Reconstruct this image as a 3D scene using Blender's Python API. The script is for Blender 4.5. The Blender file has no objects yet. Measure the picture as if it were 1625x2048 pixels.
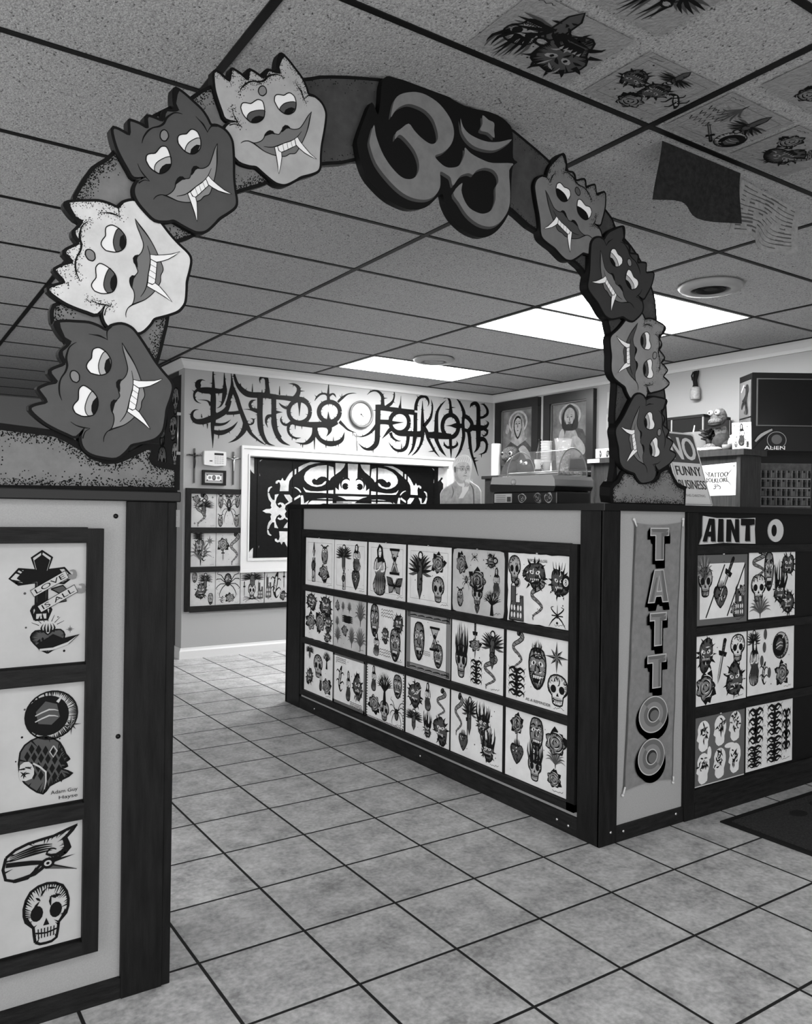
import bpy, bmesh, math, random
from mathutils import Vector, Matrix
from mathutils.geometry import tessellate_polygon

# ------------------------------------------------------------------ camera, world, exposure
S = bpy.context.scene
COL = S.collection
R_ = (0.831947, -0.554686, 0.013707)
U_ = (-0.012607, 0.005800, 0.999904)
F_ = (0.554712, 0.832040, 0.002168)
cam = bpy.data.cameras.new('camera')
cam.sensor_fit = 'HORIZONTAL'
cam.sensor_width = 36.0
cam.lens = 36.0 * 1612.508 / 1625.0
cam.shift_x = -1.0 / 1625.0
cam.shift_y = -0.5 / 1625.0
cam.clip_start = 0.02
cam_o = bpy.data.objects.new('camera', cam)
COL.objects.link(cam_o)
m = Matrix.Identity(4)
for i in range(3):
    m[i][0] = R_[i]; m[i][1] = U_[i]; m[i][2] = -F_[i]
m.translation = (-2.011814, -6.559088, 1.196139)
cam_o.matrix_world = m
S.camera = cam_o
S.view_settings.view_transform = 'Standard'
S.view_settings.look = 'None'
S.view_settings.exposure = 0.0
S.view_settings.gamma = 1.0
S.view_settings.use_curve_mapping = False
S.cycles.max_bounces = 8
S.cycles.diffuse_bounces = 5
S.cycles.glossy_bounces = 3
S.cycles.transmission_bounces = 6
S.cycles.caustics_reflective = False
S.cycles.caustics_refractive = False
W = bpy.data.worlds.new('world'); S.world = W; W.use_nodes = True
W.node_tree.nodes['Background'].inputs[0].default_value = (1, 1, 1, 1)
W.node_tree.nodes['Background'].inputs[1].default_value = 4.2      # white fill daylight entering through added, unseen wall openings
def portal(name, loc, rot, sx, sy):
    l = bpy.data.lights.new(name, 'AREA'); l.shape = 'RECTANGLE'; l.size = sx; l.size_y = sy; l.cycles.is_portal = True
    o = bpy.data.objects.new(name, l); COL.objects.link(o); o.location = loc; o.rotation_euler = rot
portal('fill_portal_left', (-4.65, -4.2, 1.25), (0, math.radians(-90), 0), 2.1, 6.4)  # guides fill daylight through the opening added in the unseen left wall
portal('fill_portal_front', (-1.0, -10.05, 1.25), (math.radians(90), 0, 0), 5.6, 2.1)  # same for the opening added behind the camera
LAMP = 36.0           # strength of the fluorescent panels over the shop floor
LAMP_FILL = 10.0     # strength of the unseen panels added to fill the front and left
H = 2.41758
TILE = 0.310080
G0 = (-0.040805, -2.003232)

# ------------------------------------------------------------------ helpers
def lin(v):
    v = v / 255.0
    return v / 12.92 if v <= 0.04045 else ((v + 0.055) / 1.055) ** 2.4

def mat(name, v, rough=0.6, spec=0.3, noise=None, bump=None, metallic=0.0, stretch=None, emit=None, trans=0.0, alpha=1.0):
    """grey material; v = base grey in 0..255; noise = (scale, low, high) grey range, bump = (scale, strength)"""
    M = bpy.data.materials.new(name); M.use_nodes = True
    nt = M.node_tree; b = nt.nodes['Principled BSDF']
    g = lin(v); b.inputs['Base Color'].default_value = (g, g, g, 1)
    b.inputs['Roughness'].default_value = rough
    b.inputs['Specular IOR Level'].default_value = spec
    b.inputs['Metallic'].default_value = metallic
    if trans: b.inputs['Transmission Weight'].default_value = trans; b.inputs['IOR'].default_value = 1.1
    if alpha < 1: b.inputs['Alpha'].default_value = alpha
    if emit is not None:
        b.inputs['Emission Color'].default_value = (1, 1, 1, 1); b.inputs['Emission Strength'].default_value = emit
    co = None
    if noise or bump:
        tc = nt.nodes.new('ShaderNodeNewGeometry'); mp = nt.nodes.new('ShaderNodeMapping')
        nt.links.new(tc.outputs['Position'], mp.inputs['Vector']); co = mp.outputs['Vector']
        if stretch: mp.inputs['Scale'].default_value = stretch
    if noise:
        n = nt.nodes.new('ShaderNodeTexNoise'); n.inputs['Scale'].default_value = noise[0]; n.inputs['Detail'].default_value = 6
        n.inputs['Roughness'].default_value = 0.62
        nt.links.new(co, n.inputs['Vector'])
        r = nt.nodes.new('ShaderNodeValToRGB')
        a, c = lin(noise[1]), lin(noise[2])
        r.color_ramp.elements[0].position = 0.3; r.color_ramp.elements[0].color = (a, a, a, 1)
        r.color_ramp.elements[1].position = 0.7; r.color_ramp.elements[1].color = (c, c, c, 1)
        nt.links.new(n.outputs['Fac'], r.inputs['Fac']); nt.links.new(r.outputs['Color'], b.inputs['Base Color'])
    if bump:
        n2 = nt.nodes.new('ShaderNodeTexNoise'); n2.inputs['Scale'].default_value = bump[0]; n2.inputs['Detail'].default_value = 4
        nt.links.new(co, n2.inputs['Vector'])
        bp = nt.nodes.new('ShaderNodeBump'); bp.inputs['Strength'].default_value = bump[1]; bp.inputs['Distance'].default_value = 0.01
        nt.links.new(n2.outputs['Fac'], bp.inputs['Height']); nt.links.new(bp.outputs['Normal'], b.inputs['Normal'])
    return M

class Fr:
    """a flat frame in space: origin, right, up, normal"""
    def __init__(s, o, u, v):
        s.o = Vector(o); s.u = Vector(u).normalized(); s.v = Vector(v).normalized(); s.n = s.u.cross(s.v)
    def P(s, a, b, c=0.0): return s.o + s.u * a + s.v * b + s.n * c

class MB:
    def __init__(s): s.v = []; s.f = []; s.mi = []; s.sm = []; s.mats = []
    def m(s, mt):
        if mt not in s.mats: s.mats.append(mt)
        return s.mats.index(mt)
    def add(s, vs, fs, mt, smooth=False):
        b = len(s.v); k = s.m(mt); s.v.extend([tuple(p) for p in vs])
        for f in fs: s.f.append(tuple(b + i for i in f)); s.mi.append(k); s.sm.append(smooth)
        return s
    def box(s, a, b, mt):
        x0, y0, z0 = a; x1, y1, z1 = b
        vs = [(x, y, z) for z in (z0, z1) for y in (y0, y1) for x in (x0, x1)]
        return s.add(vs, [(0, 2, 3, 1), (4, 5, 7, 6), (0, 1, 5, 4), (2, 6, 7, 3), (0, 4, 6, 2), (1, 3, 7, 5)], mt)
    def fbox(s, F, a0, b0, a1, b1, c0, c1, mt):
        return s.prism(F, [(a0, b0), (a1, b0), (a1, b1), (a0, b1)], c0, c1, mt)
    def fill(s, F, pts, c, mt):
        vs = [F.P(p[0], p[1], c) for p in pts]
        if len(pts) <= 4: return s.add(vs, [orient(pts)], mt)
        tr = tessellate_polygon([[Vector((p[0], p[1], 0)) for p in pts]])
        fs = []
        for t in tr:
            a, b, d = [pts[i] for i in t]
            ar = (b[0] - a[0]) * (d[1] - a[1]) - (d[0] - a[0]) * (b[1] - a[1])
            fs.append(tuple(t) if ar > 0 else tuple(reversed(t)))
        return s.add(vs, fs, mt)
    def prism(s, F, pts, c0, c1, mt, side=None):
        pts = list(pts)
        if area(pts) < 0: pts.reverse()
        s.fill(F, pts, c1, mt)
        n = len(pts); b = [F.P(p[0], p[1], c0) for p in pts]; t = [F.P(p[0], p[1], c1) for p in pts]
        s.add(b + t, [(i, (i + 1) % n, n + (i + 1) % n, n + i) for i in range(n)], side or mt)
        k = len(s.f); s.fill(F, pts, c0, side or mt)
        for i in range(k, len(s.f)): s.f[i] = tuple(reversed(s.f[i]))
        return s
    def stroke(s, F, pts, c, mt, n=3):
        """tapered flat stroke through (x, y, width) points"""
        p = spline(pts, n) if n > 1 and len(pts) > 2 else pts
        vs = []
        for i, q in enumerate(p):
            a = p[max(i - 1, 0)]; b = p[min(i + 1, len(p) - 1)]
            dx, dy = b[0] - a[0], b[1] - a[1]; L = math.hypot(dx, dy) or 1e-9
            w = q[2] / 2; nx, ny = -dy / L * w, dx / L * w
            vs += [F.P(q[0] + nx, q[1] + ny, c), F.P(q[0] - nx, q[1] - ny, c)]
        return s.add(vs, [(2 * i, 2 * i + 1, 2 * i + 3, 2 * i + 2) for i in range(len(p) - 1)], mt)
    def bar(s, F, pts, c0, c1, mt, n=3):
        """like stroke, with thickness"""
        p = spline(pts, n) if n > 1 and len(pts) > 2 else pts
        vs = []
        for i, q in enumerate(p):
            a = p[max(i - 1, 0)]; b = p[min(i + 1, len(p) - 1)]
            dx, dy = b[0] - a[0], b[1] - a[1]; L = math.hypot(dx, dy) or 1e-9
            w = q[2] / 2; nx, ny = -dy / L * w, dx / L * w
            for c in (c0, c1): vs += [F.P(q[0] + nx, q[1] + ny, c), F.P(q[0] - nx, q[1] - ny, c)]
        fs = []
        for i in range(len(p) - 1):
            a = 4 * i; b = a + 4
            fs += [(a + 2, a + 3, b + 3, b + 2), (a, b, b + 1, a + 1), (a, a + 2, b + 2, b), (a + 1, b + 1, b + 3, a + 3)]
        e = 4 * (len(p) - 1); fs += [(0, 1, 3, 2), (e, e + 2, e + 3, e + 1)]
        return s.add(vs, fs, mt)
    def tube(s, pts, rad, mt, seg=10, smooth=True):
        pts = [Vector(p) for p in pts]; vs = []
        if not isinstance(rad, (list, tuple)): rad = [rad] * len(pts)
        pn = None
        for i, p in enumerate(pts):
            t = (pts[min(i + 1, len(pts) - 1)] - pts[max(i - 1, 0)]).normalized()
            if pn is None: pn = t.orthogonal().normalized()
            pn = (pn - t * pn.dot(t)).normalized(); q = t.cross(pn)
            for k in range(seg):
                a = 2 * math.pi * k / seg; vs.append(p + (pn * math.cos(a) + q * math.sin(a)) * rad[i])
        fs = [(i * seg + k, i * seg + (k + 1) % seg, (i + 1) * seg + (k + 1) % seg, (i + 1) * seg + k) for i in range(len(pts) - 1) for k in range(seg)]
        s.add(vs, fs, mt, smooth)
        b = len(s.v) - len(vs); k = s.m(mt)
        for f in (tuple(b + i for i in reversed(range(seg))), tuple(b + (len(pts) - 1) * seg + i for i in range(seg))):
            s.f.append(f); s.mi.append(k); s.sm.append(False)
        return s
    def lathe(s, c, prof, mt, seg=24, axis='z', smooth=True, sx=1, sy=1):
        c = Vector(c); vs = []
        for r, h in prof:
            for k in range(seg):
                a = 2 * math.pi * k / seg; x, y = r * math.cos(a) * sx, r * math.sin(a) * sy
                d = {'z': (x, y, h), 'x': (h, x, y), 'y': (y, h, x)}[axis]
                vs.append(c + Vector(d))
        fs = [(i * seg + k, i * seg + (k + 1) % seg, (i + 1) * seg + (k + 1) % seg, (i + 1) * seg + k) for i in range(len(prof) - 1) for k in range(seg)]
        return s.add(vs, fs, mt, smooth)
    def ball(s, c, r, mt, seg=16, rings=10):
        if not isinstance(r, (list, tuple)): r = (r, r, r)
        vs = []; c = Vector(c)
        for i in range(rings + 1):
            a = math.pi * i / rings
            for k in range(seg):
                b = 2 * math.pi * k / seg
                vs.append(c + Vector((r[0] * math.sin(a) * math.cos(b), r[1] * math.sin(a) * math.sin(b), r[2] * math.cos(a))))
        fs = [(i * seg + k, (i + 1) * seg + k, (i + 1) * seg + (k + 1) % seg, i * seg + (k + 1) % seg) for i in range(rings) for k in range(seg)]
        return s.add(vs, fs, mt, True)
    def build(s, name, parent=None, bevel=0, weld=False):
        vs = s.v
        if parent is None:
            lo = [min(v[i] for v in vs) for i in range(3)]; hi = [max(v[i] for v in vs) for i in range(3)]
            o = Vector(((lo[0] + hi[0]) / 2, (lo[1] + hi[1]) / 2, lo[2]))
        else:
            o = wloc(parent)
        me = bpy.data.meshes.new(name)
        me.from_pydata([(v[0] - o[0], v[1] - o[1], v[2] - o[2]) for v in vs], [], s.f)
        for mt in s.mats: me.materials.append(mt)
        me.polygons.foreach_set('material_index', s.mi); me.polygons.foreach_set('use_smooth', s.sm); me.update()
        ob = bpy.data.objects.new(name, me); COL.objects.link(ob)
        if parent is None: ob.location = o
        else: ob.parent = parent
        ob['_w'] = list(o)
        if bevel:
            md = ob.modifiers.new('bevel', 'BEVEL'); md.width = bevel; md.segments = 2; md.limit_method = 'ANGLE'; md.angle_limit = 0.9
        return ob

def orient(p):
    ix = tuple(range(len(p))); return ix if area(p) > 0 else tuple(reversed(ix))
def area(p):
    return sum(p[i][0] * p[(i + 1) % len(p)][1] - p[(i + 1) % len(p)][0] * p[i][1] for i in range(len(p))) / 2
def wloc(o): return Vector(o['_w'])
def spline(p, n=3, closed=False):
    out = []; L = len(p)
    for i in range(L if closed else L - 1):
        a, b, c, d = (p[(i - 1) % L], p[i], p[(i + 1) % L], p[(i + 2) % L]) if closed else (p[max(i - 1, 0)], p[i], p[i + 1], p[min(i + 2, L - 1)])
        for k in range(n):
            t = k / n
            q = [0.5 * (2 * b[j] + (c[j] - a[j]) * t + (2 * a[j] - 5 * b[j] + 4 * c[j] - d[j]) * t * t + (3 * b[j] - a[j] - 3 * c[j] + d[j]) * t ** 3) for j in range(len(b))]
            if len(q) > 2: q[2] = max(q[2], 0)
            out.append(tuple(q))
    if not closed: out.append(tuple(p[-1]))
    return out
def ell(cx, cy, rx, ry, n=20, rot=0.0, a0=0.0, a1=2 * math.pi):
    full = abs(a1 - a0 - 2 * math.pi) < 1e-6
    out = []
    for k in range(n if full else n + 1):
        a = a0 + (a1 - a0) * k / n; x, y = rx * math.cos(a), ry * math.sin(a)
        out.append((cx + x * math.cos(rot) - y * math.sin(rot), cy + x * math.sin(rot) + y * math.cos(rot)))
    return out
def meta(o, label, cat, group=None, kind=None):
    if label: o['label'] = label
    if cat: o['category'] = cat
    if group: o['group'] = group
    if kind: o['kind'] = kind
    return o
def thing(name, label, cat, loc, group=None):
    o = bpy.data.objects.new(name, None); COL.objects.link(o); o.location = loc; o['_w'] = list(loc)
    o.empty_display_size = 0.05
    return meta(o, label, cat, group)
def struct(o): o['kind'] = 'structure'; return o
_txt = {}
def text2d(t):
    """outline of a word as triangles, one unit high"""
    if t in _txt: return _txt[t]
    cu = bpy.data.curves.new('t', 'FONT'); cu.body = t; cu.resolution_u = 3
    ob = bpy.data.objects.new('t', cu); COL.objects.link(ob)
    me = bpy.data.meshes.new_from_object(ob)
    vs = [(v.co.x, v.co.y) for v in me.vertices]; fs = [tuple(p.vertices) for p in me.polygons]
    bpy.data.objects.remove(ob); bpy.data.curves.remove(cu); bpy.data.meshes.remove(me)
    _txt[t] = (vs, fs); return _txt[t]
def put_text(mb, F, t, x0, y0, x1, y1, c, mt, warp=None):
    """word fitted into the box x0..x1, y0..y1 of a frame"""
    vs, fs = text2d(t)
    ax = min(v[0] for v in vs); bx = max(v[0] for v in vs); ay = min(v[1] for v in vs); by = max(v[1] for v in vs)
    q = []
    for v in vs:
        x = x0 + (v[0] - ax) / (bx - ax) * (x1 - x0); y = y0 + (v[1] - ay) / (by - ay) * (y1 - y0)
        if warp: x, y = warp(x, y)
        q.append(F.P(x, y, c))
    mb.add(q, fs, mt)
def prof_sweep(mb, pts, prof, mt):
    """sweep a (out, z) profile along a wall line; pts = [(x, y, nx, ny)] with outward normal at each corner"""
    n = len(prof); vs = []
    for x, y, nx, ny in pts:
        for d, z in prof: vs.append((x + nx * d, y + ny * d, z))
    fs = [(i * n + k, i * n + (k + 1) % n, (i + 1) * n + (k + 1) % n, (i + 1) * n + k) for i in range(len(pts) - 1) for k in range(n)]
    fs += [tuple(range(n)), tuple(reversed(range((len(pts) - 1) * n, len(pts) * n)))]
    mb.add(vs, fs, mt)

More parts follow.
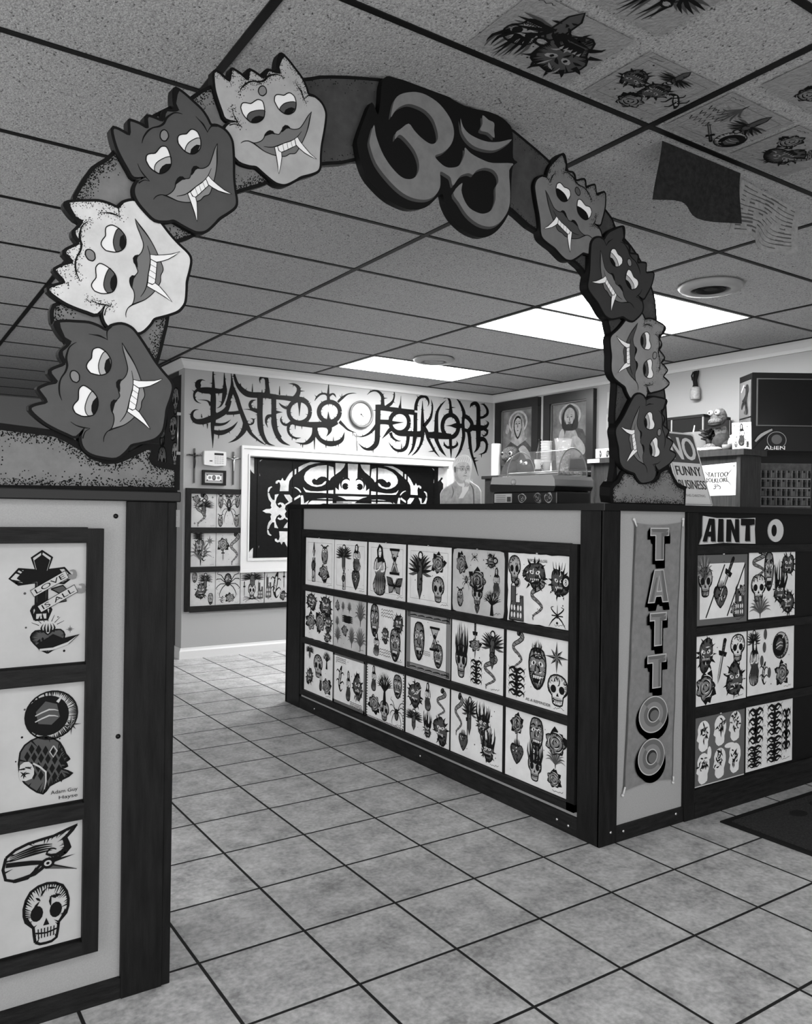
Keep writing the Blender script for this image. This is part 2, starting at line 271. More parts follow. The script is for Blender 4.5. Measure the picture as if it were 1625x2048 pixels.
DATA={'HT':{'face':[[-162,81],[-149,81],[-123,71],[-118,98],[-114,101],[-96,96],[-76,88],[-74,111],[-61,112],[-34,105],[-28,122],[-21,128],[-4,128],[11,132],[5,146],[7,168],[13,178],[32,168],[50,154],[71,137],[84,119],[93,102],[111,101],[132,91],[144,74],[146,56],[143,22],[138,-14],[137,-43],[138,-70],[132,-84],[113,-96],[85,-110],[67,-123],[50,-135],[36,-141],[16,-141],[-4,-133],[-23,-123],[-41,-114],[-60,-116],[-89,-113],[-111,-92],[-126,-72],[-131,-55],[-127,-40],[-115,-27],[-96,-18],[-127,-19],[-138,-2],[-151,25],[-159,49]],'hairblack1':[[-169,75],[-166,86],[-158,86],[-149,82],[-123,71],[-120,94],[-111,101],[-116,96],[-118,82],[-121,70],[-150,78],[-161,72],[-161,51],[-167,58]],'tip5':[[-6,130],[2,145],[3,167],[8,183],[21,177],[14,167],[7,147],[13,132]],'tip3':[[-78,90],[-78,110],[-73,120],[-66,117],[-72,109],[-73,89]],'tip4':[[-35,108],[-34,122],[-27,131],[-16,132],[-24,122],[-29,107]],'eyeL':[[-92,17],[-90,26],[-85,31],[-76,33],[-66,34],[-57,42],[-50,48],[-44,50],[-35,49],[-30,40],[-27,25],[-28,12],[-34,2],[-44,-6],[-54,-10],[-64,-11],[-76,-5],[-86,4]],'irisL':[[-74,-5],[-73,3],[-67,12],[-56,19],[-42,25],[-27,28],[-27,22],[-28,12],[-34,2],[-44,-6],[-54,-10],[-64,-11]],'pupilL':[[-63,-10],[-60,-2],[-52,6],[-42,11],[-28,12],[-34,2],[-44,-6],[-54,-10]],'eyeR':[[-2,58],[-2,69],[3,76],[13,79],[23,80],[30,86],[38,91],[46,90],[54,85],[59,72],[59,61],[56,50],[47,41],[37,36],[24,36],[10,43]],'irisR':[[13,41],[16,49],[24,59],[35,66],[50,72],[59,71],[59,61],[56,50],[47,41],[37,36],[24,36]],'pupilR':[[26,36],[30,46],[39,53],[47,57],[57,56],[47,41],[37,36]],'mouth':[[-70,-60],[-51,-59],[-35,-51],[-26,-41],[-22,-30],[-12,-20],[1,-22],[15,-20],[21,-11],[31,0],[45,3],[59,4],[74,12],[85,29],[95,48],[104,61],[101,43],[98,23],[93,3],[85,-18],[73,-43],[64,-56],[49,-61],[37,-70],[18,-74],[-2,-75],[-23,-72],[-42,-64],[-58,-60]],'noseL':[[-23,-35],[-18,-22],[-10,-16],[-1,-16],[5,-23],[-4,-24],[-13,-29]],'noseR':[[22,-14],[24,0],[31,8],[39,9],[47,5],[35,-1],[29,-8]],'teeth':[[13,-51],[30,-39],[47,-30],[60,-21],[65,-36],[52,-45],[38,-55],[25,-63],[17,-61]],'fangL':[[5,-55],[13,-51],[18,-61],[25,-63],[27,-75],[25,-96],[21,-119],[17,-100],[12,-79]],'fangR':[[60,-20],[68,-13],[77,-23],[91,-34],[108,-46],[127,-55],[110,-53],[91,-48],[76,-41],[65,-34]],'dot':[[-25,77],[-25,73],[-27,69],[-30,66],[-33,63],[-36,62],[-40,62],[-43,63],[-45,66],[-47,69],[-47,73],[-46,77],[-44,81],[-41,84],[-38,86],[-34,87],[-31,86],[-28,84],[-26,81]]},'HS':{'brow':[[-96,55,1],[-90,68,3],[-77,82,4],[-63,90,3],[-46,94,4],[-33,101,5],[-24,113,5],[-14,120,4],[-1,126,3],[12,126,2],[20,124,1]],'lobeL1':[[-114,10,1],[-110,-3,2],[-102,-15,3],[-90,-28,1]],'lobeL2':[[-119,-33,3],[-104,-26,2],[-91,-28,1]],'lobeR1':[[55,121,1],[63,113,2],[73,103,4],[82,86,1]],'lobeR2':[[81,86,1],[88,95,2],[96,101,3],[111,101,2]],'chin':[[-41,-117,2],[-23,-127,5],[-4,-137,5],[16,-145,6],[37,-144,6],[52,-138,5],[69,-125,5],[86,-112,6],[113,-99,6],[134,-86,6],[141,-71,6],[140,-42,4],[141,-13,4],[146,23,3],[149,56,3]],'mouthup':[[-87,-69,1],[-79,-62,2],[-66,-58,2],[-51,-59,2],[-35,-51,2],[-26,-41,2],[-22,-30,3],[-12,-19,3],[1,-21,2],[15,-20,2],[21,-11,2],[31,3,3],[45,3,2],[59,4,2],[74,12,2],[85,29,2],[95,48,2],[105,62,1]],'mouthlow':[[-66,-58,1],[-54,-60,3],[-41,-65,3],[-23,-72,2],[-2,-75,2],[18,-74,2],[37,-70,2],[49,-61,2],[64,-56,2],[73,-43,2],[85,-18,2],[93,3,2],[98,23,3],[101,43,3],[105,62,1]],'lipline':[[-25,-61,1],[-10,-59,2],[5,-54,2],[30,-39,2],[61,-20,2],[79,4,1]],'t1':[[27,-41,1],[32,-59,1]],'t2':[[39,-35,1],[43,-51,1]],'t3':[[50,-28,1],[55,-43,1]]},'HEADS':{'D':[1.0,0.0,0.0,1.0,-1.152,0.96],'B':[0.625,-0.826,0.789,0.633,-1.507,0.529],'C':[0.919,-0.193,0.198,1.007,-1.386,0.79],'A':[0.673,-0.729,0.715,0.781,-1.538,0.232],'E':[-1.036,-0.242,-0.114,1.012,-0.078,0.961],'F':[-1.049,0.064,0.194,0.994,0.172,0.789],'G':[-0.698,0.765,0.793,0.663,0.316,0.532],'H':[-0.809,0.622,0.693,0.826,0.381,0.237]},'BOARD':[[-1610,128],[-1614,245],[-1626,325],[-1662,371],[-1671,393],[-1666,426],[-1621,454],[-1580,539],[-1596,627],[-1630,662],[-1623,694],[-1593,751],[-1561,780],[-1523,831],[-1456,907],[-1374,968],[-1325,1011],[-1223,1061],[-1072,1106],[-1021,1128],[-939,1152],[-845,1174],[-779,1186],[-658,1192],[-526,1169],[-390,1178],[-284,1151],[-170,1111],[-50,1060],[61,1035],[133,996],[157,966],[240,923],[315,866],[364,803],[393,754],[412,684],[438,578],[476,471],[498,417],[526,306],[556,154],[586,49],[276,41],[253,141],[224,320],[221,427],[190,547],[154,630],[130,678],[59,753],[-1,801],[-70,827],[-143,865],[-245,889],[-348,930],[-466,937],[-618,946],[-760,955],[-860,941],[-899,934],[-938,917],[-1013,893],[-1099,846],[-1161,809],[-1208,785],[-1247,762],[-1297,707],[-1339,644],[-1368,626],[-1392,603],[-1397,524],[-1395,441],[-1403,389],[-1416,326],[-1440,238],[-1448,151]],'BASE1':[[-1673,136],[-1656,126],[-1632,117],[-1590,94],[-1572,78],[-1536,67],[-1511,70],[-1490,79],[-1465,93],[-1443,106],[-1422,108],[-1427,93],[-1431,82],[-1424,70],[-1410,65],[-1387,61],[-1365,58],[-1363,7],[-1669,-1]],'BASE2':[[250,-4],[242,28],[240,54],[253,69],[273,80],[281,98],[288,110],[303,116],[335,113],[381,104],[423,85],[463,87],[488,101],[498,124],[520,136],[540,139],[557,121],[581,95],[602,77],[624,69],[649,65],[660,-6]],'OMBACK':[[-871,1093],[-892,1041],[-909,986],[-908,965],[-894,924],[-874,892],[-841,867],[-799,846],[-757,837],[-720,836],[-682,847],[-655,865],[-623,899],[-610,901],[-602,878],[-579,848],[-546,826],[-504,811],[-456,809],[-419,824],[-389,850],[-365,884],[-352,920],[-355,1007],[-353,1047],[-336,1064],[-355,1073],[-361,1129],[-371,1159],[-383,1168],[-411,1178],[-454,1182],[-506,1176],[-558,1173],[-609,1180],[-629,1188],[-658,1191],[-706,1190],[-753,1184],[-798,1179],[-829,1175],[-843,1150],[-844,1105],[-850,1066]],'OM':[[-808,1070],[-805,1098],[-798,1122],[-781,1140],[-750,1155],[-718,1163],[-685,1162],[-645,1151],[-609,1126],[-591,1100],[-588,1073],[-599,1045],[-624,1020],[-650,1004],[-629,989],[-606,983],[-581,988],[-562,998],[-551,1016],[-544,1038],[-544,1055],[-520,1044],[-478,1037],[-435,1037],[-355,1055],[-368,1031],[-357,965],[-357,923],[-371,891],[-396,863],[-430,847],[-475,847],[-519,864],[-552,893],[-575,916],[-545,952],[-546,930],[-533,905],[-511,886],[-478,879],[-452,882],[-427,898],[-414,932],[-417,968],[-408,986],[-413,1005],[-433,1017],[-465,1015],[-495,1000],[-507,985],[-525,985],[-550,973],[-563,958],[-579,936],[-589,956],[-604,962],[-627,965],[-625,944],[-625,920],[-638,896],[-661,879],[-689,871],[-727,870],[-765,880],[-808,904],[-847,936],[-869,975],[-871,996],[-861,1035],[-852,1008],[-832,973],[-807,946],[-778,926],[-754,917],[-731,919],[-713,930],[-703,952],[-705,974],[-719,998],[-739,1015],[-766,1030],[-779,1029],[-790,1015],[-788,1034],[-774,1047],[-748,1069],[-728,1056],[-704,1043],[-674,1034],[-655,1038],[-644,1055],[-649,1077],[-665,1103],[-691,1119],[-720,1124],[-752,1122],[-779,1107],[-796,1090]],'CRES':[[-568,1133],[-557,1113],[-535,1099],[-499,1093],[-457,1094],[-415,1105],[-367,1125],[-392,1100],[-428,1077],[-465,1068],[-507,1067],[-539,1078],[-561,1100]],'DIAM':[[-487,1164],[-463,1157],[-441,1154],[-439,1133],[-436,1111],[-462,1120],[-492,1119],[-485,1140]],'LET':[[[324,2379,1],[323,2316,12],[326,2257,21],[327,2211,28],[328,2121,46],[328,2030,46],[331,1939,44],[325,1893,32],[327,1825,23],[329,1757,10],[329,1711,1]],[[195,2176,23],[232,2177,46],[283,2180,53],[339,2183,46],[387,2185,37],[417,2195,37]],[[418,2349,1],[421,2289,14],[424,2244,23],[425,2198,40],[421,2152,35],[407,2091,19],[386,2057,10],[355,2041,1]],[[258,2257,1],[228,2261,11],[201,2239,39],[199,2208,50],[213,2187,27],[245,2185,32]],[[199,2181,23],[174,2156,20],[166,2124,16],[177,2093,14],[201,2075,7],[226,2070,1]],[[196,2096,1],[251,2098,7],[284,2092,14],[310,2064,32]],[[206,2017,1],[174,2010,11],[153,1984,20],[154,1948,27],[185,1921,39],[240,1923,48],[286,1940,51],[333,1962,51],[385,1989,47],[432,2024,45],[458,2068,33],[469,2115,33]],[[339,1908,28],[391,1909,23],[438,1924,16],[481,1957,1]],[[330,1848,28],[382,1840,40],[439,1855,35],[501,1896,21],[542,1945,1]],[[475,2369,1],[484,2296,13],[489,2241,28],[482,2190,40],[462,2123,33],[446,2067,38]],[[491,2227,33],[507,2192,36],[532,2139,36],[557,2067,36],[583,2004,38],[608,1946,43],[619,1914,50],[634,1896,41],[664,1852,27],[720,1808,17],[760,1783,12],[796,1766,1]],[[613,1932,48],[597,1875,43],[556,1821,29],[513,1786,17],[460,1762,1]],[[442,2007,28],[504,2013,28],[563,2026,29]],[[505,2367,1],[509,2322,19],[530,2264,29],[565,2221,43],[614,2188,50],[669,2180,48],[754,2185,49],[856,2185,40],[934,2180,37]],[[657,1982,1],[682,1972,12],[678,1942,15],[648,1928,14],[613,1937,19]],[[738,2285,1],[735,2322,15],[767,2347,34],[795,2328,34],[801,2282,32],[807,2235,39],[802,2192,59]],[[739,2186,54],[740,2111,49],[739,2040,49],[742,1970,49],[748,1909,49],[764,1854,39],[796,1799,29],[832,1773,15],[883,1763,1]],[[705,2141,1],[665,2128,19],[648,2094,24],[666,2062,24],[706,2056,24],[741,2050,29]],[[587,2051,1],[646,2054,10],[721,2041,29]],[[864,2183,45],[868,2122,42],[866,2051,42],[872,1980,47],[892,1895,35],[934,1836,27]],[[814,1914,1],[796,1960,17],[808,2003,29],[833,2017,25],[869,2013,30]],[[669,2208,12],[668,2273,1]],[[564,2244,12],[563,2267,1]],[[918,2207,12],[917,2274,1]],[[233,1954,11],[231,1985,1]],[[281,1908,12],[282,1867,1]],[[378,1824,9],[378,1792,1]],[[504,2012,12],[505,1980,1]],[[757,2207,12],[756,2235,1]],[[818,2179,37],[879,2180,37],[957,2182,40],[1036,2180,46],[1089,2180,46],[1143,2180,46],[1192,2155,41]],[[1214,2085,37],[1207,2046,37],[1185,2012,37],[1151,1989,37],[1111,1978,37],[1071,1983,37],[1037,2001,36],[1014,2031,36],[1006,2068,36],[1013,2105,36],[1035,2139,36],[1068,2163,37],[1108,2174,37],[1148,2170,37],[1182,2152,37],[1206,2122,37],[1214,2085,37]],[[1108,2167,38],[1109,2128,23],[1110,2090,13],[1110,2036,1]],[[1002,2307,1],[1050,2309,15],[1093,2287,31],[1099,2248,38],[1078,2203,46],[1057,2182,51]],[[864,2174,45],[868,2079,42],[869,2008,42],[867,1960,42],[884,1900,42],[910,1844,37],[953,1799,25],[1024,1774,1]],[[876,2051,45],[902,2053,22],[949,2056,1]],[[914,2135,1],[937,2114,15],[974,2098,23],[1011,2096,25]],[[944,2023,1],[934,1989,15],[955,1957,20],[992,1950,23],[1034,1972,35]],[[1029,1977,30],[1092,1972,46],[1173,1968,44],[1254,1969,52],[1337,1978,52],[1409,1983,63],[1488,2016,48]],[[1013,1952,30],[1003,1913,23],[1020,1870,20],[1057,1846,18],[1094,1841,13],[1129,1849,1]],[[1263,1970,57],[1262,1916,49],[1248,1866,44],[1213,1825,39],[1170,1800,23],[1127,1797,13],[1074,1806,1]],[[1266,1921,47],[1300,1859,36],[1356,1823,39],[1423,1813,48],[1491,1827,40],[1541,1860,32],[1563,1926,1]],[[1259,1871,18],[1262,1749,1]],[[1513,2105,41],[1505,2070,41],[1482,2039,41],[1448,2017,40],[1407,2008,40],[1366,2011,40],[1332,2028,40],[1309,2055,40],[1300,2088,40],[1308,2123,40],[1330,2153,40],[1364,2175,40],[1404,2186,40],[1445,2183,40],[1480,2166,41],[1504,2139,41],[1513,2105,41]],[[1398,1999,58],[1397,2034,29],[1396,2064,16],[1394,2098,1]],[[1396,2193,32],[1391,2247,24],[1393,2306,13],[1394,2358,1]],[[1257,2180,1],[1278,2216,16],[1316,2247,18],[1360,2254,18],[1388,2241,26]],[[1394,2237,26],[1433,2260,16],[1456,2253,16],[1473,2229,1]],[[1398,1975,63],[1413,1936,42],[1399,1900,18],[1377,1874,1]],[[1490,2191,21],[1530,2229,24],[1586,2270,13],[1644,2286,8],[1685,2287,1]],[[1510,2018,32],[1551,1986,24],[1603,1949,16],[1685,1927,1]],[[919,2203,12],[918,2279,1]],[[1530,2229,11],[1531,2270,1]],[[1146,1801,10],[1146,1762,1]],[[1376,1810,11],[1376,1770,1]],[[1502,1827,11],[1503,1787,1]],[[1451,1834,13],[1450,1879,1]],[[1650,1937,8],[1650,1897,1]],[[1115,2255,13],[1160,2259,1]],[[1044,1848,10],[1044,1819,1]],[[1135,1956,11],[1136,1922,1]],[[1071,1961,11],[1072,1917,1]],[[1796,2286,1],[1835,2319,12],[1888,2333,17],[1934,2317,25],[1962,2283,33],[1965,2242,35],[1966,2191,45]],[[1915,2203,55],[1916,2114,55],[1915,2022,55],[1913,1953,55],[1912,1893,55],[1902,1842,50],[1865,1804,45],[1812,1785,25],[1764,1794,15],[1711,1831,1]],[[1896,2176,55],[1955,2181,55],[2037,2174,45],[2120,2172,46],[2203,2169,46],[2328,2165,52]],[[2089,2364,1],[2095,2314,15],[2085,2266,18],[2058,2227,30],[2009,2195,30]],[[2168,2311,1],[2166,2241,13],[2158,2193,36]],[[1931,2046,45],[2012,2050,45],[2067,2047,61]],[[1695,1893,1],[1757,1900,12],[1825,1933,22],[1878,1983,30],[1904,2021,30]],[[2264,2068,44],[2257,2030,43],[2234,1996,43],[2200,1972,43],[2159,1962,43],[2119,1967,43],[2085,1986,43],[2061,2016,43],[2053,2053,42],[2060,2091,43],[2082,2124,43],[2116,2148,43],[2156,2159,43],[2197,2155,43],[2232,2136,43],[2255,2106,43],[2264,2068,44]],[[2067,2047,41],[2116,2052,23],[2161,2057,11],[2205,2062,1]],[[1965,1892,1],[2003,1931,20],[2040,1971,35],[2073,1996,41]],[[2057,1954,35],[2074,1918,25],[2108,1892,18],[2152,1881,8],[2177,1887,1]],[[2095,1975,30],[2151,1953,46],[2263,1958,52],[2349,1961,52],[2429,1969,53]],[[2258,1953,41],[2253,1882,36],[2232,1825,36],[2187,1794,31],[2126,1793,23],[2076,1820,15],[2037,1864,1]],[[2339,2166,42],[2338,2100,42],[2339,2029,42],[2337,1958,47],[2332,1911,42],[2322,1853,31],[2300,1800,21],[2253,1744,1]],[[2418,2287,1],[2419,2201,21],[2421,2106,37],[2423,2011,42],[2424,1940,37],[2408,1873,26],[2368,1809,18],[2301,1748,1]],[[1870,1786,10],[1871,1749,1]],[[1695,1853,7],[1697,1763,5]],[[1650,1931,7],[1651,1895,1]],[[2184,1803,13],[2183,1859,1]],[[1981,2270,13],[2019,2274,1]],[[1891,2150,10],[1854,2147,1]],[[2341,2186,41],[2344,2239,35],[2365,2294,32],[2397,2321,30],[2436,2330,27],[2476,2315,27],[2493,2273,15],[2480,2235,1]],[[2417,2285,1],[2419,2197,18],[2420,2117,30],[2425,2037,42],[2423,1973,47],[2417,1914,30],[2392,1843,24],[2348,1787,18],[2297,1748,1]],[[2519,2308,1],[2536,2250,18],[2531,2180,21],[2512,2124,30],[2473,2078,36],[2435,2038,36]],[[2441,2033,36],[2475,1982,42],[2489,1929,33],[2529,1867,27],[2570,1810,21],[2631,1754,1]],[[2313,1955,53],[2436,1963,53]],[[2699,2316,1],[2643,2265,18],[2603,2207,27],[2588,2152,39],[2586,2076,45],[2587,1995,51],[2585,1935,45],[2616,1872,36],[2657,1815,30],[2712,1763,1]],[[2475,1961,54],[2587,1963,66],[2668,1962,61],[2763,1963,55]],[[2858,2073,45],[2851,2030,45],[2830,1993,45],[2798,1967,44],[2760,1956,44],[2721,1962,44],[2689,1984,44],[2667,2017,44],[2659,2059,44],[2666,2101,44],[2686,2138,44],[2718,2164,44],[2756,2175,44],[2794,2170,44],[2827,2148,45],[2850,2114,45],[2858,2073,45]],[[2850,2076,68],[2802,2073,40],[2761,2070,15],[2703,2066,1]],[[2668,2327,1],[2716,2343,15],[2747,2312,28],[2757,2253,31],[2761,2182,55]],[[2760,1952,37],[2764,1881,34],[2769,1816,22],[2772,1744,1]],[[2682,1909,1],[2690,1877,21],[2731,1852,25],[2765,1859,31],[2806,1861,25],[2847,1891,22],[2836,1924,1]],[[2850,2076,43],[2920,2078,50]],[[2821,2349,1],[2867,2312,22],[2903,2260,31],[2925,2200,41],[2915,2128,34],[2919,2045,38],[2925,1979,38],[2909,1906,34],[2875,1821,25],[2818,1744,1]],[[2928,2179,44],[2981,2161,44],[3025,2114,44],[3018,2063,51],[2977,2035,38],[2924,2045,31]],[[2984,2033,44],[2999,1967,41],[3007,1895,38],[3030,1802,28],[3067,1720,22],[3119,1585,1]],[[3001,2268,1],[3021,2303,28],[3071,2318,38],[3103,2288,48],[3108,2226,48],[3110,2142,51],[3111,2070,64],[3112,2002,57],[3113,1946,57],[3110,1896,45],[3093,1855,25],[3058,1820,1]],[[3018,2069,57],[3111,2072,64],[3190,2081,45],[3229,2109,29],[3240,2135,16],[3203,2155,1]],[[3190,2069,39],[3227,2049,29],[3220,2015,23],[3184,1996,16],[3155,2016,1]],[[3132,2315,1],[3179,2314,19],[3223,2270,29],[3224,2224,32],[3174,2187,26],[3123,2177,26]],[[3106,1951,51],[3177,1964,45],[3218,1930,32],[3222,1874,29],[3194,1827,19],[3115,1803,1]],[[3155,1814,16],[3155,1775,1]],[[3052,1764,16],[3098,1771,1]],[[3067,1734,16],[3120,1744,1]],[[2557,1809,15],[2498,1798,1]],[[2690,2226,1],[2752,2230,14]],[[2820,2254,1],[2765,2251,14]]],'WINL':[[[-1050,456],[-973,452],[-971,316],[-994,336],[-1007,356],[-1025,357],[-1027,343],[-1007,323],[-1052,294]],[[-933,362],[-922,339],[-916,300],[-932,302]],[[-934,428],[-894,445],[-921,420],[-933,404]],[[-730,175],[-724,224],[-731,248],[-744,254],[-754,238],[-771,241],[-768,259],[-745,272],[-721,267],[-705,292],[-694,268],[-678,268],[-664,294],[-638,332],[-598,367],[-574,376],[-573,334],[-617,301],[-640,264],[-646,226],[-646,177]],[[-553,391],[-502,418],[-433,443],[-334,441],[-390,432],[-460,410],[-515,374],[-553,347]],[[-497,312],[-480,350],[-432,387],[-362,412],[-276,422],[-204,406],[-195,330],[-224,309],[-242,283],[-260,302],[-289,317],[-325,318],[-353,305],[-374,285],[-395,297],[-416,284],[-419,265],[-402,243],[-359,238],[-317,249],[-288,275],[-273,276],[-284,250],[-323,230],[-373,222],[-422,230],[-465,251],[-493,281]],[[-506,218],[-478,194],[-429,183],[-358,182],[-287,190],[-201,199],[-200,165],[-323,170],[-429,170],[-477,172],[-495,194]],[[-183,446],[-80,445],[-94,411],[-130,374],[-181,340]],[[-54,446],[-7,446],[-3,168],[-178,167],[-179,222],[-144,198],[-143,242],[-129,274],[-100,313],[-48,314],[-49,355]],[[-156,145],[-2,146],[-1,74],[-15,77],[-67,115],[-112,134]],[[-452,73],[-427,95],[-371,115],[-286,123],[-207,119],[-206,68],[-249,73],[-300,76],[-349,62],[-356,56],[-462,54]],[[-776,143],[-739,149],[-759,113],[-768,76],[-755,46],[-728,27],[-706,44],[-721,63],[-738,52],[-748,65],[-725,77],[-698,72],[-671,50],[-679,22],[-663,-8],[-889,-10],[-856,17],[-817,19],[-804,30],[-814,45],[-808,72],[-831,99],[-842,135],[-842,157],[-828,154],[-815,121],[-795,97],[-777,97]],[[-843,178],[-836,202],[-810,215],[-800,209],[-820,194],[-829,172],[-836,160],[-841,160]],[[-689,145],[-635,146],[-604,110],[-641,82],[-675,121]],[[-526,143],[-505,143],[-497,106],[-493,72],[-445,101],[-469,54],[-524,53]]],'WINLS':[[[-674,56,12],[-532,140,20]],[[-612,206,3],[-582,210,8],[-547,192,13],[-526,168,10]]],'WINDS':[[[-113,217,6],[-125,255,17],[-111,291,19],[-74,310,19],[-41,303,14],[-34,287,3]],[[-60,237,32],[-62,231,32],[-65,226,32],[-70,223,32],[-76,222,32],[-83,223,32],[-88,226,32],[-92,230,32],[-93,236,32],[-92,241,32],[-88,246,32],[-83,249,32],[-77,250,32],[-71,249,32],[-65,247,32],[-62,242,32],[-60,237,32]]],'WINC':[1.707,1.201]}

# ------------------------------------------------------------------ materials
WALL = mat('wall_paint', 150, 0.75, 0.2, bump=(220, 0.08))
WALL_UNLIT = mat('wall_paint_unlit', 52, 0.7, 0.2, bump=(200, 0.08))  # the hall wall's lack of light is put into this darker colour
TRIM = mat('white_trim_paint', 192, 0.4, 0.4)
CROWN = mat('crown_paint', 190, 0.5, 0.3)
BLACKBAR = mat('black_grid_paint', 10, 0.55, 0.25)
WOOD = mat('dark_stained_wood', 20, 0.55, 0.15, noise=(9, 8, 27), stretch=(6, 6, 0.8), bump=(60, 0.15))
WOODH = mat('dark_stained_wood_lying', 24, 0.55, 0.15, noise=(9, 10, 34), stretch=(1.2, 1.2, 9), bump=(60, 0.15))
WOODMID = mat('brown_wood', 40, 0.45, 0.2, noise=(10, 28, 52), stretch=(7, 7, 0.7))
BLACK = mat('black_paint', 9, 0.6, 0.2)
BLACKGLOSS = mat('black_gloss', 8, 0.4, 0.25)
PANEL = mat('counter_panel_paint', 152, 0.6, 0.25, noise=(300, 146, 158))
INK = mat('black_ink', 18, 0.7, 0.1)
G1 = mat('dark_grey_ink', 74, 0.7, 0.1)
G2 = mat('mid_grey_ink', 122, 0.7, 0.1)
G3 = mat('pale_grey_ink', 165, 0.7, 0.1)
PAPER = mat('flash_paper', 214, 0.55, 0.3, noise=(14, 207, 221))
PAPER_T = mat('tinted_paper', 178, 0.55, 0.3, noise=(14, 168, 188))
PAPER_W = mat('wall_paper_sheet', 168, 0.6, 0.25, noise=(14, 160, 176))
PAPER_L = mat('left_paper_sheet', 172, 0.6, 0.25, noise=(10, 166, 178))
GREYCARD = mat('grey_card', 92, 0.6, 0.2)
WHITE = mat('white_plastic', 200, 0.4, 0.4)
WHITEP = mat('white_paper', 196, 0.7, 0.2)
STEEL = mat('brushed_steel', 190, 0.3, 0.5, metallic=0.9)
SILVER = mat('silver_pin', 200, 0.25, 0.5, metallic=0.7)
GLASS = mat('clear_plastic', 190, 0.06, 0.6, alpha=0.22)

def floor_mat():
    M = bpy.data.materials.new('ceramic_floor_tiles'); M.use_nodes = True
    nt = M.node_tree; L = nt.links.new; b = nt.nodes['Principled BSDF']
    geo = nt.nodes.new('ShaderNodeNewGeometry')
    mp = nt.nodes.new('ShaderNodeMapping'); mp.vector_type = 'TEXTURE'
    mp.inputs['Location'].default_value = (G0[0], G0[1], 0); mp.inputs['Rotation'].default_value = (0, 0, 0.0036)
    mp.inputs['Scale'].default_value = (TILE, TILE, TILE); L(geo.outputs['Position'], mp.inputs['Vector'])
    fr = nt.nodes.new('ShaderNodeVectorMath'); fr.operation = 'FRACTION'; L(mp.outputs[0], fr.inputs[0])
    sb = nt.nodes.new('ShaderNodeVectorMath'); sb.operation = 'SUBTRACT'; sb.inputs[1].default_value = (0.5, 0.5, 0.5); L(fr.outputs[0], sb.inputs[0])
    ab = nt.nodes.new('ShaderNodeVectorMath'); ab.operation = 'ABSOLUTE'; L(sb.outputs[0], ab.inputs[0])
    sp = nt.nodes.new('ShaderNodeSeparateXYZ'); L(ab.outputs[0], sp.inputs[0])
    mx = nt.nodes.new('ShaderNodeMath'); mx.operation = 'MAXIMUM'; L(sp.outputs[0], mx.inputs[0]); L(sp.outputs[1], mx.inputs[1])
    ed = nt.nodes.new('ShaderNodeMapRange'); ed.inputs[1].default_value = 0.4835; ed.inputs[2].default_value = 0.4875; L(mx.outputs[0], ed.inputs[0])
    fl = nt.nodes.new('ShaderNodeVectorMath'); fl.operation = 'FLOOR'; L(mp.outputs[0], fl.inputs[0])
    wn = nt.nodes.new('ShaderNodeTexWhiteNoise'); L(fl.outputs[0], wn.inputs['Vector'])
    n1 = nt.nodes.new('ShaderNodeTexNoise'); n1.inputs['Scale'].default_value = 9; n1.inputs['Detail'].default_value = 9; n1.inputs['Roughness'].default_value = 0.72
    ad = nt.nodes.new('ShaderNodeVectorMath'); ad.operation = 'ADD'; L(geo.outputs['Position'], ad.inputs[0])
    sc = nt.nodes.new('ShaderNodeVectorMath'); sc.operation = 'SCALE'; sc.inputs['Scale'].default_value = 9; L(wn.outputs['Color'], sc.inputs[0]); L(sc.outputs[0], ad.inputs[1])
    L(ad.outputs[0], n1.inputs['Vector'])
    n2 = nt.nodes.new('ShaderNodeTexNoise'); n2.inputs['Scale'].default_value = 70; n2.inputs['Detail'].default_value = 4; L(ad.outputs[0], n2.inputs['Vector'])
    mm = nt.nodes.new('ShaderNodeMath'); mm.operation = 'MULTIPLY_ADD'; mm.inputs[1].default_value = 0.35; L(n2.outputs['Fac'], mm.inputs[0]); 
    m3 = nt.nodes.new('ShaderNodeMath'); m3.operation = 'MULTIPLY_ADD'; m3.inputs[1].default_value = 0.65; m3.inputs[2].default_value = 0.0; L(n1.outputs['Fac'], m3.inputs[0]); L(m3.outputs[0], mm.inputs[2])
    r = nt.nodes.new('ShaderNodeValToRGB')
    for e, (p, v) in zip(r.color_ramp.elements, ((0.36, 128), (0.62, 198))):
        e.position = p; g = lin(v); e.color = (g, g, g, 1)
    L(mm.outputs[0], r.inputs['Fac'])
    mix = nt.nodes.new('ShaderNodeMix'); mix.data_type = 'RGBA'
    L(ed.outputs[0], mix.inputs[0]); L(r.outputs['Color'], mix.inputs[6]); g = lin(10); mix.inputs[7].default_value = (g, g, g, 1)
    L(mix.outputs[2], b.inputs['Base Color'])
    rr = nt.nodes.new('ShaderNodeMapRange'); rr.inputs[3].default_value = 0.42; rr.inputs[4].default_value = 0.9; L(ed.outputs[0], rr.inputs[0]); L(rr.outputs[0], b.inputs['Roughness'])
    b.inputs['Specular IOR Level'].default_value = 0.45
    h = nt.nodes.new('ShaderNodeMath'); h.operation = 'MULTIPLY_ADD'; h.inputs[1].default_value = -1.0; L(ed.outputs[0], h.inputs[0])
    hs = nt.nodes.new('ShaderNodeMath'); hs.operation = 'MULTIPLY'; hs.inputs[1].default_value = 0.25; L(n1.outputs['Fac'], hs.inputs[0]); L(hs.outputs[0], h.inputs[2])
    bp = nt.nodes.new('ShaderNodeBump'); bp.inputs['Strength'].default_value = 0.35; bp.inputs['Distance'].default_value = 0.003
    L(h.outputs[0], bp.inputs['Height']); L(bp.outputs['Normal'], b.inputs['Normal'])
    return M

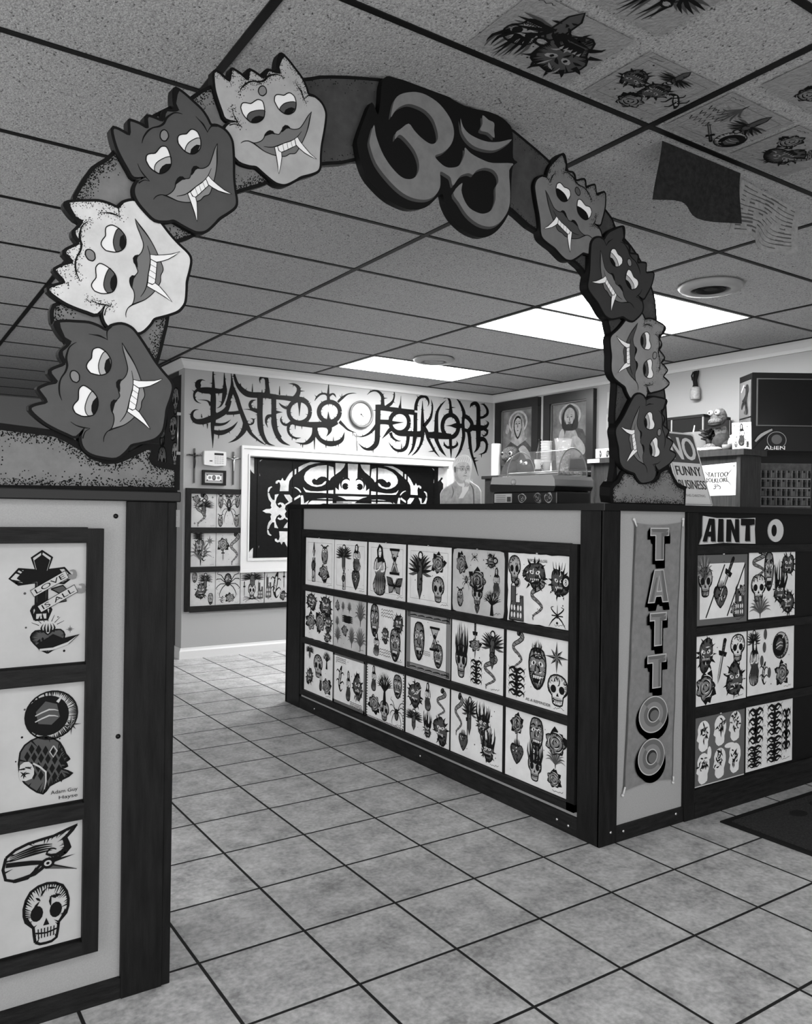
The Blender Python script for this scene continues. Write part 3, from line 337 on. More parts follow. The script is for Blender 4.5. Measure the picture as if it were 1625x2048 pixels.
def ceiling_mat(name='fissured_ceiling_tile', hi=170, lo=76):
    M = bpy.data.materials.new(name); M.use_nodes = True
    nt = M.node_tree; L = nt.links.new; b = nt.nodes['Principled BSDF']
    geo = nt.nodes.new('ShaderNodeNewGeometry'); mp = nt.nodes.new('ShaderNodeMapping'); mp.inputs['Scale'].default_value = (1.0, 0.75, 1); L(geo.outputs['Position'], mp.inputs['Vector'])
    n = nt.nodes.new('ShaderNodeTexNoise'); n.inputs['Scale'].default_value = 135; n.inputs['Detail'].default_value = 3; n.inputs['Roughness'].default_value = 0.55; n.inputs['Distortion'].default_value = 0.3; L(mp.outputs[0], n.inputs['Vector'])
    n2 = nt.nodes.new('ShaderNodeTexNoise'); n2.inputs['Scale'].default_value = 260; n2.inputs['Detail'].default_value = 3; L(mp.outputs[0], n2.inputs['Vector'])
    r = nt.nodes.new('ShaderNodeValToRGB')
    r.color_ramp.elements[0].position = 0.30; r.color_ramp.elements[1].position = 0.40
    a, c = lin(lo), lin(hi); r.color_ramp.elements[0].color = (a, a, a, 1); r.color_ramp.elements[1].color = (c, c, c, 1)
    L(n.outputs['Fac'], r.inputs['Fac'])
    mr = nt.nodes.new('ShaderNodeMapRange'); mr.inputs[1].default_value = 0.35; mr.inputs[2].default_value = 0.65; mr.inputs[3].default_value = 0.66; mr.inputs[4].default_value = 1.15; L(n2.outputs['Fac'], mr.inputs[0])
    mu = nt.nodes.new('ShaderNodeVectorMath'); mu.operation = 'SCALE'; L(r.outputs['Color'], mu.inputs[0]); L(mr.outputs[0], mu.inputs['Scale'])
    L(mu.outputs[0], b.inputs['Base Color']); b.inputs['Roughness'].default_value = 0.9; b.inputs['Specular IOR Level'].default_value = 0.1
    bp = nt.nodes.new('ShaderNodeBump'); bp.inputs['Strength'].default_value = 0.6; bp.inputs['Distance'].default_value = 0.004
    L(n.outputs['Fac'], bp.inputs['Height']); L(bp.outputs['Normal'], b.inputs['Normal'])
    return M

# ------------------------------------------------------------------ room shell
YW = -0.165          # face of the lettered wall
XR = 3.30            # face of the right wall
XL = 0.088           # left end of the lettered wall
FX0, FX1, FY0, FY1 = -4.6, 3.5, -10.0, 3.2
struct(MB().box((FX0, FY0, -0.1), (FX1, FY1, 0), floor_mat()).build('floor'))
struct(MB().box((FX0, FY0, H), (FX1, FY1, H + 0.1), ceiling_mat()).build('ceiling'))
g = MB()
for j in range(-4, 3): g.box((1.2192 * j - 0.012, FY0, H - 0.004), (1.2192 * j + 0.012, FY1 if j < 1 else YW, H + 0.001), BLACKBAR)
for k in range(-5, 17):
    y = -0.6096 * k
    g.box((FX0, y - 0.010, H - 0.0035), (XR if y < YW else XL, y + 0.010, H + 0.001), BLACKBAR)
g.box((XL - 0.05, YW - 0.062, H - 0.006), (XR, YW - 0.042, H), BLACKBAR)
g.box((XR - 0.062, FY0, H - 0.006), (XR - 0.042, YW, H), BLACKBAR)
g.box((XL - 0.062, YW - 0.06, H - 0.006), (XL - 0.042, FY1, H), BLACKBAR)
struct(g.build('trim_1'))
wx0, wx1, wz0, wz1 = 0.645, 2.74, 0.785, 1.672       # window opening
w = MB()
w.box((XL, YW, 0), (wx0, YW + 0.15, H), WALL).box((wx1, YW, 0), (3.5, YW + 0.15, H), WALL)
w.box((wx0, YW, 0), (wx1, YW + 0.15, wz0), WALL).box((wx0, YW, wz1), (wx1, YW + 0.15, H), WALL)
struct(w.build('wall_back'))
struct(MB().box((XR, FY0, 0), (3.5, YW + 0.15, H), WALL).build('wall_right'))
struct(MB().box((XL, YW + 0.15, 0), (0.24, FY1, H), WALL_UNLIT).build('wall_hall'))
def open_wall(name, F, L, a0, a1, b0, b1):
    q = MB()
    for a in ((0, 0, L, b0), (0, b1, L, H), (0, b0, a0, b1), (a1, b0, L, b1)): q.fbox(F, *a, -0.1, 0, WALL)
    struct(q.build(name))
open_wall('wall_left', Fr((FX0, FY0, 0), (0, 1, 0), (0, 0, 1)), FY1 - FY0, 2.6, 9.0, 0.2, 2.3)  # unseen opening added to let fill daylight in from the left
open_wall('wall_front', Fr((FX1, FY0, 0), (-1, 0, 0), (0, 0, 1)), FX1 - FX0, 1.7, 7.3, 0.2, 2.3)  # unseen opening added behind the camera for frontal fill light
struct(MB().box((FX0, FY1, 0), (FX1, FY1 + 0.1, H), WALL).build('wall_far'))
cr = [(0, H), (0, H - 0.078), (0.012, H - 0.078), (0.02, H - 0.055), (0.042, H - 0.024), (0.046, H - 0.006), (0.046, H)]
q = MB(); prof_sweep(q, [(XL, FY1, -1, 0), (XL, YW, -1, -1), (XR, YW, -1, -1), (XR, FY0, -1, 0)], cr, CROWN)
struct(q.build('trim_2'))
bb = [(0, 0), (0.018, 0), (0.018, 0.062), (0.010, 0.074), (0.007, 0.088), (0, 0.088)]
q = MB(); prof_sweep(q, [(XL, FY1, -1, 0), (XL, YW, -1, -1), (XR, YW, -1, -1), (XR, FY0, -1, 0)], bb, TRIM)
struct(q.build('baseboard_back'))

# ------------------------------------------------------------------ ceiling lights and vents
DIFF = mat('lit_diffuser', 235, 0.5, 0.2, emit=LAMP)
DIFF_FILL = mat('added_fill_diffuser', 235, 0.5, 0.2, emit=LAMP_FILL)  # for out-of-view ceiling panels added to brighten the scene
LT = [(1, 1, DIFF, 'fluorescent ceiling panel glowing above the lettered back wall'),
      (1, 4, DIFF, 'fluorescent ceiling panel behind the arch, the one nearer the back wall'),
      (1, 5, DIFF, 'fluorescent ceiling panel behind the arch, the one nearer the entrance'),
      (-2, 10, DIFF_FILL, 'added unseen fill panel over the entrance, left of where one walks in'),
      (0, 11, DIFF_FILL, 'added unseen fill panel over the entrance, on the right'),
      (-2, 13, DIFF_FILL, 'added unseen fill panel near the front wall'),
      (-3, 3, DIFF_FILL, 'added unseen fill panel over the aisle behind the left counter'),
      (-3, 6, DIFF_FILL, 'added unseen fill panel beside the left counter')]
for j, k, dm, lb in LT:
    x0, x1 = 1.2192 * j + 0.014, 1.2192 * (j + 1) - 0.014; y1, y0 = -0.6096 * k - 0.012, -0.6096 * (k + 1) + 0.012
    t = thing('ceiling_light', lb, 'ceiling light', ((x0 + x1) / 2, (y0 + y1) / 2, H), 'fluorescent panels in the ceiling grid')
    f = MB()
    for a in ((x0, y0, x1, y0 + 0.012), (x0, y1 - 0.012, x1, y1), (x0, y0, x0 + 0.012, y1), (x1 - 0.012, y0, x1, y1)):
        f.box((a[0], a[1], H - 0.005), (a[2], a[3], H - 0.0005), CROWN)
    f.build('frame', t)
    MB().box((x0 + 0.012, y0 + 0.012, H - 0.003), (x1 - 0.012, y1 - 0.012, H - 0.0008), dm).build('diffuser', t)
VENTM = mat('vent_paint', 140, 0.45, 0.4)
for x, y, lb in ((1.66, -1.41, 'round white ceiling vent above the lettered wall, next to the glowing panel'), (1.645, -3.92, 'round ceiling vent at the right, with a dark open centre')):
    t = thing('ceiling_vent', lb, 'vent', (x, y, H), 'round ceiling vents')
    MB().lathe((x, y, H), [(0.10, -0.004), (0.155, -0.002), (0.165, -0.012), (0.150, -0.030), (0.105, -0.036), (0.098, -0.028), (0.100, -0.004)], VENTM, 36).build('outer_ring', t)
    MB().lathe((x, y, H), [(0.001, -0.004), (0.099, -0.004), (0.099, -0.003), (0.001, -0.003)], BLACK, 32).build('opening', t)
    MB().lathe((x, y, H), [(0.060, -0.012), (0.078, -0.030), (0.074, -0.032), (0.054, -0.013)], VENTM if y > -2 else BLACK, 32).build('louvre', t)
    MB().lathe((x, y, H), [(0.001, -0.02), (0.032, -0.026), (0.036, -0.022), (0.03, -0.010), (0.001, -0.008)], VENTM if y > -2 else BLACK, 24).build('centre_cone', t)

# ------------------------------------------------------------------ drawing tattoo designs
class Ink:
    """draws in unit coordinates placed at (cx, cy) with size (w, h) on a frame"""
    def __init__(s, mb, F, base, cx, cy, w, h, rot=0.0, seed=0):
        s.mb, s.F, s.c, s.cx, s.cy, s.w, s.h = mb, F, base, cx, cy, w, h
        s.ca, s.sa = math.cos(rot), math.sin(rot); s.r = random.Random(seed)
    def T(s, p):
        x, y = p[0] * s.w, p[1] * s.h
        q = (s.cx + x * s.ca - y * s.sa, s.cy + x * s.sa + y * s.ca)
        return q + (p[2] * (s.w + s.h) / 2,) if len(p) > 2 else q
    def lift(s, l):
        s.k = (getattr(s, 'k', s.r.randrange(14)) + 1) % 14
        return s.c + 0.0003 + 0.0003 * l + 0.00002 * s.k
    def fill(s, pts, mt, l=0): s.mb.fill(s.F, [s.T(p) for p in pts], s.lift(l), mt)
    def line(s, pts, mt=None, l=2, n=2): s.mb.stroke(s.F, [s.T(p) for p in pts], s.lift(l), mt or INK, n)
    def ring(s, pts, w, mt=None, l=2):
        s.line([(p[0], p[1], w) for p in list(pts) + [pts[0]]], mt, l, 1)
    def shape(s, pts, mt, w=0.03, l=0):
        s.fill(pts, mt, l); s.ring(pts, w, INK, l + 1)
        if mt is not INK and len(pts) > 9: s.whip(pts, l + 1)
    def whip(s, pts, l=1, ln=0.42, w=0.035, mt=None):
        # whip shading: short tapered lines from the outline inwards
        mx = sum(p[0] for p in pts) / len(pts); my = sum(p[1] for p in pts) / len(pts); q = s.r.uniform(0, 6.28); n = len(pts)
        for i in range(n):
            for f in (0.0, 0.33, 0.66):
                a, b = pts[i], pts[(i + 1) % n]; x, y = a[0] + (b[0] - a[0]) * f, a[1] + (b[1] - a[1]) * f
                if math.cos(math.atan2(y - my, x - mx) - q) < -0.1 and s.r.random() < 0.7: continue
                k = ln * s.r.uniform(0.3, 1.0); s.line([(x, y, w), (x + (mx - x) * k + s.r.uniform(-.02, .02), y + (my - y) * k, 0.002)], mt or INK, l, 1)
    def hatch(s, n, rx=0.35, ry=0.35, mt=None, w=0.03, L=0.22, l=3, cx=0, cy=0):
        for _ in range(n):
            a = s.r.uniform(0, 6.28); q = math.sqrt(s.r.random()); x, y = cx + rx * q * math.cos(a), cy + ry * q * math.sin(a)
            d = s.r.uniform(0, 6.28); k = s.r.uniform(-1.2, 1.2); ll = L * s.r.uniform(0.5, 1)
            s.line([(x, y, 0.003), (x + ll / 2 * math.cos(d), y + ll / 2 * math.sin(d), w), (x + ll / 2 * (math.cos(d) + math.cos(d + k)), y + ll / 2 * (math.sin(d) + math.sin(d + k)), 0.003)], mt or INK, l)

def wob(r, n=22, a=0.42, b=0.42, amp=0.18):
    ph = [r.uniform(0, 6.28) for _ in range(4)]; am = [r.uniform(0.3, 1) * amp / (i + 1.5) for i in range(4)]
    out = []
    for k in range(n):
        t = 2 * math.pi * k / n; f = 1 + sum(am[i] * math.sin((i + 2) * t + ph[i]) for i in range(4))
        out.append((a * f * math.cos(t), b * f * math.sin(t)))
    return out
def d_blob(I):
    I.shape(wob(I.r), G1, 0.03); I.hatch(9, mt=INK, w=0.06); I.hatch(7, mt=I.paper, w=0.045, l=4)
def d_beast(I):
    I.shape(wob(I.r, 26, 0.36, 0.40, 0.3), G1, 0.03)
    for k in range(11):
        a = 2 * math.pi * k / 11 + I.r.uniform(-.2, .2); x, y = 0.32 * math.cos(a), 0.34 * math.sin(a)
        I.line([(x, y, 0.09), (x * 1.3 + I.r.uniform(-.05, .05), y * 1.3, 0.045), (x * 1.6, y * 1.55, 0.003)])
    for sx in (-1, 1):
        I.fill(ell(sx * 0.12, 0.08, 0.09, 0.05, 8, sx * 0.4), I.paper, 3); I.fill(ell(sx * 0.11, 0.08, 0.03, 0.035, 6), INK, 4)
    I.fill([(-0.2, -0.1), (0.2, -0.1), (0.12, -0.26), (-0.12, -0.26)], INK, 3)
    for k in range(5): I.fill([(-0.17 + 0.07 * k, -0.1), (-0.12 + 0.07 * k, -0.1), (-0.145 + 0.07 * k, -0.17)], I.paper, 4)
    I.hatch(7, mt=INK, w=0.05); I.hatch(6, mt=I.paper, w=0.035, l=4)
def d_skull(I):
    o = [(-0.2, -0.45), (-0.24, -0.2), (-0.38, -0.08), (-0.42, 0.15), (-0.3, 0.4), (0, 0.49), (0.3, 0.4), (0.42, 0.15), (0.38, -0.08), (0.24, -0.2), (0.2, -0.45), (0, -0.5)]
    o = spline(o, 2, True); I.shape(o, I.paper if I.r.random() < .5 else G3, 0.05)
    for s in (-1, 1): I.fill(ell(s * 0.18, 0.02, 0.12, 0.13, 12), INK, 3)
    I.fill([(0, -0.08), (-0.06, -0.2), (0.06, -0.2)], INK, 3)
    I.line([(-0.2, -0.3, 0.03), (0, -0.33, 0.03), (0.2, -0.3, 0.03)])
    for k in range(6): I.line([(-0.15 + 0.06 * k, -0.24, 0.02), (-0.14 + 0.056 * k, -0.4, 0.02)], None, 3, 1)
    I.hatch(8, 0.3, 0.12, INK, 0.045, 0.2, 3, 0, 0.3); I.line([(-0.36, 0.0, 0.01), (-0.33, -0.1, 0.06), (-0.22, -0.2, 0.01)])
    I.line([(0.36, 0.0, 0.01), (0.33, -0.1, 0.06), (0.22, -0.2, 0.01)])
def d_rose(I):
    for k in range(4):
        a = I.r.uniform(0, 6.28); c, s = math.cos(a), math.sin(a)
        I.shape([(0.25 * c, 0.25 * s), (0.38 * c - 0.12 * s, 0.38 * s + 0.12 * c), (0.52 * c, 0.52 * s), (0.38 * c + 0.12 * s, 0.38 * s - 0.12 * c)], INK, 0.02)
    o = [((0.36 + 0.05 * math.cos(7 * t)) * math.cos(t), (0.36 + 0.05 * math.cos(7 * t)) * math.sin(t)) for t in [2 * math.pi * k / 28 for k in range(28)]]
    I.shape(o, G2, 0.035, 1)
    for k in range(7):
        r = 0.06 + 0.042 * k; a = k * 2.2
        I.line([(r * math.cos(a + j * 0.5), r * math.sin(a + j * 0.5), 0.005 if j in (0, 4) else 0.045) for j in range(5)], INK, 3)
        I.line([((r + .03) * math.cos(a + j * 0.4), (r + .03) * math.sin(a + j * 0.4), 0.003 if j in (0, 3) else 0.025) for j in range(4)], I.paper, 4)
def d_dagger(I):
    I.shape([(-0.05, 0.15), (0.05, 0.15), (0.045, -0.35), (0, -0.5), (-0.045, -0.35)], I.paper, 0.02)
    I.fill([(0, 0.15), (0.05, 0.15), (0.045, -0.35), (0, -0.5)], G1, 2)
    I.shape([(-0.2, 0.2), (0.2, 0.2), (0.16, 0.12), (-0.16, 0.12)], INK, 0.03)
    I.shape([(-0.05, 0.2), (0.05, 0.2), (0.06, 0.45), (-0.06, 0.45)], G1, 0.03); I.fill(ell(0, 0.46, 0.08, 0.05, 10), INK, 3)
    for k in range(3): I.line([(-0.05, 0.25 + 0.07 * k, 0.02), (0.05, 0.28 + 0.07 * k, 0.02)], None, 3, 1)
def d_snake(I):
    p = [(0.28 * math.sin(k * 1.25 + 0.3) * (1 - 0.3 * k / 9), 0.45 - 0.9 * k / 9) for k in range(10)]
    I.line([(x, y, 0.17 * (1 - 0.8 * k / 9)) for k, (x, y) in enumerate(p)], INK, 1, 4); I.line([(x, y, 0.11 * (1 - 0.85 * k / 9)) for k, (x, y) in enumerate(p)], G2, 2, 4)
    q = spline(p, 3)
    for k in range(0, len(q) - 2, 2): I.line([(q[k][0] - 0.05, q[k][1] + 0.015, 0.02), (q[k][0] + 0.05, q[k][1] - 0.015, 0.02)], INK, 3, 1)
    I.shape(ell(p[0][0], p[0][1], 0.11, 0.07, 10, 0.4), G1, 0.03, 2)
def d_spider(I):
    I.shape(ell(0, -0.1 if I.r.random() < .3 else 0.18, 0.13, 0.2, 14), G1, 0.04); I.shape(ell(0, 0.0, 0.08, 0.08, 10), INK, 0.02)
    for s in (-1, 1):
        for a, b in ((0.45, 0.5), (0.5, 0.22), (0.5, -0.2), (0.36, -0.5)):
            I.line([(0.05 * s, 0.0, 0.035), (a * 0.6 * s, b * 0.45 + 0.1, 0.03), (a * s * 0.95, b * 0.75, 0.024), (a * s * 0.8, b, 0.004)])
    I.hatch(5, 0.08, 0.12, I.paper, 0.03, 0.1, 4, 0, 0.18)
def d_star(I):
    for k in range(8):
        a = math.pi / 4 * k + math.pi / 2; R = 0.5 if k % 2 == 0 else 0.33; c, s = math.cos(a), math.sin(a)
        for sg, mt in ((1, INK), (-1, G2)):
            b = a + sg * math.pi / 8
            I.fill([(0, 0), (R * c, R * s), (0.14 * math.cos(b), 0.14 * math.sin(b))], mt, 1)
def d_heart(I):
    o = [(0, -0.45), (-0.3, -0.12), (-0.38, 0.1), (-0.28, 0.28), (-0.1, 0.26), (0, 0.14), (0.1, 0.26), (0.28, 0.28), (0.38, 0.1), (0.3, -0.12)]
    I.shape(spline(o, 2, True), G1, 0.04); I.hatch(6, 0.2, 0.2, INK, 0.06); I.hatch(3, 0.2, 0.2, I.paper, 0.04, 0.15, 4)
    for k in range(5): I.line([(-0.12 + 0.06 * k, 0.22, 0.06), (-0.15 + 0.075 * k, 0.36, 0.04), (-0.1 + 0.05 * k, 0.5, 0.003)])
def d_flame(I):
    for k in range(12):
        x = -0.3 + 0.6 * k / 11; h = 0.45 - abs(x) * 0.5 + I.r.uniform(-.1, .1)
        I.line([(x * 0.7, -0.1, 0.1), (x + I.r.uniform(-.08, .08), 0.12, 0.06), (x * 1.1, h + 0.05, 0.003)], INK if k % 2 else G1, 1 + k % 2)
    J = Ink(I.mb, I.F, I.c + 0.0004, *I.T((0, -0.18)), I.w * 0.75, I.h * 0.6, 0, I.r.random()); J.paper = I.paper; (d_skull if I.r.random() < .6 else d_beast)(J)
def d_wing(I):
    for s in (-1, 1):
        for k in range(7):
            a = 0.25 + 0.23 * k; I.line([(0.05 * s, 0.05, 0.06), (0.3 * s * math.cos(a - .3), 0.35 * math.sin(a) - .1, 0.07), (0.52 * s * math.cos(a - .5), 0.52 * math.sin(a) - 0.15, 0.004)], INK if k % 2 else G1, 1 + k % 2)
    I.shape([(0, 0.3), (-0.1, 0.15), (-0.09, -0.3), (0, -0.48), (0.09, -0.3), (0.1, 0.15)], G1, 0.03, 2); I.hatch(6, 0.08, 0.3, INK, 0.04, 0.14, 4)
    I.shape(ell(0.02, 0.34, 0.09, 0.08, 10), I.paper, 0.04, 3)
def d_butterfly(I):
    for s in (-1, 1):
        I.shape([(0.02 * s, 0.02), (0.2 * s, 0.4), (0.48 * s, 0.45), (0.4 * s, 0.05)], G1, 0.05); I.shape([(0.02 * s, 0), (0.36 * s, 0.0), (0.32 * s, -0.36), (0.12 * s, -0.3)], G2, 0.05)
        for k in range(4): I.line([(0.03 * s, 0, 0.03), ((0.14 + 0.09 * k) * s, 0.42 - 0.1 * k, 0.02)], None, 3, 1)
    I.line([(0, -0.3, 0.03), (0, 0, 0.07), (0, 0.2, 0.03)])
def d_tribal(I):
    for s in (-1, 1):
        for k in range(4):
            y = -0.36 + 0.24 * k; I.line([(0, y, 0.12), (0.18 * s, y + 0.1, 0.09), (0.36 * s, y + 0.02, 0.05), (0.34 * s, y - 0.08, 0.004)])
            I.line([(0.02 * s, y, 0.1), (0.16 * s, y - 0.06, 0.05), (0.45 * s, y + 0.16, 0.003)])
    I.line([(0, -0.5, 0.003), (0, -0.2, 0.12), (0, 0.2, 0.12), (0, 0.5, 0.003)])
def d_mask(I):
    o = [(0, 0.46), (-0.24, 0.4), (-0.34, 0.1), (-0.28, -0.25), (-0.1, -0.48), (0.1, -0.48), (0.28, -0.25), (0.34, 0.1), (0.24, 0.4)]
    I.shape(spline(o, 2, True), G2, 0.05)
    for s in (-1, 1):
        I.line([(0.06 * s, 0.22, 0.05), (0.16 * s, 0.27, 0.06), (0.3 * s, 0.2, 0.01)]); I.fill(ell(s * 0.15, 0.1, 0.1, 0.055, 10, -s * 0.3), I.paper, 3); I.fill(ell(s * 0.14, 0.1, 0.035, 0.045, 8), INK, 4)
        I.line([(0.05 * s, 0.1, 0.02), (0.09 * s, -0.08, 0.05), (0.02 * s, -0.1, 0.02)])
    I.shape([(-0.2, -0.18), (0.2, -0.18), (0.14, -0.36), (-0.14, -0.36)], INK, 0.02, 2)
    for k in range(4): I.fill([(-0.16 + 0.085 * k, -0.19), (-0.09 + 0.085 * k, -0.19), (-0.1 + 0.08 * k, -0.26), (-0.15 + 0.08 * k, -0.26)], I.paper, 4)
    I.hatch(10, 0.3, 0.42, INK, 0.05, 0.2); I.hatch(5, 0.28, 0.4, I.paper, 0.03, 0.15, 4)
def d_figure(I):
    t = I.r.choice((-1, 1)); X = lambda l: [(x * t,) + tuple(r) for x, *r in l]
    o = [(-0.08, 0.26), (-0.24, 0.2), (-0.3, 0.02), (-0.2, -0.1), (-0.34, -0.3), (-0.24, -0.46), (0.02, -0.5), (0.26, -0.42), (0.2, -0.16), (0.3, 0.06), (0.2, 0.22), (0.06, 0.27)]
    I.shape(spline(X(o), 2, True), G3, 0.025)
    for k in range(11): x = -0.26 + 0.052 * k; I.line(X([(x * 0.5, 0.02, 0.004), (x * 1.0 + 0.03, -0.2, 0.04), (x * 0.9, -0.46, 0.004)]), INK if k % 2 else G1, 2)
    I.fill(X([(-0.12, 0.14), (-0.16, 0.4), (-0.04, 0.52), (0.12, 0.46), (0.16, 0.3), (0.26, 0.06), (0.12, 0.18)]), INK, 3)
    I.shape(X(ell(0.0, 0.35, 0.085, 0.11, 9)), I.paper, 0.02, 4); I.line(X([(-0.04, 0.37, 0.015), (-0.015, 0.375, 0.02), (0.0, 0.365, 0.01)]), None, 6); I.line(X([(0.02, 0.375, 0.015), (0.045, 0.38, 0.02), (0.06, 0.37, 0.01)]), None, 6); I.line(X([(-0.01, 0.29, 0.01), (0.01, 0.285, 0.018), (0.03, 0.29, 0.01)]), None, 6)
    I.line(X([(-0.2, 0.16, 0.06), (-0.24, -0.02, 0.06), (-0.05, 0.02, 0.045), (0.06, 0.1, 0.03)]), I.paper, 4); I.line(X([(0.2, 0.16, 0.06), (0.22, 0.0, 0.06), (0.05, -0.02, 0.04)]), I.paper, 4)
    I.line(X([(-0.17, 0.16, 0.015), (-0.2, -0.0, 0.02), (-0.04, 0.04, 0.01)]), None, 5)
def d_candle(I):
    I.shape([(-0.16, -0.5), (0.16, -0.5), (0.13, 0.1), (-0.13, 0.1)], G3, 0.04); I.shape([(0, 0.5), (-0.1, 0.25), (0, 0.12), (0.1, 0.25)], G1, 0.04)
    I.shape(ell(-0.08, -0.1, 0.16, 0.12, 10), G1, 0.04, 1); I.hatch(9, 0.14, 0.4, INK, 0.05, 0.25, 3, 0, -0.15); I.fill(ell(0, 0.25, 0.03, 0.07, 8), I.paper, 4)
def d_glass(I):
    I.shape([(-0.3, 0.45), (0.3, 0.45), (0.05, 0), (0.3, -0.45), (-0.3, -0.45), (-0.05, 0)], G3, 0.05)
    for y in (0.45, -0.45): I.line([(-0.36, y, 0.1), (0.36, y, 0.1)], INK, 3, 1)
    I.fill(ell(0, 0.1, 0.1, 0.1, 10), INK, 3); I.fill([(-0.2, -0.4), (0.2, -0.4), (0, -0.15)], G1, 2); I.hatch(6, 0.25, 0.35)
def d_tree(I):
    I.line([(0, -0.5, 0.2), (0, -0.1, 0.1), (0, 0.1, 0.06)])
    for k in range(17):
        a = 0.2 + k * 0.17; I.line([(0, -0.1, 0.05), (0.25 * math.cos(a) + I.r.uniform(-.05, .05), 0.25 * math.sin(a), 0.035), (0.5 * math.cos(a), 0.48 * math.sin(a), 0.004)])
        I.line([(0.25 * math.cos(a), 0.25 * math.sin(a), 0.03), (0.42 * math.cos(a + .2), 0.42 * math.sin(a + .2), 0.004)])
def d_fan(I):
    for k in range(13):
        a = 0.1 + k * 0.245; I.line([(0, -0.3, 0.05), (0.28 * math.cos(a), 0.4 * math.sin(a) - 0.15, 0.07), (0.5 * math.cos(a), 0.8 * math.sin(a) - 0.3, 0.003)], G1 if k % 2 else G2, 1 + k % 2)
    I.line([(0, -0.5, 0.02), (0, -0.3, 0.06)])
def d_profile(I):
    o = [(-0.08, -0.5), (-0.3, -0.34), (-0.28, -0.18), (-0.42, -0.1), (-0.34, 0.1), (-0.36, 0.25), (-0.2, 0.45), (0.1, 0.5), (0.36, 0.35), (0.42, 0.05), (0.3, -0.2), (0.28, -0.42)]
    I.fill(spline(o, 2, True), PAPER, 1); I.hatch(13, 0.26, 0.26, INK, 0.07, 0.3, 3, 0.03, 0.1); I.hatch(6, 0.22, 0.25, G1, 0.06, 0.25, 2, 0.03, 0.1)
def d_moon(I):
    I.shape(ell(0, 0, 0.48, 0.48, 28), G3, 0.03); I.fill(ell(-0.08, 0.0, 0.4, 0.4, 26), INK, 2)
    I.shape([(-0.3, 0.1), (-0.12, 0.3), (0.1, 0.22), (0.16, -0.05), (0.0, -0.2), (-0.25, -0.15)], G1, 0.02, 3)
    for sg in (0.0, 0.12): I.line([(-0.3, 0.02 - sg, 0.02), (-0.05, 0.12 - sg, 0.03), (0.12, 0.08 - sg, 0.01)], I.paper, 5)
    I.line([(0.1, 0.25, 0.06), (0.2, 0.38, 0.02)], I.paper, 5, 1)
def d_cross(I):
    a = [(-0.1, -0.5), (0.1, -0.5), (0.16, -0.36), (0.09, -0.3), (0.09, 0.05), (0.36, 0.03), (0.5, 0.12), (0.36, 0.26), (0.1, 0.24), (0.16, 0.42), (0, 0.52), (-0.16, 0.42), (-0.1, 0.24), (-0.36, 0.26), (-0.5, 0.12), (-0.36, 0.03), (-0.09, 0.05), (-0.09, -0.3), (-0.16, -0.36)]
    I.shape(a, I.paper, 0.035); I.fill([(x * 0.78, y * 0.86 + 0.02) for x, y in a], INK, 2)
    I.shape([(0.15, -0.05), (0.34, 0.0), (0.42, -0.08), (0.3, -0.13)], G1, 0.02, 3); I.shape([(0.18, -0.18), (0.38, -0.15), (0.4, -0.24), (0.22, -0.26)], G1, 0.02, 3)
def d_dots(I):
    for k in range(4): I.fill(ell(I.r.uniform(-.4, .4), -0.36 + 0.24 * k, 0.12, 0.1, 12), G1, 1)
def d_squig(I):
    for k in range(3):
        y = 0.3 - 0.3 * k
        I.line([(-0.45 + 0.09 * j, y + (0.08 if j % 2 else -0.08) + I.r.uniform(-.04, .04), 0.035) for j in range(11)], INK, 2, 1)
def d_owl(I):
    I.shape(ell(0, -0.05, 0.3, 0.42, 18), G2, 0.04)
    for s in (-1, 1):
        I.line([(0.08 * s, 0.3, 0.08), (0.3 * s, 0.44, 0.06), (0.42 * s, 0.38, 0.004)]); I.fill(ell(0.12 * s, 0.18, 0.09, 0.09, 10), I.paper, 3); I.fill(ell(0.12 * s, 0.18, 0.04, 0.04, 8), INK, 4)
    I.hatch(14, 0.25, 0.35, INK, 0.06, 0.2, 3, 0, -0.12)
def d_lizard(I):
    I.line([(0.15, 0.45, 0.06), (0.05, 0.3, 0.16), (-0.02, 0.05, 0.2), (-0.1, -0.2, 0.13), (0.05, -0.4, 0.07), (0.22, -0.3, 0.02)], INK, 1, 3); I.line([(0.05, 0.3, 0.08), (-0.02, 0.05, 0.11), (-0.1, -0.2, 0.06)], G3, 2, 3)
    for s, y in ((-1, 0.2), (1, 0.14), (-1, -0.12), (1, -0.16)): I.line([(0, y, 0.07), (0.25 * s, y + 0.1, 0.05), (0.36 * s, y + 0.02, 0.03)])
    I.hatch(6, 0.1, 0.3, INK, 0.03, 0.12)
def d_castle(I):
    I.shape([(-0.4, -0.5), (0.4, -0.5), (0.36, 0.2), (0.2, 0.2), (0.2, 0.0), (-0.05, 0.0), (-0.05, 0.45), (-0.3, 0.45), (-0.3, 0.0)], G1, 0.04)
    for x in (-0.25, -0.1, 0.1, 0.25):
        for y in (-0.35, -0.15): I.fill(ell(x, y, 0.05, 0.08, 8), I.paper, 3)
    I.hatch(8, 0.3, 0.3); I.line([(-0.3, 0.46, 0.05), (-0.18, 0.62, 0.01)]); 
def d_glyph(I):
    for s in (-1, 1): I.line([(0, 0.05, 0.06), (0.22 * s, 0.2, 0.06), (0.34 * s, 0.36, 0.05), (0.2 * s, 0.42, 0.02)]); I.line([(0, 0, 0.06), (0.25 * s, -0.2, 0.06), (0.45 * s, -0.5, 0.01)])
    I.line([(-0.3, 0.02, 0.05), (0.3, 0.02, 0.05)], None, 2, 1); I.line([(0, 0.5, 0.01), (0, -0.1, 0.06)], None, 2, 1); I.fill(ell(0, -0.3, 0.06, 0.06, 8), INK, 2)
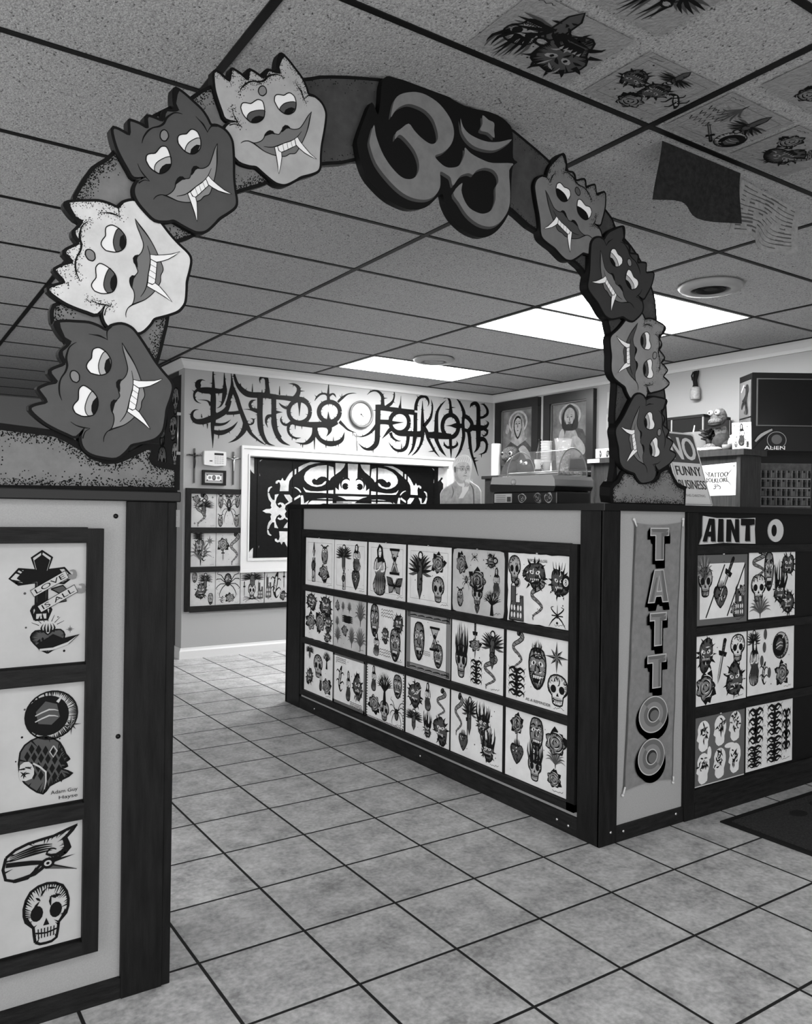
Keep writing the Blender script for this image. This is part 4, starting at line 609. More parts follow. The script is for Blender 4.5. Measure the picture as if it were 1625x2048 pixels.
def d_eight(I):
    d_beast(I); I.shape(ell(0.32, 0.05, 0.2, 0.2, 16), INK, 0.02, 4); I.fill(ell(0.32, 0.05, 0.12, 0.12, 12), I.paper, 6)
    I.ring(ell(0.32, 0.09, 0.035, 0.035, 8), 0.02, INK, 7); I.ring(ell(0.32, 0.01, 0.04, 0.04, 8), 0.02, INK, 7)
    for k in range(5): I.line([(-0.2 + 0.1 * k, 0.25, 0.05), (-0.25 + 0.12 * k, 0.4, 0.03), (-0.3 + 0.15 * k, 0.62, 0.003)])
def d_hood(I):
    I.shape(spline([(-0.5, 0.28), (-0.3, 0.46), (-0.02, 0.5), (0.24, 0.36), (0.36, 0.14), (0.44, 0.04), (0.36, 0.0), (0.4, -0.08), (0.3, -0.12), (0.5, -0.22), (0.3, -0.3), (0.06, -0.38), (-0.06, -0.5), (-0.3, -0.36), (-0.5, -0.12)], 2, True), G1, 0.03)
    for k in range(6):
        for j in range(4):
            x, y = -0.42 + 0.13 * k + 0.05 * (j % 2), 0.34 - 0.15 * j - 0.03 * k
            if x * x + y * y < 0.2: I.fill([(x, y + .09), (x + .055, y), (x, y - .09), (x - .055, y)], INK, 2 + (k + j) % 2)
    I.ring([(0.12, 0.32), (0.19, 0.22), (0.12, 0.12), (0.05, 0.22)], 0.02, I.paper, 5)
    I.fill(spline([(-0.5, 0.06), (-0.34, 0.1), (-0.24, -0.04), (-0.28, -0.2), (-0.5, -0.2)], 2, True), I.paper, 5); I.hatch(8, 0.1, 0.12, INK, 0.03, 0.16, 6, -0.38, -0.05)
    I.line([(-0.26, 0.06, 0.03), (-0.02, -0.12, 0.03), (-0.04, -0.42, 0.01)], I.paper, 5)
def d_bird(I):
    I.shape(spline([(-0.5, 0.1), (-0.2, 0.3), (0.16, 0.36), (0.5, 0.5), (0.34, 0.28), (0.4, 0.06), (0.24, -0.1), (0.02, -0.12), (-0.2, -0.4), (-0.5, -0.34)], 2, True), G3, 0.05)
    for k in range(4): I.line([(-0.45, 0.1 - 0.03 * k, 0.01), (-0.1, 0.22 - 0.05 * k, 0.04), (0.14, 0.2 - 0.04 * k, 0.01)], INK, 3)
    I.line([(0.3, 0.28, 0.05), (0.34, 0.08, 0.07), (0.2, -0.04, 0.06), (0.06, 0.02, 0.04), (0.12, 0.12, 0.03), (0.2, 0.08, 0.02)], INK, 4)
    I.line([(-0.5, -0.05, 0.08), (-0.15, -0.1, 0.08), (0.06, -0.16, 0.06)], INK, 4); I.line([(-0.4, -0.4, 0.06), (-0.1, -0.34, 0.06), (0.06, -0.18, 0.06)], INK, 4)
    I.fill([(0.1, -0.12), (0.48, -0.1), (0.1, -0.2)], INK, 4); I.fill([(0.1, -0.2), (0.5, -0.42), (0.04, -0.28)], G1, 3); I.line([(0.1, -0.2, 0.03), (0.5, -0.42, 0.01)], INK, 4, 1)
    I.shape(ell(0.08, -0.17, 0.09, 0.1, 14), INK, 0.02, 5); I.fill(ell(0.08, -0.17, 0.055, 0.06, 12), I.paper, 7); I.fill(ell(0.08, -0.17, 0.025, 0.03, 10), INK, 8)
MOT = {k[2:]: v for k, v in list(globals().items()) if k.startswith('d_')}

def sheet(F, w, h, art, label, group, paper=None, border=None, texts=(), name='flash_sheet', pin=True, seed=0, under=None, over=None, cat='tattoo flash sheet', edge=None):
    """a paper sheet lying on frame F (origin = its lower left corner), thickness 0.8 mm, with its drawings"""
    paper = paper or PAPER; mb = MB(); t = 0.0008
    if edge:                                          # ragged or rounded outline
        r = random.Random(seed); pts = []
        N = 44 if edge == 'ragged' else 60
        per = [(i / 11 * w, 0) for i in range(11)] + [(w, i / 9 * h) for i in range(9)] + [(w - i / 11 * w, h) for i in range(11)] + [(0, h - i / 9 * h) for i in range(9)]
        k = 0.004 if edge == 'ragged' else 0.0
        c = (w / 2, h / 2)
        for x, y in per:
            f = 1 - r.uniform(0, 1) * k / 0.15; 
            if edge == 'round' and (x in (0, w) and y in (0, h)): f = 0.965
            pts.append((c[0] + (x - c[0]) * f, c[1] + (y - c[1]) * f))
        mb.prism(F, pts, 0, t, paper)
    else:
        mb.fbox(F, 0, 0, w, h, 0, t, paper)
    def frame(i0, wd, mt, c):
        i1 = i0 + wd
        for a in ((i0, i0, w - i0, i1), (i0, h - i1, w - i0, h - i0), (i0, i0, i1, h - i0), (w - i1, i0, w - i0, h - i0)): mb.fill(F, [(a[0], a[1]), (a[2], a[1]), (a[2], a[3]), (a[0], a[3])], c, mt)
    if border == 'line': frame(0.026, 0.0012, G1, t + 0.0002)
    if border == 'card': frame(0, 0.016, GREYCARD, t + 0.0002)
    if border == 'check':
        for i in range(26):
            for y in (0.001, h - 0.009): mb.fill(F, [(i / 26 * w, y), (i / 26 * w + w / 52, y), (i / 26 * w + w / 52, y + 0.008), (i / 26 * w, y + 0.008)], t + 0.0002, INK)
        for i in range(20):
            for x in (0.001, w - 0.009): mb.fill(F, [(x, i / 20 * h), (x + 0.008, i / 20 * h), (x + 0.008, i / 20 * h + h / 40), (x, i / 20 * h + h / 40)], t + 0.0002, INK)
    if border == 'bamboo':
        frame(0.002, 0.028, G2, t + 0.0002); frame(0.002, 0.002, INK, t + 0.0004); frame(0.029, 0.0025, INK, t + 0.0004)
        for i in range(5):
            for y in (0.012, h - 0.02): mb.stroke(F, [(0.03 + i * 0.065, y, 0.004), (0.07 + i * 0.065, y + 0.004, 0.006), (0.09 + i * 0.065, y, 0.003)], t + 0.0006, INK)
        for x in (0.004, w - 0.03):
            for y in (0.004, h - 0.03): mb.fill(F, ell(x + 0.013, y + 0.013, 0.014, 0.014, 12), t + 0.0006, G1)
    if under: under(mb, F, w, h, t)
    for k, a in enumerate(art):
        kind, x, y, aw, ah = a[:5]; rot = a[5] if len(a) > 5 else 0
        I = Ink(mb, F, t, x * w, y * h, aw * w * 1.18, ah * h * 1.18, rot, seed * 31 + k); I.paper = paper; MOT[kind](I)
    r = random.Random(seed * 7 + 1)
    if len(art) > 2 and art[0][0] != 'profile':
        for k in range(9):                               # small dots and a scribbled signature between the designs
            x, y = r.uniform(.08, .92) * w, r.uniform(.08, .92) * h; s_ = r.uniform(.0015, .0035)
            mb.fill(F, [(x + s_ * math.cos(a), y + s_ * math.sin(a)) for a in (0, 1.05, 2.09, 3.14, 4.19, 5.24)], t + 0.00025, r.choice((INK, G1)))
        I = Ink(mb, F, t, (0.86 if paper is not PAPER_L else 0.2) * w, 0.055 * h, 0.16 * w, 0.05 * h, 0.1, seed); I.line([(-0.5 + 0.1 * j, r.uniform(-.3, .3), 0.05) for j in range(11)], INK, 0, 2)
    if over: over(mb, F, w, h, t)
    for tx, x0, y0, x1, y1 in texts: put_text(mb, F, tx, x0 * w, y0 * h, x1 * w, y1 * h, t + 0.0032, INK)
    o = mb.build(name); meta(o, label, cat, group)
    if pin:
        p = MB(); c = F.P(w / 2, h + 0.004, 0.004); p.ball(c, (0.0055, 0.0055, 0.0055), SILVER, 10, 6); c2 = F.P(w / 2, h + 0.004, 0); p.tube([c2, c], 0.002, SILVER, 6)
        p.build('push_pin', o)['label'] = 'silver push pin'
    return o

# ------------------------------------------------------------------ right counter (L shaped, sheets framed on its two faces)
CX, CY, CT = 0.206, -4.524, 1.217          # panel planes and underside of the top
rc = thing('reception_counter', 'L-shaped chest-high counter with dark wood trim carrying the right foot of the arch', 'counter', (1.4, -3.6, 0))
FS = Fr((CX, 0, 0), (0, -1, 0), (0, 0, 1))            # side face: a = -y, b = z, faces the left
FF = Fr((0, CY, 0), (1, 0, 0), (0, 0, 1))             # front face: a = x, b = z, faces the entrance
b = MB(); b.box((CX, CY, 0), (0.56, -1.93, CT), PANEL).box((0.56, CY, 0), (3.29, -4.17, CT), PANEL); b.build('body', rc)['label'] = 'light grey painted panels'
b = MB(); b.prism(Fr((0, 0, 0), (1, 0, 0), (0, 1, 0)), [(0.185, -4.545), (3.29, -4.545), (3.29, -4.15), (0.60, -4.15), (0.60, -1.90), (0.185, -1.90)], CT, CT + 0.026, BLACKGLOSS); b.build('countertop', rc, bevel=0.003)['label'] = 'glossy black countertop'
b = MB(); b.box((0.190, CY - 0.010, 0), (0.206, -4.424, CT), WOOD).box((0.190, CY - 0.012, 0), (0.282, CY, CT), WOOD); b.build('corner_post', rc, bevel=0.002)
b = MB(); b.box((0.188, -2.10, 0), (0.206, -1.915, CT), WOOD).box((0.188, -1.93, 0), (0.60, -1.905, CT), WOOD); b.build('end_post', rc, bevel=0.002)
b = MB(); b.box((0.664, CY - 0.016, 0), (0.728, CY, CT), WOOD); b.build('post', rc, bevel=0.002)
b = MB(); b.fbox(FS, 2.10, 0, 4.424, 0.069, 0, 0.014, WOODH).fbox(FF, 0.282, 0, 0.664, 0.058, 0, 0.010, WOODH).fbox(FF, 0.728, 0, 3.28, 0.062, 0, 0.016, WOODH); b.build('kick_board', rc, bevel=0.002)
# side frame
fr = MB(); fr.fbox(FS, 2.115, 0.088, 4.412, 1.09, 0, 0.003, BLACK); fr.build('backing_board', rc)
for a0, b0, a1, b1, nm in ((2.112, 1.047, 4.372, 1.092, 'rail'), (2.14, 0.722, 4.372, 0.757, 'rail'), (2.14, 0.404, 4.372, 0.437, 'rail'), (2.14, 0.088, 4.412, 0.119, 'rail')):
    MB().fbox(FS, a0, b0, a1, b1, 0.003, 0.019, WOODH).build(nm, rc, bevel=0.002)
MB().fbox(FS, 2.112, 0.088, 2.140, 1.047, 0.003, 0.019, WOOD).build('stile', rc, bevel=0.002)
MB().fbox(FS, 4.372, 0.088, 4.412, 1.090, 0.003, 0.019, WOOD).build('stile', rc, bevel=0.002)
# front frame
fr = MB(); fr.fbox(FF, 0.728, 0.062, 3.28, CT, 0, 0.004, BLACK); fr.build('backing_board', rc)
for a0, b0, a1, b1 in ((0.728, 1.050, 3.28, 1.083), (0.728, 0.722, 3.28, 0.756), (0.728, 0.400, 3.28, 0.436), (0.728, 0.062, 3.28, 0.112)):
    MB().fbox(FF, a0, b0, a1, b1, 0.004, 0.014, WOODH).build('rail', rc, bevel=0.002)
for x, y, z in ((0.25, CY - 0.012, 0.045), (0.32, CY - 0.010, 0.035), (0.62, CY - 0.010, 0.04)): MB().lathe((x, y, z), [(0.001, -0.003), (0.005, -0.002), (0.005, 0.001)], SILVER, 10, 'y').build('screw', rc)
for y, z in ((-4.32, 0.035), (-4.38, 0.03), (-3.4, 0.04), (-2.3, 0.035)): MB().lathe((CX - 0.014, y, z), [(0.001, -0.003), (0.005, -0.002), (0.005, 0.001)], SILVER, 10, 'x').build('screw', rc)

# ------------------------------------------------------------------ left counter
lc = thing('side_counter', 'chest-high counter with dark wood corner post carrying the left foot of the arch', 'counter', (-2.6, -4.35, 0))
b = MB(); b.box((-4.0, CY, 0), (-1.39, -4.17, CT), PANEL); b.build('body', lc)['label'] = 'light grey painted panels'
b = MB(); b.box((-4.0, -4.545, CT), (-1.355, -4.14, CT + 0.026), BLACKGLOSS); b.build('countertop', lc, bevel=0.003)['label'] = 'glossy black countertop'
b = MB(); b.box((-1.486, CY - 0.016, 0), (-1.386, CY, CT), WOOD); b.build('corner_post', lc, bevel=0.002)
b = MB(); b.box((-1.386, CY - 0.012, 0), (-1.364, -4.165, CT), WOOD); b.build('end_board', lc, bevel=0.002)
b = MB(); b.fbox(FF, -4.0, 0, -1.486, 0.05, 0, 0.012, WOODH); b.build('kick_board', lc, bevel=0.002)
b = MB(); b.fbox(FF, -4.0, 0.14, -1.545, 1.15, 0, 0.003, BLACK); b.build('backing_board', lc)
MB().fbox(FF, -1.578, 0.135, -1.541, 1.150, 0.003, 0.019, WOOD).build('stile', lc, bevel=0.002)
for b0, b1 in ((1.116, 1.153), (0.787, 0.827), (0.459, 0.498), (0.135, 0.167)):
    MB().fbox(FF, -4.0, b0, -1.578, b1, 0.003, 0.019, WOODH).build('rail', lc, bevel=0.002)
for x, z in ((-1.51, 1.18), (-1.497, 0.64)): MB().lathe((x, CY, z), [(0.001, -0.002), (0.006, -0.0015), (0.006, 0.001)], BLACK, 10, 'y').build('screw', lc)

# ------------------------------------------------------------------ flash sheets on the side of the right counter
SC = [2.142, 2.505, 2.880, 3.256, 3.626, 4.004]; SW = 0.358
SZ = [0.759, 0.439, 0.121]; SH = 0.283
GS = 'flash sheets framed on the side of the right counter'
side = [
 ([('candle', .3, .5, .28, .7), ('owl', .68, .68, .3, .36), ('rose', .66, .3, .34, .36)], dict(border='line'), "thin-bordered flash sheet with tall candle and owl, next to the counter's end post"),
 ([('wing', .3, .66, .42, .5), ('candle', .32, .3, .24, .46), ('figure', .7, .68, .3, .44), ('heart', .68, .28, .26, .42)], dict(border='line'), 'thin-bordered flash sheet with an eagle, a standing lady and a heart, beside the candle sheet'),
 ([('figure', .33, .5, .46, .78), ('glass', .72, .68, .3, .4), ('butterfly', .72, .24, .36, .3)], dict(border='line'), 'thin-bordered flash sheet with robed figure, hourglass and butterfly on the counter side'),
 ([('wing', .3, .52, .46, .76), ('rose', .72, .72, .3, .34), ('skull', .72, .3, .26, .36)], dict(border='line'), 'thin-bordered flash sheet with one large eagle, a rose and a skull on the counter side'),
 ([('rose', .18, .76, .22, .34), ('glyph', .44, .88, .14, .12), ('eight', .76, .84, .2, .2), ('rose', .5, .52, .34, .36), ('flame', .5, .4, .26, .44), ('figure', .86, .54, .16, .36), ('owl', .16, .24, .16, .28), ('heart', .5, .1, .1, .16), ('tree', .78, .22, .3, .34), ('spider', .28, .48, .14, .22)], dict(paper=PAPER_T, edge='round'), 'darker-toned flash sheet crowded with small designs around a central rose, on the counter side'),
 ([('skull', .12, .76, .2, .34), ('beast', .46, .7, .36, .42), ('snake', .5, .36, .3, .56), ('eight', .84, .62, .28, .4), ('castle', .16, .28, .26, .44), ('moon', .17, .57, .09, .12), ('glyph', .82, .17, .24, .26)], dict(edge='ragged', texts=[('TATTOO-FOLKLORE', .34, .885, .66, .925)]), 'torn-edged flash sheet headed with the shop name, with an eight ball, near the corner post'),
 ([('beast', .24, .78, .38, .36), ('beast', .74, .74, .42, .44), ('rose', .22, .36, .34, .38), ('rose', .56, .4, .36, .42), ('beast', .84, .42, .28, .36), ('beast', .82, .12, .24, .2)], dict(edge='ragged'), 'flash sheet packed with dark devil heads and roses, middle row beside the end post'),
 ([('rose', .12, .82, .14, .2), ('fan', .3, .82, .12, .18), ('fan', .5, .82, .14, .2), ('fan', .84, .76, .3, .44), ('tribal', .44, .58, .36, .12), ('fan', .12, .5, .14, .2), ('rose', .36, .36, .18, .22), ('fan', .14, .24, .22, .3), ('fan', .58, .26, .22, .36), ('fan', .84, .26, .32, .4)], dict(paper=PAPER_T), 'tinted flash sheet of pale botanical flowers, second in the middle row of the counter side'),
 ([('squig', .54, .86, .3, .16), ('mask', .2, .7, .28, .52), ('beast', .84, .72, .26, .34), ('figure', .26, .26, .22, .36), ('beast', .5, .46, .2, .28), ('mask', .76, .34, .32, .5), ('squig', .5, .14, .28, .14)], dict(), 'flash sheet of carved tiki masks and little dancers, middle row of the counter side'),
 ([('mask', .3, .52, .3, .56), ('glass', .66, .6, .26, .34), ('mask', .74, .34, .24, .34), ('squig', .47, .33, .18, .08)], dict(border='bamboo'), 'flash sheet framed by drawn bamboo poles, with a mask and a cocktail glass'),
 ([('flame', .2, .52, .3, .74), ('dagger', .47, .74, .2, .5), ('rose', .48, .66, .22, .2), ('tribal', .5, .24, .24, .34), ('wing', .8, .66, .36, .54), ('snake', .76, .3, .34, .5)], dict(), 'flash sheet with flaming skull, dagger through a flower, tribal blades and winged beast, middle row'),
 ([('snake', .19, .7, .26, .54), ('star', .82, .74, .32, .38), ('mask', .52, .54, .34, .5), ('flame', .52, .78, .2, .24), ('tribal', .18, .26, .3, .38), ('skull', .84, .3, .3, .36)], dict(texts=[('AS A REMINDER', .34, .045, .74, .085)]), 'flash sheet with a nautical star, snake and mask, lettered along its bottom edge'),
 ([('wing', .2, .84, .26, .26), ('skull', .5, .6, .3, .4), ('tree', .8, .78, .26, .32), ('beast', .2, .32, .26, .34), ('figure', .6, .34, .12, .4), ('rose', .8, .24, .3, .34)], dict(), 'flash sheet with a skull and a small tree, bottom row beside the end post'),
 ([('lizard', .24, .5, .28, .5), ('figure', .5, .42, .18, .5), ('beast', .78, .46, .3, .5), ('squig', .26, .87, .3, .1), ('squig', .74, .1, .34, .08)], dict(border='card'), 'flash sheet in a grey card border with three dark figures, on the counter side'),
 ([('figure', .2, .74, .18, .4), ('tree', .5, .62, .4, .52), ('mask', .84, .74, .26, .36), ('rose', .22, .28, .32, .34), ('skull', .5, .22, .24, .3), ('spider', .82, .28, .3, .42)], dict(border='check'), 'flash sheet with a black checkered edge and a bare tree, on the counter side'),
 ([('beast', .22, .7, .34, .44), ('figure', .52, .74, .18, .4), ('snake', .82, .68, .28, .44), ('wing', .2, .28, .36, .34), ('flame', .52, .28, .24, .42), ('beast', .82, .26, .32, .44)], dict(), 'flash sheet of twisting beasts and a serpent, bottom row right of the checkered one'),
 ([('snake', .16, .6, .22, .6), ('wing', .38, .68, .26, .56), ('flame', .64, .7, .34, .46), ('heart', .26, .24, .2, .3), ('flame', .74, .34, .36, .5), ('dagger', .34, .5, .12, .5)], dict(), 'flash sheet with two flaming skulls, a snake and a dagger, bottom row'),
 ([('rose', .2, .78, .2, .3), ('dagger', .2, .62, .14, .4), ('mask', .52, .74, .26, .4), ('rose', .82, .7, .34, .36), ('fan', .82, .5, .26, .26), ('heart', .2, .38, .24, .32), ('flame', .5, .38, .28, .54), ('rose', .8, .2, .22, .24)], dict(), 'flash sheet of roses, mask and flaming skull, bottom row next to the corner post'),
]
for i, (art, kw, lb) in enumerate(side):
    r, c = divmod(i, 6); z = SZ[r] - (0.0 if r else 0.0)
    F = Fr((CX - 0.003, -SC[c], z), (0, -1, 0), (0, 0, 1)); F.o += F.n * 0.0002
    sheet(F, SW, SH, art, lb, GS, seed=i + 3, **kw)

# ------------------------------------------------------------------ flash sheets on the front of the right counter
GF = 'flash sheets framed on the front of the right counter'
def diag(mb, F, w, h, t):
    mb.fbox(F, 0, 0, w, h, t, t + 0.0002, GREYCARD); mb.fill(F, [(0.02, 0.025), (w - 0.02, 0.025), (w - 0.02, h - 0.035), (0.02, h - 0.035)], t + 0.0003, PAPER)
    for x in (0.06, 0.2): mb.stroke(F, [(x, 0.03, 0.007), (x + 0.12, h - 0.04, 0.007)], t + 0.0005, INK)
def darkbg(mb, F, w, h, t):
    mb.fill(F, [(0, 0), (w, 0), (w, h), (0, h)], t + 0.0002, GREYCARD); mb.fill(F, [(0, 0), (w, 0), (w, 0.004), (0, 0.004)], t + 0.0004, WHITEP)
    for x, y, a, c in ((0.30, 0.46, 0.05, 0.06), (0.7, 0.5, 0.13, 0.025)): mb.fill(F, ell(x * w, y * h, a * w * .8, c * h * 1.6, 14), t + 0.0006, PAPER)
front = [
 (0.738, 0.762, 0.335, 0.283, [('skull', .16, .62, .26, .36), ('fan', .14, .78, .3, .4), ('heart', .46, .42, .3, .36), ('dagger', .56, .62, .3, .66, -0.5), ('castle', .84, .3, .22, .36), ('rose', .9, .46, .14, .18), ('rose', .74, .2, .14, .2)], dict(under=diag), 'grey-matted flash sheet cut by diagonal black bars, with dagger and heart, under the word sign'),
 (1.086, 0.768, 0.345, 0.29, [('snake', .2, .78, .4, .4), ('skull', .2, .45, .3, .34), ('mask', .42, .7, .24, .5), ('fan', .24, .18, .4, .3), ('flame', .66, .5, .36, .6), ('beast', .84, .2, .3, .36), ('beast', .84, .78, .3, .34)], dict(), 'flash sheet packed edge to edge with snake, skull and flames, under the round sign piece'),
 (0.733, 0.440, 0.342, 0.283, [('beast', .2, .72, .34, .44), ('dagger', .5, .6, .34, .56, -0.25), ('skull', .82, .76, .28, .34), ('rose', .2, .26, .38, .42), ('beast', .76, .3, .4, .46)], dict(), 'pale flash sheet with a panther, carved dagger and pirate skull, middle row beside the banner'),
 (1.084, 0.443, 0.345, 0.283, [('wing', .12, .78, .24, .4), ('figure', .14, .5, .26, .6), ('dots', .4, .6, .26, .7), ('lizard', .34, .3, .2, .34), ('moon', .7, .7, .3, .36), ('rose', .74, .26, .3, .36)], dict(), 'flash sheet sprinkled with grey dots beside a winged figure, counter front, middle row'),
 (0.730, 0.117, 0.338, 0.277, [('profile', .18, .72, .25, .38), ('profile', .5, .75, .25, .38), ('profile', .8, .77, .25, .38), ('profile', .18, .25, .25, .38), ('profile', .5, .27, .25, .38), ('profile', .8, .29, .25, .38)], dict(under=darkbg), 'dark grey flash sheet with six white head profiles, bottom row of the counter front'),
 (1.080, 0.122, 0.345, 0.28, [('tribal', .2, .66, .34, .5), ('tribal', .18, .2, .32, .3), ('tribal', .6, .7, .34, .44), ('tribal', .6, .24, .36, .36), ('tribal', .86, .5, .2, .6)], dict(), 'flash sheet of jagged black tribal blades, bottom row of the counter front'),
]
for i, (x, z, w, h, art, kw, lb) in enumerate(front):
    F = Fr((x, CY - 0.0042, z), (1, 0, 0), (0, 0, 1)); sheet(F, w, h, art, lb, GF, seed=i + 40, **kw)

# ------------------------------------------------------------------ flash sheets on the left counter
GL = 'flash sheets framed on the left counter'
def ribbons(mb, F, w, h, t):
    for tx, u, v, L_ in (('LOVE', .775, .665, .078), ('IS ALL', .825, .54, .084)):
        c, s_ = math.cos(0.52), math.sin(0.52); F2 = Fr(F.P(u * w, v * h, 0), F.u * c + F.v * s_, F.v * c - F.u * s_)
        mb.fill(F2, [(-L_ / 2 - .004, -.009), (L_ / 2 + .004, -.010), (L_ / 2 + .006, .010), (-L_ / 2 - .004, .009)], t + 0.0030, INK)
        mb.fill(F2, [(-L_ / 2 - .003, -.0078), (L_ / 2 + .003, -.0088), (L_ / 2 + .0045, .0088), (-L_ / 2 - .003, .0078)], t + 0.0033, PAPER_L)
        mb.stroke(F2, [(L_ / 2 + .004, -.006, .012), (L_ / 2 + .016, -.014, .010), (L_ / 2 + .022, -.002, .007), (L_ / 2 + .014, .004, .002)], t + 0.0026, G2)
        put_text(mb, F2, tx, -L_ / 2 + .004, -.0052, L_ / 2 - .002, .0058, t + 0.0036, INK)
def swoosh(mb, F, w, h, t):
    mb.fill(F, [(.70 * w, .17 * h), (.80 * w, .25 * h), (.86 * w, .21 * h), (.965 * w, .235 * h), (.90 * w, .16 * h), (.80 * w, .12 * h), (.72 * w, .12 * h)], t + 0.0030, INK)
    mb.fill(F, [(.72 * w, .135 * h), (.80 * w, .138 * h), (.89 * w, .175 * h), (.95 * w, .225 * h), (.89 * w, .155 * h), (.80 * w, .118 * h), (.72 * w, .118 * h)], t + 0.0034, PAPER_L)
    for k in range(7): a = 0.5 + 0.36 * k; mb.stroke(F, [(.77 * w + .022 * math.cos(a), .30 * h + .016 * math.sin(a), .0016), (.77 * w + .040 * math.cos(a), .30 * h + .032 * math.sin(a), .0008)], t + 0.0004, INK)
    ribbons(mb, F, w, h, t)
left = [
 (0.832, [('cross', .728, .65, .32, .47), ('heart', .77, .21, .23, .22), ('star', .905, .28, .05, .06), ('rose', .3, .6, .3, .4), ('heart', .3, .2, .2, .2)], [], swoosh, 'white flash sheet with an ornate cross wrapped in lettered ribbons, top of the left counter'),
 (0.503, [('moon', .80, .74, .28, .35), ('star', .92, .64, .11, .15), ('hood', .775, .335, .27, .40), ('figure', .3, .5, .3, .7)], [('Adam Guy', .80, .075, .965, .115), ('Hayse', .85, .025, .965, .062)], None, 'white flash sheet with a crescent moon, star and hooded head, middle of the left counter'),
 (0.172, [('bird', .755, .76, .36, .34), ('skull', .785, .28, .27, .42), ('owl', .3, .5, .3, .6)], [], None, 'white flash sheet with a long-beaked bird and a cracked skull, bottom of the left counter'),
]
for i, (z, art, tx, ov, lb) in enumerate(left):
    F = Fr((-1.938, CY - 0.0035, z), (1, 0, 0), (0, 0, 1)); sheet(F, 0.36, 0.283, art, lb, GL, seed=i + 60, paper=PAPER_L, texts=tx, over=ov, pin=False)

# ------------------------------------------------------------------ wooden rack of sheets on the back wall
FB = Fr((0, YW, 0), (1, 0, 0), (0, 0, 1))
rk = thing('sheet_rack', 'dark wooden rack of flash sheets on the back wall left of the window', 'rack', (0.5, YW, 0.38))
MB().fbox(FB, 0.106, 0.38, 0.150, 1.378, 0, 0.022, WOOD).build('stile', rk, bevel=0.002)
for a0, b0, a1, b1 in ((0.15, 1.337, 0.582, 1.378), (0.15, 1.016, 0.582, 1.057), (0.15, 0.697, 0.582, 0.737), (0.15, 0.372, 1.56, 0.418)):
    MB().fbox(FB, a0, b0, a1, b1, 0, 0.020, WOODH).build('rail', rk, bevel=0.002)
MB().fbox(FB, 0.15, 0.418, 0.582, 1.337, 0, 0.003, BLACK).fbox(FB, 0.582, 0.418, 1.56, 0.690, 0, 0.003, BLACK).build('backing_board', rk)
GW = 'flash sheets in the rack on the back wall'
wallS = [
 (0.153, 1.060, [('snake', .4, .5, .6, .9), ('wing', .5, .6, .7, .5), ('rose', .2, .85, .3, .2), ('star', .85, .9, .12, .1), ('star', .15, .12, .12, .1)], 'grey flash sheet with a winding dragon, upper left of the wall rack'),
 (0.369, 1.060, [('spider', .5, .55, .5, .7), ('owl', .16, .8, .26, .4), ('owl', .84, .8, .24, .36), ('owl', .16, .22, .26, .36), ('owl', .82, .22, .26, .36), ('butterfly', .5, .92, .3, .14)], 'grey flash sheet with a large many-legged beetle among four small ones, in the wall rack'),
 (0.153, 0.740, [('fan', .4, .45, .8, .7), ('beast', .34, .6, .4, .5), ('star', .76, .76, .4, .32), ('tribal', .3, .9, .5, .16), ('lizard', .5, .36, .4, .4)], 'grey flash sheet with a maned beast and a star medallion, in the wall rack'),
 (0.369, 0.740, [('rose', .28, .66, .46, .42), ('dagger', .28, .34, .3, .3), ('snake', .74, .5, .46, .9)], 'grey flash sheet with a looping snake beside a flower crest, in the wall rack'),
 (0.153, 0.421, [('mask', .18, .85, .24, .26), ('wing', .6, .72, .5, .5), ('beast', .44, .44, .5, .44), ('mask', .82, .2, .24, .3), ('squig', .5, .92, .3, .08)], 'grey flash sheet with two small masks and a leaping beast, in the wall rack'),
 (0.369, 0.421, [('spider', .5, .62, .86, .7), ('rose', .6, .2, .4, .28), ('lizard', .26, .16, .3, .2)], 'grey flash sheet with a big spider over a rose, bottom row of the wall rack'),
 (0.586, 0.419, [('wing', .5, .74, .84, .44), ('skull', .48, .4, .3, .4), ('dagger', .16, .45, .2, .4), ('castle', .84, .4, .24, .44), ('spider', .5, .14, .7, .18)], 'grey flash sheet with a bat over a skull, under the left end of the window'),
 (0.805, 0.418, [('lizard', .48, .52, .5, .8), ('castle', .16, .5, .24, .56), ('dagger', .84, .7, .2, .5), ('eight', .8, .2, .3, .28), ('star', .16, .16, .2, .14)], 'grey flash sheet with a clinging lizard and a temple, third along under the window'),
 (1.024, 0.417, [('flame', .5, .6, .6, .6), ('rose', .4, .2, .4, .26)], 'grey flash sheet half hidden by the far end of the right counter'),
]
for i, (x, z, art, lb) in enumerate(wallS):
    F = Fr((x, YW - 0.0032, z), (1, 0, 0), (0, 0, 1)); sheet(F, 0.212, 0.274, art, lb, GW, seed=i + 80, paper=PAPER_W, pin=(i > 5))

# ------------------------------------------------------------------ window with the black cut-out design
wn = thing('window_1', None, None, (1.69, YW, 0.70)); struct(wn)
f = MB()
for a in ((0.582, 1.672, 2.80, 1.740), (0.582, 0.690, 2.80, 0.785), (0.582, 0.785, 0.645, 1.672), (2.74, 0.785, 2.80, 1.672)):
    f.fbox(FB, *a, 0, 0.016, TRIM)
for a in ((0.574, 1.725, 2.808, 1.748), (0.574, 0.682, 2.808, 0.705), (0.574, 0.705, 0.592, 1.725), (2.79, 0.705, 2.808, 1.725)): f.fbox(FB, *a, 0, 0.026, TRIM)
for a in ((0.637, 1.664, 2.748, 1.678), (0.637, 0.779, 2.748, 0.793), (0.637, 0.793, 0.650, 1.664), (2.735, 0.793, 2.748, 1.664)): f.fbox(FB, *a, 0.016, 0.022, TRIM)
for a in ((wx0, wz1 - 0.012, wx1, wz1), (wx0, wz0, wx1, wz0 + 0.012), (wx0, wz0, wx0 + 0.012, wz1), (wx1 - 0.012, wz0, wx1, wz1)): f.fbox(FB, *a, -0.14, 0.0, TRIM)
